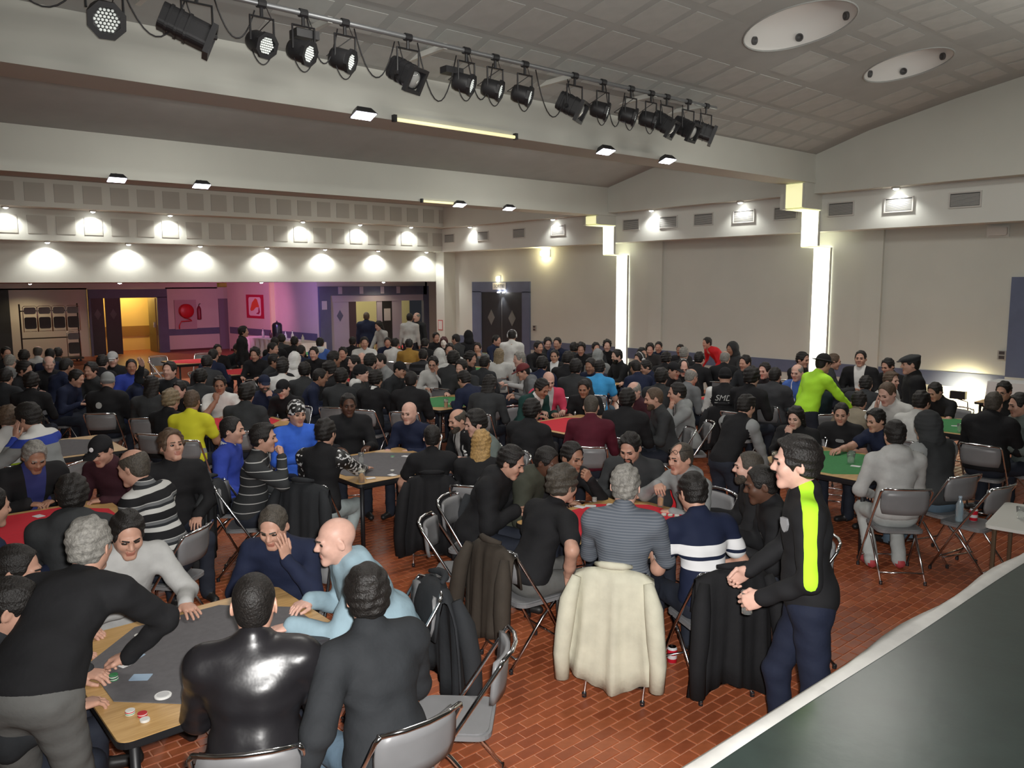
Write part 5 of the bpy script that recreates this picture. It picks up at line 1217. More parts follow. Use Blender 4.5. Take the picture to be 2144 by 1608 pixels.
 ('man in white shirt with hand at his chin, facing out', 4.21, 11.13, 2.69, 0.97, 1, dict(lean=8, hp=10, rh='chin', lh='table_in', sleeve='short'), 'wht', 'jnd', 'short', 'dk', 3, dict(), None),
 ('dark-coated person bent over near the open-jacket man', 10.79, 5.19, -1.21, 1.00, 1, dict(lean=34, hp=20, bulk=0.015), 'chr', 'jnd', 'short', 'dk', 2, dict(), None),
 ('broad man in dark grey pullover seen from behind, beside the lanyard man', 10.22, 6.25, -1.38, 1.00, 1, dict(lean=10, hp=12, girth=1.18, bulk=0.015), 'dkg2', 'jnd', 'crop', 'dk', 2, dict(), None),
 ('bald man in grey sweater bending forward, seen from behind', 9.51, 7.36, -1.63, 1.00, 1, dict(lean=26, hp=20, girth=1.1), 'gry2', 'jnd', 'ring', 'gr', 2, dict(), None),
 ('man with navy cap and reddish beard, hand at chin', 4.81, 11.10, 2.87, 0.95, 1, dict(lean=10, hp=10, rh='table_in', lh='chin'), 'nvy', 'jnd', 'cap', 'nvy', 1, dict(beard='beard', hc2='gb'), None),
 ('player in black behind the person with wavy light brown hair in dark top', 3.87, 11.47, 2.21, 0.93, 2, dict(lean=14, hp=12), 'blk', 'jnd', 'short', 'dk', 1, dict(), 'dark-clothed players before the pink wall'),
 ('young man in glasses and black top beside the white cloth, far right', 11.60, 3.65, 1.44, 0.96, 1, dict(lean=10, hp=18), 'blk', 'jnd', 'short', 'dk', 2, dict(glasses=True), None),
 ('person in dark beanie and grey jacket with white hood, in profile', 6.05, 10.64, -2.27, 1.00, 1, dict(lean=6, hp=2, rh='lap', lh='lap', hood=True), 'dkg', 'jnd', 'beanie', 'blk', 1, dict(hood='wht'), None),
 ('player in navy right of the person in white rounded hood', 5.39, 11.05, -2.05, 1.00, 2, dict(lean=20, hp=18), 'nvy', 'jnd', 'crop', 'dk', 3, dict(), 'dark-clothed players before the entrance portal'),
 ('player in dark grey left of the man in sky blue t-shirt', 8.73, 8.72, -1.05, 1.03, 2, dict(lean=10, hp=8), 'dkg', 'jnd', 'thick', 'dk', 2, dict(), 'dark-clothed players before the far wall slot'),
 ('person in grey knitted cap and black jacket with white round emblem', 2.94, 12.02, -0.59, 1.00, 1, dict(lean=8, hp=12, girth=1.12, bulk=0.018), 'blk', 'jnd', 'beanie', 'gry', 2, dict(emblem=True), None),
 ('man in black t-shirt with a bare arm on the far green table', 11.58, 4.38, 1.25, 0.93, 1, dict(lean=20, hp=28, lh='table_far', sleeve='short'), 'blk', 'jnd', 'short', 'dk', 2, dict(), None),
 ('young man in white shirt looking right', 11.35, 5.21, 3.04, 0.97, 1, dict(lean=12, hp=4), 'wht2', 'jnd', 'quiff', 'br', 1, dict(), None),
 ('player in dark grey left of the man in white shirt', 4.17, 11.93, -0.69, 0.98, 2, dict(lean=10, hp=8), 'dkg', 'jnd', 'thick', 'dk', 2, dict(), 'dark-clothed players before the pink wall'),
 ('man in black cap with a red brim and grey jacket', 8.60, 9.33, 1.02, 1.00, 1, dict(lean=20, hp=20, hood=True), 'gry2', 'jnd', 'capr', 'dk', 2, dict(hood=True), None),
 ('man in sky blue t-shirt seen from behind', 9.25, 8.71, -1.03, 1.00, 1, dict(lean=14, hp=12, sleeve='short'), 'sky', 'jnb', 'short', 'dk', 2, dict(), None),
 ('man with dark cap in profile near the bald grey sweater', 10.00, 7.99, 3.11, 1.00, 1, dict(lean=14, hp=12), 'blk', 'jnd', 'cap', 'dk', 2, dict(), None),
 ('player in dark grey in front of the person in white rounded hood', 5.64, 11.51, -0.63, 1.00, 2, dict(lean=10, hp=8), 'dkg', 'jnd', 'thick', 'dk', 2, dict(), 'dark-clothed players before the buffet'),
 ('player in black in front of the man in dark jacket', 6.13, 11.35, 0.56, 1.00, 2, dict(lean=6, hp=18), 'blk', 'jnd', 'curly', 'dk', 2, dict(), 'dark-clothed players before the entrance portal'),
 ('player in black in front of the elderly man in dark jacket', 2.14, 12.79, -0.52, 1.00, 2, dict(lean=14, hp=8), 'blk', 'jnd', 'curly', 'dk', 1, dict(), 'dark-clothed players at the rear left'),
 ('older man in blue polo with a white lanyard', 11.31, 6.40, 1.65, 0.99, 1, dict(lean=10, hp=12, sleeve='short'), 'roy3', 'jnd', 'ring', 'gr', 1, dict(lanyard=True), None),
 ('person raising a bare arm, looking left', 4.00, 12.45, 2.31, 1.05, 2, dict(lean=6, hp=0, rh='raise'), 'chr', 'jnd', 'short', 'dk', 1, dict(), None),
 ('player in navy behind the person in dark grey coat', 3.36, 12.68, -1.68, 1.01, 2, dict(lean=20, hp=18), 'nvy', 'jnd', 'crop', 'dk', 3, dict(), 'dark-clothed players before the pink wall'),
 ('man in dark cap leaning right at the left of the green table', 6.96, 11.24, -2.67, 1.00, 1, dict(lean=20, hp=16), 'chr', 'jnd', 'cap', 'dk', 2, dict(), None),
 ('dark-haired person from behind, left of the white tee man', 8.97, 9.73, -1.01, 1.00, 2, dict(lean=8, hp=12), 'nvy', 'jnd', 'thick', 'dk', 2, dict(), None),
 ('player in dark grey right of the person with a white hood', 8.08, 10.52, 1.97, 1.00, 2, dict(lean=14, hp=18), 'dkg', 'jnd', 'thick', 'dk', 1, dict(), 'dark-clothed players before the corner'),
 ('player in navy left of the man in navy jacket with a neon yellow patch', 10.16, 8.54, -0.34, 0.98, 2, dict(lean=20, hp=18), 'nvy', 'jnd', 'crop', 'dk', 3, dict(), 'dark-clothed players between the wall slots'),
 ('ruddy man facing left, partly hidden by the dark grey pullover', 11.38, 6.99, 1.60, 0.97, 1, dict(lean=10, hp=12), 'blk', 'jnd', 'short', 'dk', 1, dict(), None),
 ('person in white shirt seen from behind, bending', 5.58, 12.22, -0.64, 1.00, 1, dict(lean=20, hp=12), 'wht', 'jnd', 'thick', 'dk', 2, dict(), None),
 ('player in dark grey in front of the person in white lettered sweatshirt', 7.96, 10.89, -1.25, 1.06, 2, dict(lean=10, hp=8), 'dkg', 'jnd', 'thick', 'dk', 2, dict(), 'dark-clothed players before the corner'),
 ('player in dark grey left of the man in grey sweater', 6.79, 11.68, -1.15, 1.05, 2, dict(lean=14, hp=18), 'dkg', 'jnd', 'thick', 'dk', 1, dict(), 'dark-clothed players before the entrance portal'),
 ('player in black right of the man in black jacket over a bright white tee', 9.50, 9.75, -1.30, 1.05, 2, dict(lean=14, hp=12), 'blk', 'jnd', 'short', 'dk', 1, dict(), 'dark-clothed players before the far wall slot'),
 ('player in navy left of the man in sky blue t-shirt', 9.94, 9.33, 1.81, 1.01, 2, dict(lean=20, hp=18), 'nvy', 'jnd', 'crop', 'dk', 3, dict(), 'dark-clothed players before the far wall slot'),
 ('man whose pale forehead shows behind the bald grey sweater', 10.82, 8.30, 2.40, 1.00, 1, dict(lean=18, hp=24), 'blk', 'jnd', 'receding', 'dk', 1, dict(), None),
 ('player in charcoal in front of the grey-haired person in pale jacket', 1.98, 13.69, -0.67, 1.00, 2, dict(lean=6, hp=12), 'chr', 'jnd', 'short', 'dk', 2, dict(), 'dark-clothed players at the rear left'),
 ('player in charcoal left of the person with long fair hair and white top', 8.57, 10.87, -1.20, 0.99, 2, dict(lean=20, hp=8), 'chr', 'jnd', 'short', 'dk', 3, dict(), 'dark-clothed players before the corner'),
 ('man in navy jacket bending in profile at the left rear', 2.69, 13.66, -2.27, 1.00, 2, dict(lean=22, hp=24), 'nvy', 'jnd', 'short', 'dk', 2, dict(), None),
 ('man with glasses in pale grey sweater, hand on his face, green table', 8.08, 11.41, 2.27, 1.00, 1, dict(lean=14, hp=18, rh='table_in', lh='cheek', girth=1.08), 'wht2', 'jnd', 'short', 'dk', 2, dict(glasses=True), None),
 ('player in black left of the person in white rounded hood', 5.80, 12.72, -0.96, 0.99, 2, dict(lean=6, hp=18), 'blk', 'jnd', 'curly', 'dk', 2, dict(), 'dark-clothed players before the buffet'),
 ('man in navy jacket with a neon yellow patch', 10.91, 8.85, 1.05, 0.94, 1, dict(lean=16, hp=22), 'nvy', 'jnd', 'short', 'dk', 2, dict(patch=True), None),
 ('player in charcoal right of the bald man in dark jacket', 11.81, 7.63, 1.45, 1.00, 2, dict(lean=6, hp=12), 'chr', 'jnd', 'short', 'dk', 2, dict(), 'dark-clothed players between the wall slots'),
 ('player in black left of the bald pink-faced man', 7.11, 12.15, 1.40, 1.01, 2, dict(lean=14, hp=12), 'blk', 'jnd', 'short', 'dk', 1, dict(), 'dark-clothed players before the entrance portal'),
 ('player in charcoal left of the man in dark jacket', 6.47, 12.59, -1.89, 1.07, 2, dict(lean=20, hp=8), 'chr', 'jnd', 'short', 'dk', 3, dict(), 'dark-clothed players before the entrance portal'),
 ('grey-haired person in profile behind the red-brimmed cap', 9.51, 10.64, 1.20, 1.01, 2, dict(lean=10, hp=12), 'lgr', 'jnd', 'short', 'gr', 1, dict(), None),
 ('man turned right against the bright wall slot', 12.67, 6.74, -2.49, 1.02, 1, dict(lean=6, hp=12), 'dkg', 'jnd', 'crop', 'br', 2, dict(), None),
 ('man in grey sweater in profile, left of the green table', 7.64, 12.20, 1.37, 1.00, 2, dict(lean=12, hp=12), 'gry', 'jnd', 'crop', 'dk', 1, dict(), None),
 ('player in dark grey right of the man in navy jacket', 3.35, 14.05, 2.22, 1.00, 2, dict(lean=10, hp=8), 'dkg', 'jnd', 'thick', 'dk', 2, dict(), 'dark-clothed players at the rear left'),
 ('man looking down beside the flat-capped man', 13.22, 5.83, 1.30, 1.00, 1, dict(lean=12, hp=20), 'blk', 'jnd', 'short', 'dk', 2, dict(), None),
 ('player in black in front of the person in grey jumper', 8.77, 11.52, -2.75, 1.00, 2, dict(lean=6, hp=18), 'blk', 'jnd', 'curly', 'dk', 2, dict(), 'dark-clothed players before the corner'),
 ('player in black right of the grey-haired person with white collar', 11.64, 8.64, -1.46, 1.00, 2, dict(lean=14, hp=12), 'blk', 'jnd', 'short', 'dk', 1, dict(), 'dark-clothed players between the wall slots'),
 ('man in dark coat with white headphones near the far wall slot', 11.18, 9.33, 1.40, 0.99, 2, dict(lean=10, hp=12), 'blk', 'jnd', 'short', 'dk', 2, dict(phones=True), None),
 ('man in open dark jacket over a white tee, facing out by the wall', 13.11, 6.36, 1.85, 1.05, 1, dict(lean=2, hp=2, rh='lap', lh='lap', bulk=0.012), 'blk', 'jnd', 'crop', 'dk', 2, dict(tee='wht'), None),
 ('bald man in dark jacket seen from behind, below the red jacket', 12.08, 8.33, -1.11, 1.00, 2, dict(lean=8, hp=12), 'blk', 'jnd', 'ring', 'gr', 2, dict(), None),
 ('dark-bearded man in black beside the neon jacket, left', 12.74, 7.36, 3.13, 1.02, 1, dict(lean=10, hp=12), 'blk', 'jnd', 'short', 'dk', 2, dict(), None),
 ('man in royal blue jacket facing out before the yellow doorway', 3.90, 14.21, 2.94, 0.99, 2, dict(lean=2, hp=4, rh='lap', lh='lap', bulk=0.012), 'roy', 'jnd', 'crop', 'dk', 3, dict(), None),
 ('person in white rounded hood seen from behind', 6.35, 13.34, -0.62, 1.00, 2, dict(lean=14, hp=12), 'wht', 'jnd', 'hood', 'wht', 1, dict(), None),
 ('player in dark grey behind the man in white shirt', 5.02, 13.95, -0.52, 1.00, 2, dict(lean=14, hp=18), 'dkg', 'jnd', 'thick', 'dk', 1, dict(), 'dark-clothed players before the pink wall'),
 ('player in navy right of the elderly man in dark jacket', 2.78, 14.58, -1.25, 1.05, 2, dict(lean=20, hp=18), 'nvy', 'jnd', 'crop', 'dk', 3, dict(), 'dark-clothed players at the rear left'),
 ('person with long fair hair and white top seen from behind', 9.56, 11.53, -0.87, 1.00, 2, dict(lean=10, hp=12, head='f'), 'wht2', 'jnd', 'long', 'fa', 1, dict(), None),
 ('person with a white hood right of the striped back', 8.68, 12.24, -0.88, 1.00, 2, dict(lean=16, hp=12), 'wht2', 'jnd', 'hood', 'wht2', 1, dict(), None),
 ('player in black left of the grey-haired person with white collar', 11.74, 9.37, -1.16, 0.95, 2, dict(lean=6, hp=18), 'blk', 'jnd', 'curly', 'dk', 2, dict(), 'dark-clothed players between the wall slots'),
 ('bearded man facing left beside the far wall slot', 11.26, 9.99, 1.25, 0.99, 2, dict(lean=4, hp=12), 'blk', 'jnd', 'short', 'dk', 1, dict(beard='beard'), None),
 ('player in charcoal left of the person in white rounded hood', 6.01, 13.90, -2.34, 1.00, 2, dict(lean=20, hp=8), 'chr', 'jnd', 'short', 'dk', 3, dict(), 'dark-clothed players before the buffet'),
 ('player in black right of the grey-haired person in pale jacket', 2.39, 14.99, -2.26, 1.00, 2, dict(lean=6, hp=18), 'blk', 'jnd', 'curly', 'dk', 2, dict(), 'dark-clothed players at the rear left'),
 ('man in black jacket over a bright white tee, facing out', 10.64, 11.11, 2.17, 0.96, 1, dict(lean=4, hp=6, bulk=0.01), 'blk', 'jnd', 'short', 'dk', 2, dict(tee='wht3'), None),
 ('player in black left of the person in pale cap with glasses', 3.57, 15.02, -0.76, 1.02, 2, dict(lean=14, hp=12), 'blk', 'jnd', 'short', 'dk', 1, dict(), 'dark-clothed players at the rear left'),
 ('grey-haired person with white collar seen from behind, left of the red jacket', 12.28, 9.38, -1.09, 1.00, 2, dict(lean=10, hp=12), 'blk', 'jnd', 'short', 'gr', 2, dict(collarw=True), None),
 ('person in dark banded top seen from behind near the pale grey sweater', 8.70, 12.79, -0.77, 0.99, 2, dict(lean=22, hp=12), 'bband', 'jnd', 'short', 'dk', 2, dict(), None),
 ('person in a pale grey hood seen from behind near the far wall slot', 11.26, 10.62, -0.96, 0.95, 2, dict(lean=12, hp=12), 'gry', 'jnd', 'hood', 'gry', 2, dict(), None),
 ('player in black behind the man in dark coat with white headphones', 11.83, 10.05, 2.80, 0.99, 2, dict(lean=6, hp=8), 'blk', 'jnd', 'short', 'dk', 2, dict(), 'dark-clothed players between the wall slots'),
 ('elderly man in dark jacket facing out at a left rear table', 2.94, 15.51, 3.02, 1.03, 2, dict(lean=8, hp=20), 'blk', 'jnd', 'ring', 'gr', 1, dict(), None),
 ('person in white lettered sweatshirt facing out', 9.41, 12.81, 2.44, 1.04, 2, dict(lean=6, hp=12), 'wht2', 'jnd', 'short', 'dk', 2, dict(printed=True), None),
 ('bald pink-faced man facing out, far middle', 8.04, 13.78, 2.35, 0.93, 2, dict(lean=10, hp=16), 'mar2', 'jnd', None, 'gb', 1, dict(), None),
 ('person in pale cap with glasses before the dark door leaf', 3.96, 15.47, 2.75, 1.03, 2, dict(lean=4, hp=12), 'blk', 'jnd', 'cap', 'lgr', 1, dict(), None),
 ('person in white jacket wearing headphones before the dark double door', 10.48, 12.20, -0.80, 0.94, 2, dict(lean=2, hp=14, rh='down', lh='down', kind='stand'), 'wht', 'jnd', 'short', 'dk', 2, dict(phones=True), None),
 ('player in navy behind the man in white shirt', 5.56, 15.21, -0.88, 1.00, 2, dict(lean=10, hp=12), 'nvy', 'jnd', 'crop', 'dk', 2, dict(), 'dark-clothed players before the pink wall'),
 ('person with a bright blue hood', 10.62, 12.40, -0.88, 1.02, 2, dict(lean=8, hp=12), 'vio', 'jnd', 'hood', 'vio', 2, dict(), None),
 ('man in dark jacket facing out, middle rear', 7.92, 14.35, 2.46, 0.98, 2, dict(lean=6, hp=12), 'blk', 'jnd', 'short', 'dk', 2, dict(), None),
 ('player in black in front of the woman in dark coat standing', 6.48, 15.16, 2.39, 1.00, 2, dict(lean=6, hp=18), 'blk', 'jnd', 'curly', 'dk', 2, dict(), 'dark-clothed players before the pink wall'),
 ('player in black in front of the person in white hood and yellow collar over blue', 7.52, 14.69, 2.32, 1.00, 2, dict(lean=14, hp=12), 'blk', 'jnd', 'short', 'dk', 1, dict(), 'dark-clothed players before the buffet'),
 ('grey-haired person in pale jacket at the left picture edge, rear', 2.46, 16.44, -0.68, 1.00, 2, dict(lean=8, hp=12), 'gry', 'jnd', 'short', 'gr', 1, dict(), None),
 ('player in black left of the person in a pale grey hood', 11.91, 11.68, 2.35, 1.00, 2, dict(lean=6, hp=18), 'blk', 'jnd', 'curly', 'dk', 2, dict(), 'dark-clothed players before the far wall slot'),
 ('person with a pointed hood and brown face right of the red jacket', 14.06, 9.40, 1.29, 1.00, 2, dict(lean=6, hp=12), 'dkg', 'jnd', 'hood', 'dkg', 3, dict(), None),
 ('player in navy behind the person in white rounded hood', 7.32, 15.29, -0.98, 1.00, 2, dict(lean=20, hp=18), 'nvy', 'jnd', 'crop', 'dk', 3, dict(), 'dark-clothed players before the buffet'),
 ('player in black left of the man in black jacket over a bright white tee', 11.45, 12.57, 3.10, 1.00, 2, dict(lean=6, hp=8), 'blk', 'jnd', 'short', 'dk', 2, dict(), 'dark-clothed players before the far wall slot'),
 ('player in navy left of the black-jacketed man', 6.84, 15.58, -2.52, 1.04, 2, dict(lean=10, hp=12), 'nvy', 'jnd', 'crop', 'dk', 2, dict(), 'dark-clothed players before the buffet'),
 ('player in charcoal right of the man in black jacket over a bright white tee', 12.09, 12.17, -1.14, 0.98, 2, dict(lean=20, hp=8), 'chr', 'jnd', 'short', 'dk', 3, dict(), 'dark-clothed players before the far wall slot'),
 ('player in charcoal behind the person in a pale grey hood', 12.65, 12.01, 2.68, 0.96, 2, dict(lean=6, hp=12), 'chr', 'jnd', 'short', 'dk', 2, dict(), 'dark-clothed players before the far wall slot'),
 ('player in dark grey behind the man in dark coat with white headphones', 13.47, 11.15, 2.26, 0.97, 2, dict(lean=14, hp=18), 'dkg', 'jnd', 'thick', 'dk', 1, dict(), 'dark-clothed players between the wall slots'),
 ('person in bright red jacket bending over a table near the wall', 14.41, 9.93, 1.15, 0.91, 2, dict(lean=46, hp=10, rh=((0.25, 0.42, 0.86), (0, 1, -0.2), (0, 0, -1), 'relax'), kind='stand'), 'red', 'jnd', 'short', 'dk', 2, dict(), None),
 ('player in navy right of the bald person with pale top', 3.30, 17.33, -0.36, 1.01, 2, dict(lean=10, hp=12), 'nvy', 'jnd', 'crop', 'dk', 2, dict(), 'dark-clothed players at the rear left'),
 ('player in dark grey left of the bald person with pale top', 2.88, 17.65, -0.51, 1.00, 2, dict(lean=14, hp=18), 'dkg', 'jnd', 'thick', 'dk', 1, dict(), 'dark-clothed players at the rear left'),
 ('person in mustard sweater seen from behind', 9.86, 14.99, -0.72, 1.00, 2, dict(lean=14, hp=12), 'mus', 'jnd', 'short', 'dk', 2, dict(), None),
 ('player in navy behind the man in black jacket over a bright white tee', 12.49, 12.90, 2.03, 1.02, 2, dict(lean=10, hp=12), 'nvy', 'jnd', 'crop', 'dk', 2, dict(), 'dark-clothed players before the far wall slot'),
 ('person in grey jumper with hands at the chin, before the blue door frame', 11.15, 14.08, 2.21, 0.94, 2, dict(lean=12, hp=10, rh='chin', lh='chin'), 'gry2', 'jnd', 'short', 'dk', 2, dict(), None),
 ('person in white shirt facing out before the entrance portal', 9.06, 15.51, 2.70, 1.05, 2, dict(lean=4, hp=12), 'wht', 'jnd', 'crop', 'dk', 2, dict(), None),
 ('player in charcoal behind the grey-haired person with white collar', 14.33, 10.89, 1.79, 0.93, 2, dict(lean=20, hp=8), 'chr', 'jnd', 'short', 'dk', 3, dict(), 'dark-clothed players between the wall slots'),
 ('player in black behind the person in a pale grey hood', 13.27, 12.20, 2.31, 0.98, 2, dict(lean=14, hp=8), 'blk', 'jnd', 'curly', 'dk', 1, dict(), 'dark-clothed players before the far wall slot'),
 ('player in navy left of the grey-haired person with white collar', 14.07, 11.37, 2.08, 0.95, 2, dict(lean=10, hp=12), 'nvy', 'jnd', 'crop', 'dk', 2, dict(), 'dark-clothed players between the wall slots'),
 ('person in white shirt seen from behind, left of the mustard sweater', 9.80, 15.54, -1.14, 0.99, 2, dict(lean=8, hp=12), 'wht', 'jnd', 'short', 'dk', 2, dict(), None),
 ('player in dark grey behind the man in black jacket over a bright white tee', 12.56, 13.42, 2.56, 1.01, 2, dict(lean=14, hp=18), 'dkg', 'jnd', 'thick', 'dk', 1, dict(), 'dark-clothed players before the far wall slot'),
 ('player in black right of the person in mustard sweater', 10.44, 15.28, -0.95, 0.98, 2, dict(lean=14, hp=12), 'blk', 'jnd', 'short', 'dk', 1, dict(), 'dark-clothed players before the corner'),
 ('player in black left of the woman in dark coat standing', 6.49, 17.33, 3.13, 0.95, 2, dict(lean=6, hp=8), 'blk', 'jnd', 'short', 'dk', 2, dict(), 'dark-clothed players before the pink wall'),
 ('bald person with pale top before the chair trolley', 3.30, 18.37, -0.35, 1.00, 2, dict(lean=4, hp=12), 'lgr', 'jnd', 'ring', 'gb', 1, dict(), None),
 ('person with red-brown hair and white mask-like face below the pillar notice', 10.97, 15.16, 2.43, 1.00, 2, dict(lean=8, hp=12, head='f'), 'blk', 'jnd', 'long', 'rb', 0, dict(), None),
 ('person in white hood and yellow collar over blue before the buffet', 8.58, 16.69, -0.74, 1.00, 2, dict(lean=8, hp=12, hood=True), 'roy3', 'jnd', 'short', 'dk', 2, dict(hood='wht'), None),
 ('woman in dark coat standing before the pink wall', 7.11, 17.46, -2.14, 0.94, 2, dict(lean=2, hp=4, rh='down', lh='down', kind='stand', bulk=0.012, head='f'), 'blk', 'jnd', 'thick', 'dk', 2, dict(), None),
 ('player in black behind the grey-haired person in pale jacket', 2.79, 18.73, -2.94, 1.00, 2, dict(lean=6, hp=8), 'blk', 'jnd', 'short', 'dk', 2, dict(), 'dark-clothed players at the rear left'),
 ('player in black left of the black-jacketed man', 7.81, 17.33, -0.60, 1.01, 2, dict(lean=6, hp=8), 'blk', 'jnd', 'short', 'dk', 2, dict(), 'dark-clothed players before the buffet'),
 ('player in charcoal behind the elderly man in dark jacket', 3.69, 18.76, -0.46, 0.96, 2, dict(lean=20, hp=8), 'chr', 'jnd', 'short', 'dk', 3, dict(), 'dark-clothed players at the rear left'),
 ('player in navy left of the person in white jacket wearing headphones', 12.12, 14.87, -2.79, 1.00, 2, dict(lean=10, hp=12), 'nvy', 'jnd', 'crop', 'dk', 2, dict(), 'dark-clothed players before the corner'),
 ('man in dark grey jacket turned left by the corner pillar', 11.63, 15.49, 0.41, 1.00, 2, dict(lean=2, hp=12), 'dkg', 'jnd', 'crop', 'dk', 2, dict(), None),
 ('player in charcoal in front of the woman in dark coat standing', 7.11, 18.08, -2.83, 0.93, 2, dict(lean=20, hp=8), 'chr', 'jnd', 'short', 'dk', 3, dict(), 'dark-clothed players before the pink wall'),
 ('black-jacketed man seen from behind before the white buffet cloth', 8.36, 17.56, -0.80, 1.00, 2, dict(lean=10, hp=12, bulk=0.015), 'blk', 'jnd', 'short', 'dk', 2, dict(), None),
 ('person in black pointed hood by the corner pillar', 12.09, 15.67, -0.48, 1.03, 2, dict(lean=6, hp=12), 'blk', 'jnd', 'hood', 'blk', 2, dict(), None),
 ('player in black behind the man in dark jacket', 9.76, 17.27, -0.69, 0.95, 2, dict(lean=6, hp=8), 'blk', 'jnd', 'short', 'dk', 2, dict(), 'dark-clothed players before the entrance portal'),
 ('player in navy left of the person in mustard sweater', 10.50, 16.85, 2.58, 0.95, 2, dict(lean=10, hp=12), 'nvy', 'jnd', 'crop', 'dk', 2, dict(), 'dark-clothed players before the entrance portal'),
 ('player in black left of the person with red-brown hair and white mask-like face below', 11.69, 16.56, 2.87, 1.00, 2, dict(lean=6, hp=8), 'blk', 'jnd', 'short', 'dk', 2, dict(), 'dark-clothed players before the corner'),
 ('player in dark grey left of the black-jacketed man', 8.57, 18.74, -0.78, 1.00, 2, dict(lean=14, hp=18), 'dkg', 'jnd', 'thick', 'dk', 1, dict(), 'dark-clothed players before the buffet'),
 ('woman with dark hair and pale top standing right of the doorway man', 10.91, 17.72, 1.55, 0.94, 2, dict(lean=6, hp=16, lh='down', kind='stand', head='f'), 'lgr', 'mar3', 'long', 'dk', 1, dict(), None),
 ('man in pale jacket standing in the right yellow doorway, from behind', 12.24, 18.53, -0.85, 1.01, 2, dict(lean=6, hp=0, rh='down', lh='down', kind='stand'), 'lgr', 'jnd', 'crop', 'dk', 3, dict(), None),
 ('dark-coated person embracing the pale jacket in the right doorway', 12.63, 18.61, 1.85, 1.02, 2, dict(lean=8, hp=0, rh='down', lh='down', kind='stand'), 'chr', 'jnd', 'ring', 'gr', 1, dict(), None),
 ('dark silhouette of a man standing in the lit doorway', 11.78, 20.00, -0.71, 1.01, 2, dict(lean=2, hp=0, rh='down', lh='down', kind='stand', bulk=0.02), 'nvy', 'jnd', 'crop', 'br', 2, dict(), None),
]

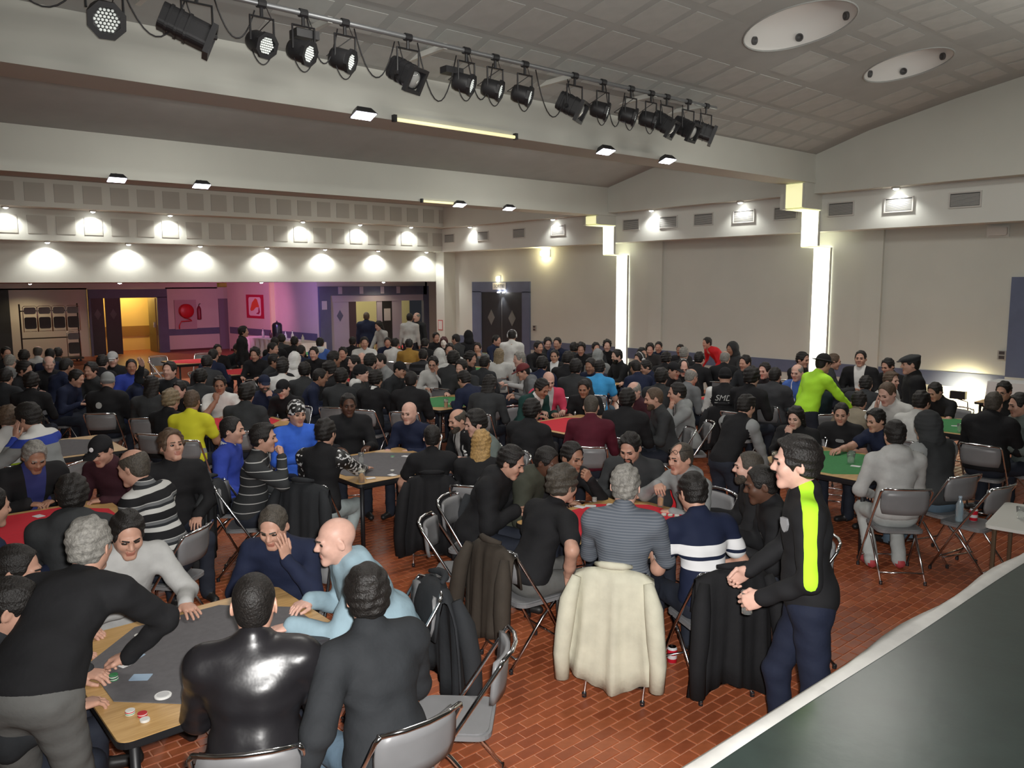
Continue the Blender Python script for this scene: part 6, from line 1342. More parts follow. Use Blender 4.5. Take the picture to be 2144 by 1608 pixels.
_bodies = {}; _hmesh = {}
SLOTN = ('skin', 'top', 'pants', 'shoes', 'hair', 'lips', 'eye', 'accent')
def head_piece(root, name, style, lod, J, material, key, label=None, HSc=None):
    hv, hq, hr = hair_tpl(style, lod); k = (key, style, lod)
    if k not in _hmesh: _hmesh[k] = np_mesh(name, hv * HS @ J['Rh'].T + J['head'], hq, nslots=1)
    o = obj(name, _hmesh[k], root); o.material_slots[0].link = 'OBJECT'; o.material_slots[0].material = material
    if label: o['label'] = label
    return o
def add_person(row):
    label, x, y, rz, sc, lod, pose, top, pants, hair, hc, skin, look, group = row
    pr = dict(label=label, category='person')
    if group: pr['group'] = group
    root = empty('person', (x, y, 0), rz, **pr); root.scale = (sc, sc, sc)
    key = repr((sorted(pose.items(), key=str), lod)) + (label if any(k in look for k in ('tee', 'neon', 'trk', 'hivis', 'patch', 'emblem', 'logo', 'printed', 'lanyard', 'badge')) else '')
    if key not in _bodies:
        v, q, r, J = build_body(pose, lod); me = np_mesh('body', v, q, r, nslots=8)
        pf = None; Lc = (v - J['C']) @ J['Fc']
        if 'tee' in look: pf = np.maximum(np.abs(Lc[:, 0]) - (0.035 + 0.10 * np.clip(Lc[:, 2] + 0.30, 0, 0.5)), -Lc[:, 1])
        elif 'neon' in look:
            pf = np.full(len(v), 1.0)
            for i in (0, 1):
                el = J['hands'][i][5]; s = J['sh'][i]; out = J['Fc'][:, 0] * (1 if i == 0 else -1)
                a, b = s + out * 0.052 + np.array([0, 0, .058]), el + out * 0.072; a0 = J['N'] + out * 0.062 + np.array([0, 0, .055])
                d1, t1 = seg_d(v, a, b); d2, t2 = seg_d(v, a0, a); pf = np.minimum(pf, np.minimum(d1 - 0.033, d2 - 0.036))
        elif 'trk' in look: pf = np.maximum(np.minimum(np.abs(np.abs(Lc[:, 0]) - 0.085) - 0.008, np.abs(Lc[:, 0]) - 0.045), -Lc[:, 1])
        elif 'hivis' in look: pf = np.abs(Lc[:, 2] + 0.24) - 0.028
        elif 'patch' in look: pf = np.hypot(Lc[:, 0] + 0.12, Lc[:, 2] + 0.02) - 0.065
        elif 'emblem' in look: pf = np.maximum(np.hypot(Lc[:, 0] + 0.06, (Lc[:, 2] - 0.0)) - 0.045, Lc[:, 1])
        elif 'logo' in look: pf = np.maximum(np.maximum(np.abs(Lc[:, 0] - 0.0) - 0.05, np.abs(Lc[:, 2] + 0.0) - 0.022), -Lc[:, 1])
        elif 'printed' in look: pf = np.maximum(np.maximum(np.abs(Lc[:, 0]) - 0.09, np.abs(Lc[:, 2] + 0.02) - 0.035), -Lc[:, 1])
        elif 'lanyard' in look: pf = np.maximum(np.abs(np.abs(Lc[:, 0]) - (0.02 + 0.28 * np.clip(Lc[:, 2] + 0.12, 0, .2))) - 0.008, -Lc[:, 1])
        if pf is not None:
            at = me.attributes.new('print', 'FLOAT', 'POINT'); at.data.foreach_set('value', pf.astype(f32))
        J.pop('S', None); _bodies[key] = (me, J)
    me, J = _bodies[key]
    o = obj('body', me, root)
    tm = cloth(top)
    for k, c in (('neon', 'neon'), ('trk', 'lgr'), ('hivis', 'gry'), ('patch', 'neon'), ('emblem', 'lgr'), ('logo', 'gry'), ('printed', 'gry2'), ('lanyard', 'wht3')):
        if k in look: tm = print_mat(top + '_' + k, C_[top], C_[c])
    if 'tee' in look: tm = print_mat(top + '_over_' + look['tee'], C_[top], C_[look['tee']])
    acc = cloth(look['sleeves']) if 'sleeves' in look else tm
    sk = skinm(skin)
    ms = [sk, tm, cloth(pants), mat('shoe_red_white', (.45, .06, .07), 0.5) if look.get('shoes') == 'redw' else mat('shoe_white', (.7, .7, .72), 0.4) if look.get('shoes') == 'white' else mat('shoe_black', (.014, .013, .013), 0.5), hairm(hc if hc in ('dk', 'gb', 'gr', 'br', 'bl', 'fa', 'rb') else 'dk'),
          mat('lips_%d' % skin, tuple(c * f for c, f in zip(SKIN[skin], (0.80, 0.58, 0.58))), 0.45), M_eye, acc]
    for i, m in enumerate(ms):
        o.material_slots[i].link = 'OBJECT'; o.material_slots[i].material = m
    hcol = hc if hc in ('dk', 'gb', 'gr', 'br', 'bl', 'fa', 'rb') else 'dk'
    if hair == 'band':
        head_piece(root, 'bandana', 'beanie', lod, J, bandana_mat(), key, 'black and white patterned bandana')
    elif hair in ('cap', 'beanie', 'flatcap', 'fedora', 'hood', 'capr'):
        st = 'cap' if hair == 'capr' else hair
        if hair == 'capr': m_ = cap_red()
        else: m_ = cloth(hc) if hc in C_ and hc not in ('dk', 'gb', 'gr', 'br') else cloth('blk')
        head_piece(root, {'capr': 'cap', 'flatcap': 'flat_cap', 'fedora': 'hat'}.get(hair, hair), st, lod, J, m_, key)
        if hair in ('cap', 'capr', 'fedora', 'flatcap'): head_piece(root, 'hair', 'buzz', lod, J, hairm(hcol), key)
    elif hair: head_piece(root, 'hair', hair, lod, J, hairm(hcol), key)
    if look.get('beard'): head_piece(root, 'beard', look['beard'], lod, J, hairm(look.get('hc2', hcol)), key)
    def hp(p): return Vector(J['Rh'] @ (np.array(p) * HS) + J['head'])
    if look.get('glasses') or look.get('glassup'):
        dz, dy = (0.075, -0.025) if look.get('glassup') else (0.004, 0.0); b = MB()
        for s in (-1, 1):
            b.tube([hp((s * 0.032 + 0.024 * cos(a), 0.101 + dy, dz + 0.017 * sin(a))) for a in [2 * pi * k / 12 for k in range(12)]], 0.0022, 5, closed=True)
            b.tube([hp((s * 0.056, 0.099 + dy, dz + 0.006)), hp((s * 0.080, 0.04 + dy, dz + 0.008)), hp((s * 0.084, -0.01 + dy, dz + 0.004))], 0.0022, 5)
        b.tube([hp((-0.009, 0.103 + dy, dz)), hp((0.009, 0.103 + dy, dz))], 0.0022, 5); b.build('glasses', M_black, root)
    if look.get('phones'):
        b = MB(); b.tube([hp((0.098 * sin(a), -0.01, 0.02 + 0.115 * cos(a))) for a in [radians(-95 + 19 * k) for k in range(11)]], 0.007, 6)
        for s in (-1, 1): b.lathe([(0.012, -0.014), (0.034, -0.012), (0.034, 0.012), (0.012, 0.014)], 12, Matrix.Translation(hp((s * 0.092, -0.01, 0.0))) @ Matrix(J['Rh'].tolist()).to_4x4() @ Matrix.Rotation(pi / 2, 4, 'Y'))
        b.build('headphones', mat('white_plastic', (.6, .6, .6), 0.3), root, smooth=True)
    if look.get('collarw'):
        N = J['N']; b = MB(); n = 16
        pts = lambda r, dz: [Vector(N + J['Fc'] @ np.array((r * cos(a), r * 0.95 * sin(a) + 0.0, dz + 0.012 * -sin(a)))) for a in [2 * pi * k / n for k in range(n)]]
        b.add(pts(0.084, -0.012) + pts(0.070, 0.040) + pts(0.062, 0.036), [(k, (k + 1) % n, n + (k + 1) % n, n + k) for k in range(n)] + [(n + k, n + (k + 1) % n, 2 * n + (k + 1) % n, 2 * n + k) for k in range(n)])
        b.build('shirt_collar', cloth('wht'), root, smooth=True)
    if look.get('hood') in ('wht',):
        N = J['N']; S = Sdf(); S.ell(N + J['Fc'] @ V3(0, -0.085, -0.015), (0.125, 0.06, 0.085), J['Fc']); S.cone(N + J['Fc'] @ V3(-0.08, -0.015, 0.02), N + J['Fc'] @ V3(0.08, -0.015, 0.02), 0.058, 0.058, k=0.03)
        hv, hq, _ = mesh_sdf(S, 0.016); h_ = obj('hood', np_mesh('hood', hv, hq, nslots=1), root); h_.data.materials[0] = cloth('wht')
    if look.get('badge'):
        b = MB(); b.lathe([(0.020, 0), (0.018, 0.004), (0.002, 0.005)], 14, Matrix.Translation(hp((0, 0.098, 0.075))) @ Matrix(J['Rh'].tolist()).to_4x4() @ Matrix.Rotation(radians(-62), 4, 'X')); b.build('badge', cloth('wht3'), root)
    if look.get('smd'):
        Fc = J['Fc']; R = np.stack([-Fc[:, 0] * 1.0, Fc[:, 2], -Fc[:, 1]], 1)
        # back lettering, upright when seen from behind
        R = np.stack([Fc[:, 0], Fc[:, 2], -Fc[:, 1]], 1)
        Mx = Matrix(R.tolist()).to_4x4(); Mx.translation = Vector(J['C'] + Fc @ V3(0.0, -0.150, 0.0))
        t_ = text_obj('lettering', 'SMD', 0.115, cloth('lgr'), root, extrude=0.012); t_.matrix_local = Mx
        t_.data.transform(Matrix(((1, 0.28, 0, 0), (0, 1, 0, 0), (0, 0, 1, 0), (0, 0, 0, 1))))
        b = MB(); b.box(-0.125, 0.11, -0.068, -0.060, -0.012, 0.010); b.box(-0.125, 0.11, -0.092, -0.078, -0.012, 0.010)
        l_ = b.build('lettering_rule', cloth('lgr'), root); l_.matrix_local = Mx
    if look.get('neon'):
        Fc = J['Fc']; R = np.stack([-Fc[:, 0], Fc[:, 2], Fc[:, 1]], 1); Mx = Matrix(R.tolist()).to_4x4(); Mx.translation = Vector(J['C'] + Fc @ V3(-0.100, 0.098, 0.055))
        b = MB(); b.prism([(-0.022, 0.030), (0.022, 0.030), (0.024, 0.0), (0.012, -0.030), (0.0, -0.040), (-0.012, -0.030), (-0.024, 0.0)], 0.0, 0.016); e_ = b.build('crest', mat('grey_crest', (.26, .26, .27), 0.6), root, label='grey shield crest'); e_.matrix_local = Mx @ Matrix.Rotation(radians(38), 4, 'Y')
    if look.get('trk'):
        Fc = J['Fc']; R = np.stack([-Fc[:, 2], -Fc[:, 0], Fc[:, 1]], 1); Mx = Matrix(R.tolist()).to_4x4(); Mx.translation = Vector(J['C'] + Fc @ V3(-0.125, 0.116, -0.06))
        t_ = text_obj('lettering', 'AREN', 0.06, cloth('wht'), root, extrude=0.012); t_.matrix_local = Mx
    return root, J
def bandana_mat():
    if 'bandana' in _mats: return _mats['bandana']
    m = bpy.data.materials.new('bandana'); m.use_nodes = True; nt = m.node_tree; b = nt.nodes['Principled BSDF']
    tc = nt.nodes.new('ShaderNodeTexCoord'); n = nt.nodes.new('ShaderNodeTexNoise'); n.inputs['Scale'].default_value = 28; n.inputs['Detail'].default_value = 1
    cr = nt.nodes.new('ShaderNodeValToRGB'); cr.color_ramp.interpolation = 'CONSTANT'; cr.color_ramp.elements[0].color = (.012, .012, .012, 1); cr.color_ramp.elements[1].position = 0.56; cr.color_ramp.elements[1].color = (.6, .6, .6, 1)
    nt.links.new(tc.outputs['Object'], n.inputs['Vector']); nt.links.new(n.outputs['Fac'], cr.inputs[0]); nt.links.new(cr.outputs[0], b.inputs['Base Color']); _mats['bandana'] = m; return m
def cap_red(): return mat('cap_dark_red', (.12, .01, .012), 0.7)
PEOPLE_OBJ = []
SEATED_LABEL = 'grey folding chair under the '
for row in PEOPLE:
    root, J = add_person(row); PEOPLE_OBJ.append((row, root, J))
    if row[6].get('kind') != 'stand':
        words = row[0].split(); g = row[13]
        lab = 'chair under the ' + ' '.join(words[:13]).rstrip(','); grp = 'occupied folding chairs'
        chair(row[1], row[2], row[3], lab, grp, row[5] < 2)
# ------------------------------------------------------------------ jackets hung over chair backs
def draped_jacket(x, y, rz, col, label, zlow=0.22, seed=0, wide=1.0, sleeves=True):
    t = empty('jacket', (x, y, 0), rz, label=label, category='jacket', group='jackets hung over chair backs')
    m = cloth(col); rnd = random.Random(seed); ph = [rnd.uniform(0, 6) for _ in range(4)]
    prof = [(-0.175, 0.58), (-0.19, 0.70), (-0.215, 0.80), (-0.25, 0.848), (-0.30, 0.862), (-0.335, 0.84), (-0.352, 0.78), (-0.362, 0.66), (-0.370, 0.52), (-0.375, 0.38), (-0.378, 0.26), (-0.38, zlow)]
    nx = 29; vs = []; fs = []
    for k, (py, pz) in enumerate(prof):
        d = max(0, k - 4) / 7; hw = (0.225 + 0.075 * d * wide)
        for i in range(nx):
            s = 2 * i / (nx - 1) - 1
            fold = (0.022 * sin(9 * s + ph[0]) + 0.014 * sin(17 * s + ph[1] + 2 * d)) * d
            zz = pz - (0.055 * abs(s) ** 3 if 2 < k < 7 else 0) + (0.05 * sin(3.1 * s + ph[2]) * (d ** 3))
            bow = 0.045 * (s * s) * (1 if k > 3 else -0.6)
            vs.append((s * hw * (1 + 0.05 * sin(5 * d + ph[3])), py + bow - fold, zz))
    n = len(prof); o = n * nx
    inner = []
    for k in range(n):
        for i in range(nx):
            a = Vector(vs[k * nx + i]); off = 0.012
            c = Vector((a.x, -0.26, min(a.z, 0.80))); dv = (c - a); dv.x = 0
            inner.append(tuple(a + dv.normalized() * off if dv.length > 1e-5 else a))
    for k in range(n - 1):
        for i in range(nx - 1):
            a = k * nx + i; fs.append((a, a + nx, a + nx + 1, a + 1)); fs.append((o + a, o + a + 1, o + a + nx + 1, o + a + nx))
    for i in range(nx - 1):
        a = (n - 1) * nx + i; fs.append((a, o + a, o + a + 1, a + 1)); fs.append((i, i + 1, o + i + 1, o + i))
    for k in range(n - 1):
        a = k * nx; fs.append((a, o + a, o + a + nx, a + nx)); a += nx - 1; fs.append((a, a + nx, o + a + nx, o + a))
    jb = MB().add(vs + inner, fs).build('jacket_body', m, t, smooth=True)
    if sleeves:
        for s in (-1, 1):
            MB().tube([(s * 0.215, -0.33, 0.80), (s * 0.255, -0.37, 0.66), (s * 0.275, -0.395, 0.48), (s * 0.29, -0.40, 0.34), (s * 0.285, -0.40, zlow + 0.02)], [0.03, 0.055, 0.055, 0.05, 0.045], 12).build('sleeve', m, jb, smooth=True)
    MB().tube([(-0.11, -0.285, 0.875), (-0.06, -0.325, 0.885), (0, -0.338, 0.888), (0.06, -0.325, 0.885), (0.11, -0.285, 0.875)], [0.012, 0.022, 0.024, 0.022, 0.012], 8).build('collar', m, jb, smooth=True)
    return t
def chair_of(key):
    for row, root, J in PEOPLE_OBJ:
        if key in row[0]: return row[1], row[2], row[3]
for key, col, lab, zl, sd in [('fine striped sweater', 'crm', 'cream jacket hung over the chair of the striped sweater', 0.16, 1), ('bending in from the left, front red', 'brn', 'dark brown jacket hung over the chair left of the cream one', 0.20, 2),
                              ('black t-shirt and grey sweatpants', 'blk', 'long black coat hung on the chair of the black t-shirt man', 0.14, 3), ('two broad white bands', 'blk', 'black coat hung on the chair of the white-banded polo', 0.12, 4),
                              ('thin-striped dark sweater', 'dkg', 'dark grey coat hung on the chair of the fist-biting man', 0.12, 5), ('black-and-white patterned sleeves', 'chr', 'charcoal coat hung on the chair of the pale jeans man', 0.14, 6),
                              ('bearded man with grey buzz cut', 'blk', 'black jacket hung on the chair of the buzz-cut bearded man', 0.2, 7), ('olive jacket looking down', 'chr', 'charcoal jacket on the chair of the olive-jacketed man', 0.2, 8),
                              ('lettered SMD', 'blk', 'black jacket on the chair of the lettered club jacket', 0.3, 9), ('goatee in dark grey sweater', 'red', 'bright red jacket on the chair of the goateed man', 0.35, 10),
                              ('wavy grey-brown hair in black coat', 'blk', 'black coat on the chair of the man looking up', 0.2, 11), ('blue jumper over a white', 'chr', 'dark coat on the chair of the blue jumper', 0.15, 12), ('pale blue hoodie leaning', 'chr', 'charcoal jacket on the chair of the pale blue hoodie', 0.15, 13)]:
    x, y, rz = chair_of(key); draped_jacket(x, y, rz, col, lab, zl, sd)

# ------------------------------------------------------------------ unoccupied chairs
def facing(x, y, a):
    v = Vector((x, y)).normalized(); r = Vector((v.y, -v.x)); f = -v * cos(radians(a)) + r * sin(radians(a)); return atan2(-f.x, f.y)
chair(3.46, 4.62, facing(3.46, 4.62, 80), 'empty folding chair turned sideways, left of the front red table', 'empty folding chairs')
chair(2.22, 3.02, facing(2.2, 3.0, -98), 'empty folding chair in front, right of the dark blazer', 'empty folding chairs')
chair(7.55, 2.60, facing(7.5, 2.6, -118), 'empty folding chair with a bottle and a can on its seat', 'empty folding chairs')
chair(6.2, 20.2, facing(6.2, 20.2, 10), 'left empty folding chair behind the empty red table', 'empty folding chairs', False)
chair(7.2, 20.2, facing(7.2, 20.2, -10), 'right empty folding chair behind the empty red table', 'empty folding chairs', False)
chair(5.85, 18.9, facing(5.8, 18.9, 90), 'empty folding chair left of the empty red table', 'empty folding chairs', False)
chair(5.75, 16.0, facing(5.7, 16, 60), 'empty chrome-edged folding chair behind the white-shirted man', 'empty folding chairs', False)

# ------------------------------------------------------------------ things on the tables
TT = 0.7545
M_cardw = mat('card_white', (0.72, 0.72, 0.72), 0.4); M_cardb = mat('card_blue_back', (0.30, 0.42, 0.55), 0.4)
card_me = {k: MB().prism(rrect(-0.0315, 0.0315, -0.044, 0.044, 0.005, 3), 0, 0.0012).mesh('playing_card', m) for k, m in (('w', M_cardw), ('b', M_cardb))}
def pcard(x, y, rz, k, lab, grp='playing cards on the tables'):
    obj('playing_card', card_me[k], None, (x, y, TT), (0, 0, rz), label=lab, category='playing card', group=grp)
CHIPC = {'w': (.65, .64, .6), 'r': (.45, .03, .04), 'g': (.05, .25, .10), 'k': (.03, .03, .03), 'b': (.05, .10, .35)}
chip_me = {k: MB().lathe([(0.019, 0), (0.0195, 0.0006), (0.0195, 0.0028), (0.019, 0.0034)], 18).mesh('chip', mat('chip_' + k, c, 0.45)) for k, c in CHIPC.items()}
def chips(x, y, seq, lab, z=TT):
    t = empty('chip_stack', (x, y, z), label=lab, category='poker chips', group='stacks of poker chips')
    for i, c in enumerate(seq): obj('chip', chip_me[c], t, (random.uniform(-.001, .001), random.uniform(-.001, .001), i * 0.0036))
pcard(1.00, 3.80, 0.9, 'b', 'blue-backed card lying on the front grey felt')
pcard(0.98, 4.00, 0.3, 'w', 'white card half under the dealing hand, front grey table'); pcard(1.04, 4.05, 0.6, 'b', 'pale blue card beside the dealing hand')
t = empty('dealer_button', (1.02, 3.55, TT), label='large white dealer button on the front grey felt', category='dealer button')
MB().lathe([(0.034, 0), (0.036, 0.002), (0.036, 0.008), (0.033, 0.010)], 24).build('disc', mat('button_white', (.7, .7, .68), 0.35), t)
MB().lathe([(0.026, 0.010), (0.026, 0.0108)], 24).build('inlay', mat('button_grey', (.5, .5, .5), 0.4), t)
chips(0.87, 3.50, 'wgwrw', 'green-topped chips on the beech edge, leaning stack', 0.75); chips(0.905, 3.45, 'rrwr', 'red chips on the beech edge of the front table', 0.75); chips(0.90, 3.40, 'www', 'low white chips at the near corner of the front table', 0.75)
chips(0.90, 3.86, 'gwkgwkg', 'tall mixed chips by the left wrist, front table'); chips(1.12, 4.25, 'kwgkw', 'chips before the light grey sweater'); chips(1.17, 4.22, 'wrwg', 'second chips before the light grey sweater'); chips(1.69, 3.66, 'wkwk', 'chips before the pale blue hoodie'); chips(1.73, 3.56, 'www', 'white chips right on the front grey felt')
t = empty('phone', (1.09, 3.325, 0.75), 0.5, label='white and black phone at the front table edge', category='phone')
MB().prism(rrect(-0.034, 0.034, -0.068, 0.068, 0.01), 0, 0.009).build('case', mat('phone_white', (.7, .7, .7), 0.25), t); MB().prism(rrect(-0.029, 0.029, -0.052, 0.052, 0.004), 0.009, 0.0095).build('screen', mat('phone_screen', (.01, .01, .012), 0.08), t)
t = empty('wallet', (1.80, 3.62, TT), 1.2, label='dark closed wallet beside the blazer hand, front table', category='wallet')
MB().prism(rrect(-0.05, 0.05, -0.09, 0.09, 0.01), 0, 0.012).build('cover', mat('wallet_dark', (.03, .03, .035), 0.5), t); MB().prism(rrect(-0.05, 0.05, -0.09, 0.09, 0.01), 0.013, 0.022).build('flap', mat('wallet_dark', (.03, .03, .035), 0.5), t)
# front red table
pcard(4.56, 4.47, 0.2, 'w', 'left white card on the front red felt'); pcard(4.64, 4.43, 0.7, 'w', 'second white card on the front red felt'); pcard(4.80, 4.34, 0.5, 'w', 'white card beyond the striped sweater head')
chips(4.76, 4.50, 'kwkwkwkwkw', 'tall black and white chips on the front red felt')
for i, (dx, dy) in enumerate([(0, 0), (.045, -.05), (.09, -.09), (.12, -.14)]): chips(4.85 + dx * .6, 3.92 + dy, 'wgw'[:2 + i % 2] + 'w', 'white chips in a row at the right edge of red felt, %s' % ords[i])
chips(4.28, 3.44, 'wwgw', 'chips by the elbow of the white-banded polo')
def glass(x, y, z, lab, fill='beer', h=0.13, r=0.034):
    t = empty('glass', (x, y, z), label=lab, category='glass')
    MB().lathe([(r * 0.8, 0), (r * 0.86, h * 0.5), (r, h), (r * 0.94, h), (r * 0.80, h * 0.5), (r * 0.72, 0.008)], 18, cap=False).build('tumbler', mat('clear_glass', (.9, .92, .9), 0.05, trans=0.9), t, smooth=True)
    if fill == 'beer': MB().lathe([(r * 0.72, 0.008), (r * 0.79, h * 0.5), (r * 0.85, h * 0.72)], 18).build('beer', mat('beer', (.75, .33, .02), 0.2), t, smooth=True); MB().lathe([(r * 0.85, h * 0.72), (r * 0.90, h * 0.82)], 18).build('foam', mat('foam', (.75, .68, .5), 0.7), t)
    return t
glass(3.66, 6.37, 0.75, 'small beer on the near corner of the middle grey table'); glass(6.86, 9.46, 0.75, 'beer on the edge of the green table before the grey sweater'); glass(7.12, 4.28, 0.75, 'beer at the left corner of the right green table')
glass(7.72, 3.80, TT, 'empty glass on the right green felt', None, 0.10, 0.04); glass(7.86, 3.86, TT, 'second empty glass on the right green felt', None, 0.09, 0.036)
glass(4.05, 7.05, TT, 'empty stemmed glass on the middle grey felt', None, 0.11, 0.03); glass(10.3, 3.75, TT, 'empty glass on the far right green felt', None, 0.10, 0.03)
for row, root, J in PEOPLE_OBJ:
    if 'holding a small beer' in row[0]:
        wr, fd, pn, hk, s, el = J['hands'][0]; p_ = Vector(wr + unit(fd) * 0.075 + unit(pn) * 0.05); p_ = root.matrix_basis @ p_
        glass(p_.x, p_.y, p_.z - 0.10, 'small beer held by the older man in grey hoodie', 'beer', 0.11, 0.03)
    if 'teenager' in row[0]:
        wr, fd, pn, hk, s, el = J['hands'][1]; p_ = root.matrix_basis @ Vector(wr + unit(fd) * 0.08 + unit(pn) * 0.045)
        glass(p_.x, p_.y, p_.z - 0.06, 'clear plastic cup carried by the walking teenager', None, 0.11, 0.032)
chips(4.10, 6.55, 'kwkw', 'chips at the near edge of the middle grey felt'); chips(4.22, 6.50, 'rww', 'red and white chips on the middle grey table'); chips(4.45, 7.1, 'wgwg', 'chips before the navy sweater, middle grey table'); pcard(4.58, 7.04, 0.4, 'w', 'white card on the middle grey felt'); pcard(4.02, 6.42, 0.1, 'w', 'white card at the near edge of the middle grey table'); pcard(3.80, 6.45, 1.3, 'w', 'white card beside the beer on the middle grey table')
chips(1.10, 6.35, 'www', 'white chips on the left red felt'); pcard(1.2, 7.1, 0.3, 'w', 'white card between the clasped hands, left red table')
for i, (x, y) in enumerate([(7.55, 4.05), (7.75, 4.2), (10.6, 3.8), (10.8, 3.75), (11.0, 3.8), (7.1, 7.0), (7.4, 7.35), (7.1, 9.7), (7.3, 9.6)]):
    chips(x, y, 'wgwk'[:2 + i % 3], ['chips on right green felt, left', 'chips on right green felt, middle', 'chips on far right green felt, left', 'chips on far right green felt, middle', 'chips on far right green felt, right', 'chips on red felt by the green jacket', 'chips on red felt by the black t-shirt', 'chips on green felt, left of the beer', 'chips on green felt, right of the beer'][i])
pcard(10.7, 3.95, 0.5, 'w', 'white card on the far right green felt'); pcard(7.62, 3.7, 0.2, 'w', 'white card on the right green felt'); pcard(7.2, 6.95, 0.4, 'w', 'white card on the red felt before the green jacket')
# cans and bottle
def can(x, y, z, lab):
    t = empty('drink_can', (x, y, z), label=lab, category='can')
    MB().lathe([(0.024, 0), (0.033, 0.008), (0.033, 0.100), (0.027, 0.113)], 20).build('wall', can_mat(), t, smooth=True)
    MB().lathe([(0.027, 0.112), (0.027, 0.115), (0.024, 0.113)], 20).build('lid', M_chrome, t); MB().box(-0.009, 0.009, -0.004, 0.012, 0.1135, 0.1155).build('ring_pull', M_chrome, t)
def can_mat():
    return stripes('red_can_print', [(0, (.5, .5, .5)), (.06, (.50, .015, .03)), (.30, (.65, .6, .6)), (.52, (.50, .015, .03)), (.83, (.6, .6, .6))], 0.116, rough=0.3)
can(4.20, 3.24, 0.0, 'red and white drink can on the floor by the cream jacket'); can(7.58, 2.60, 0.456, 'red and white drink can on the empty chair seat')
t = empty('water_bottle', (7.48, 2.68, 0.456), label='clear plastic water bottle on the empty chair seat', category='bottle')
MB().lathe([(0.030, 0), (0.033, 0.01), (0.030, 0.06), (0.033, 0.08), (0.031, 0.12), (0.033, 0.15), (0.014, 0.19), (0.013, 0.21)], 16).build('body', mat('pet_plastic', (.6, .75, .82), 0.1, trans=0.7), t, smooth=True)
MB().lathe([(0.015, 0.21), (0.015, 0.225)], 12).build('cap', mat('bottle_cap', (.4, .5, .6), 0.4), t)
# small white side table at the right
t = empty('side_table', (7.02, 1.98, 0), 0.15, label='white side table cut by the stage edge at the right', category='table')
MB().prism(rrect(-0.42, 0.42, -0.26, 0.26, 0.05), 0.70, 0.725).build('tabletop', mat('white_laminate', (.60, .60, .56), 0.3), t)
for sx in (-1, 1):
    for sy in (-1, 1): MB().tube([(0.36 * sx, 0.2 * sy, 0), (0.36 * sx, 0.2 * sy, 0.70)], 0.016, 8).build('leg', mat('bronze_leg', (.16, .11, .07), 0.4, 0.5), t)
glass(6.95, 2.05, 0.725, 'empty plastic cup on the white side table, left', None, 0.09, 0.035); glass(7.12, 2.0, 0.725, 'empty plastic cup on the white side table, right', None, 0.09, 0.035)
# buffet with white cloth in the foyer
t = empty('buffet_table', (11.35, 24.6, 0), radians(90), label='trestle table under a white cloth along the pink wall', category='table')
MB().prism(rrect(-2.2, 2.2, -0.38, 0.38, 0.03), 0.76, 0.79).build('tabletop', M_wood, t)
for sx in (-1.9, 1.9):
    for sy in (-0.3, 0.3): MB().tube([(sx, sy, 0), (sx, sy, 0.76)], 0.02, 8).build('leg', M_black, t)
b = MB(); n = 160; per = []
def edge(s):
    P_ = [(-2.23, -0.41), (2.23, -0.41), (2.23, 0.41), (-2.23, 0.41)]; L_ = [4.46, 0.82, 4.46, 0.82]; q = s * sum(L_)
    for k in range(4):
        if q <= L_[k]: a, c = P_[k], P_[(k + 1) % 4]; f_ = q / L_[k]; return a[0] + (c[0] - a[0]) * f_, a[1] + (c[1] - a[1]) * f_
        q -= L_[k]
    return P_[0]
pe = [edge(k / n) for k in range(n)]
vs = [(x, y, 0.795) for x, y in pe] + [(x * (1 + 0.012 * sin(k * 0.9)), y * (1 + 0.09 * sin(k * 1.1)), 0.55) for k, (x, y) in enumerate(pe)] + [(x * (1.01 + 0.02 * sin(k * 0.9)), y * (1.05 + 0.15 * sin(k * 1.1)), 0.22 + 0.03 * sin(k * .3)) for k, (x, y) in enumerate(pe)]
b.add(vs, [tuple(range(n))] + [(k + n * r, k + n * (r + 1), (k + 1) % n + n * (r + 1), (k + 1) % n + n * r) for r in (0, 1) for k in range(n)])
b.build('tablecloth', mat('white_cloth', (.66, .66, .66), 0.8), None, loc=(11.35, 24.6, 0.0), rot=(0, 0, radians(90)), label='white cloth draped over the buffet table', category='tablecloth')
t = empty('coffee_urn', (11.35, 24.9, 0.797), label='tall dark coffee urn on the buffet cloth', category='urn')
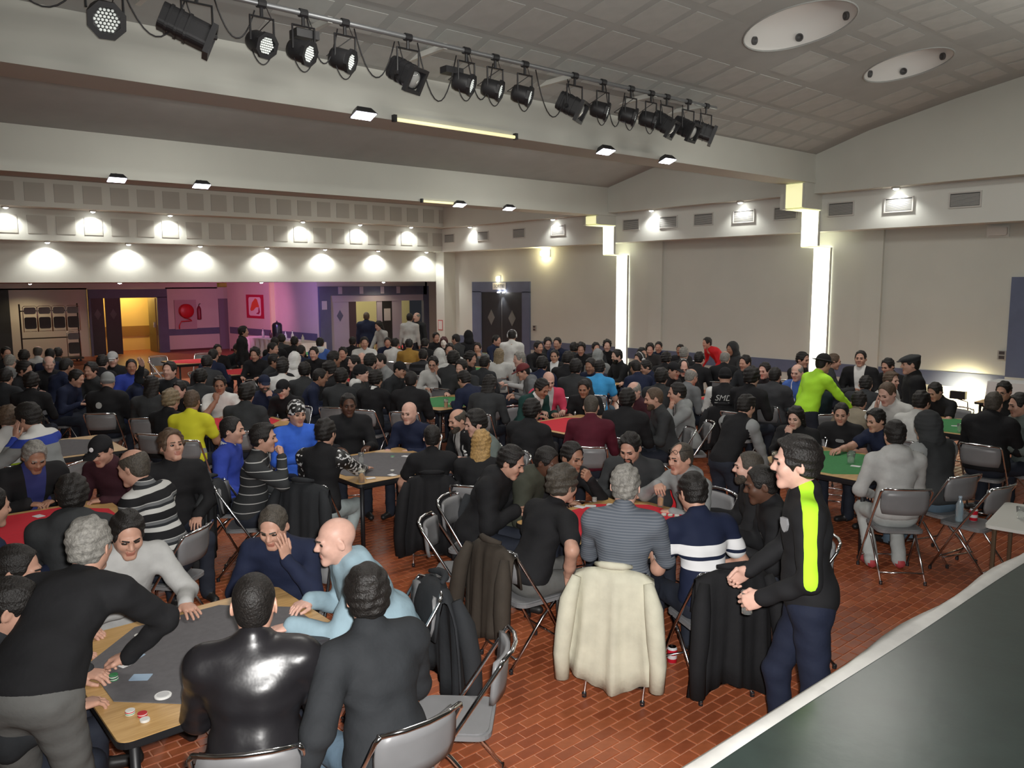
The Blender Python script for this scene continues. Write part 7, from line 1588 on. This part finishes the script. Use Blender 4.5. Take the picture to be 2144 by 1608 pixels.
MB().lathe([(0.15, 0), (0.16, 0.03), (0.16, 0.44), (0.13, 0.50), (0.03, 0.54)], 20).build('vessel', mat('urn_dark', (.05, .05, .06), 0.25, 0.7), t, smooth=True)
MB().tube([(-0.17, -0.02, 0.05), (-0.20, -0.02, 0.05), (-0.20, -0.02, 0.02)], 0.012, 6).build('tap', M_chrome, t); MB().lathe([(0.02, 0), (0.02, 0.04)], 10, Matrix.Translation((0, 0, 0.54))).build('knob', M_black, t)
for i, (dy, h_, c) in enumerate([(-0.9, 0.30, 'wht3'), (-0.3, 0.26, 'wht'), (1.3, 0.28, 'lgr'), (0.8, 0.24, 'mar3'), (-1.6, 0.22, 'wht')]):
    t = empty('bottle', (11.3 + 0.05 * (i % 2), 24.6 + dy, 0.797), label=['tall white bottle on the buffet cloth, nearest the portal', 'pale bottle beside the urn, right', 'pale bottle at the left end of the buffet', 'dark red bottle left of the urn', 'small white bottle at the right end of the buffet'][i], category='bottle', group='bottles on the buffet')
    MB().lathe([(0.04, 0), (0.043, 0.01), (0.043, h_ * 0.6), (0.016, h_ * 0.8), (0.014, h_)], 14).build('body', mat('bottle_' + c, C_[c], 0.3), t, smooth=True); MB().lathe([(0.016, h_), (0.016, h_ + 0.015)], 10).build('cap', M_black, t)
# white-covered stand by the blue panel
t = empty('covered_stand', (15.3, 4.75, 0), label='stand draped in a white sheet before the blue panel', category='stand')
MB().box(-0.25, 0.25, -0.3, 0.3, 0.0, 0.84).build('stand', M_black, t)
b = MB(); n = 40; pe = rrect(-0.28, 0.28, -0.34, 0.34, 0.06, 9); n = len(pe)
b.add([(x, y, 0.86) for x, y in pe] + [(x * (1.06 + .05 * sin(k * 1.7)), y * (1.06 + .05 * sin(k * 1.7)), 0.45) for k, (x, y) in enumerate(pe)] + [(x * (1.12 + .09 * sin(k * 1.7)), y * (1.12 + .09 * sin(k * 1.7)), 0.06) for k, (x, y) in enumerate(pe)], [tuple(range(n))] + [(k + n * r, k + n * (r + 1), (k + 1) % n + n * (r + 1), (k + 1) % n + n * r) for r in (0, 1) for k in range(n)])
b.build('sheet', mat('white_cloth', (.66, .66, .66), 0.8), t, smooth=False)
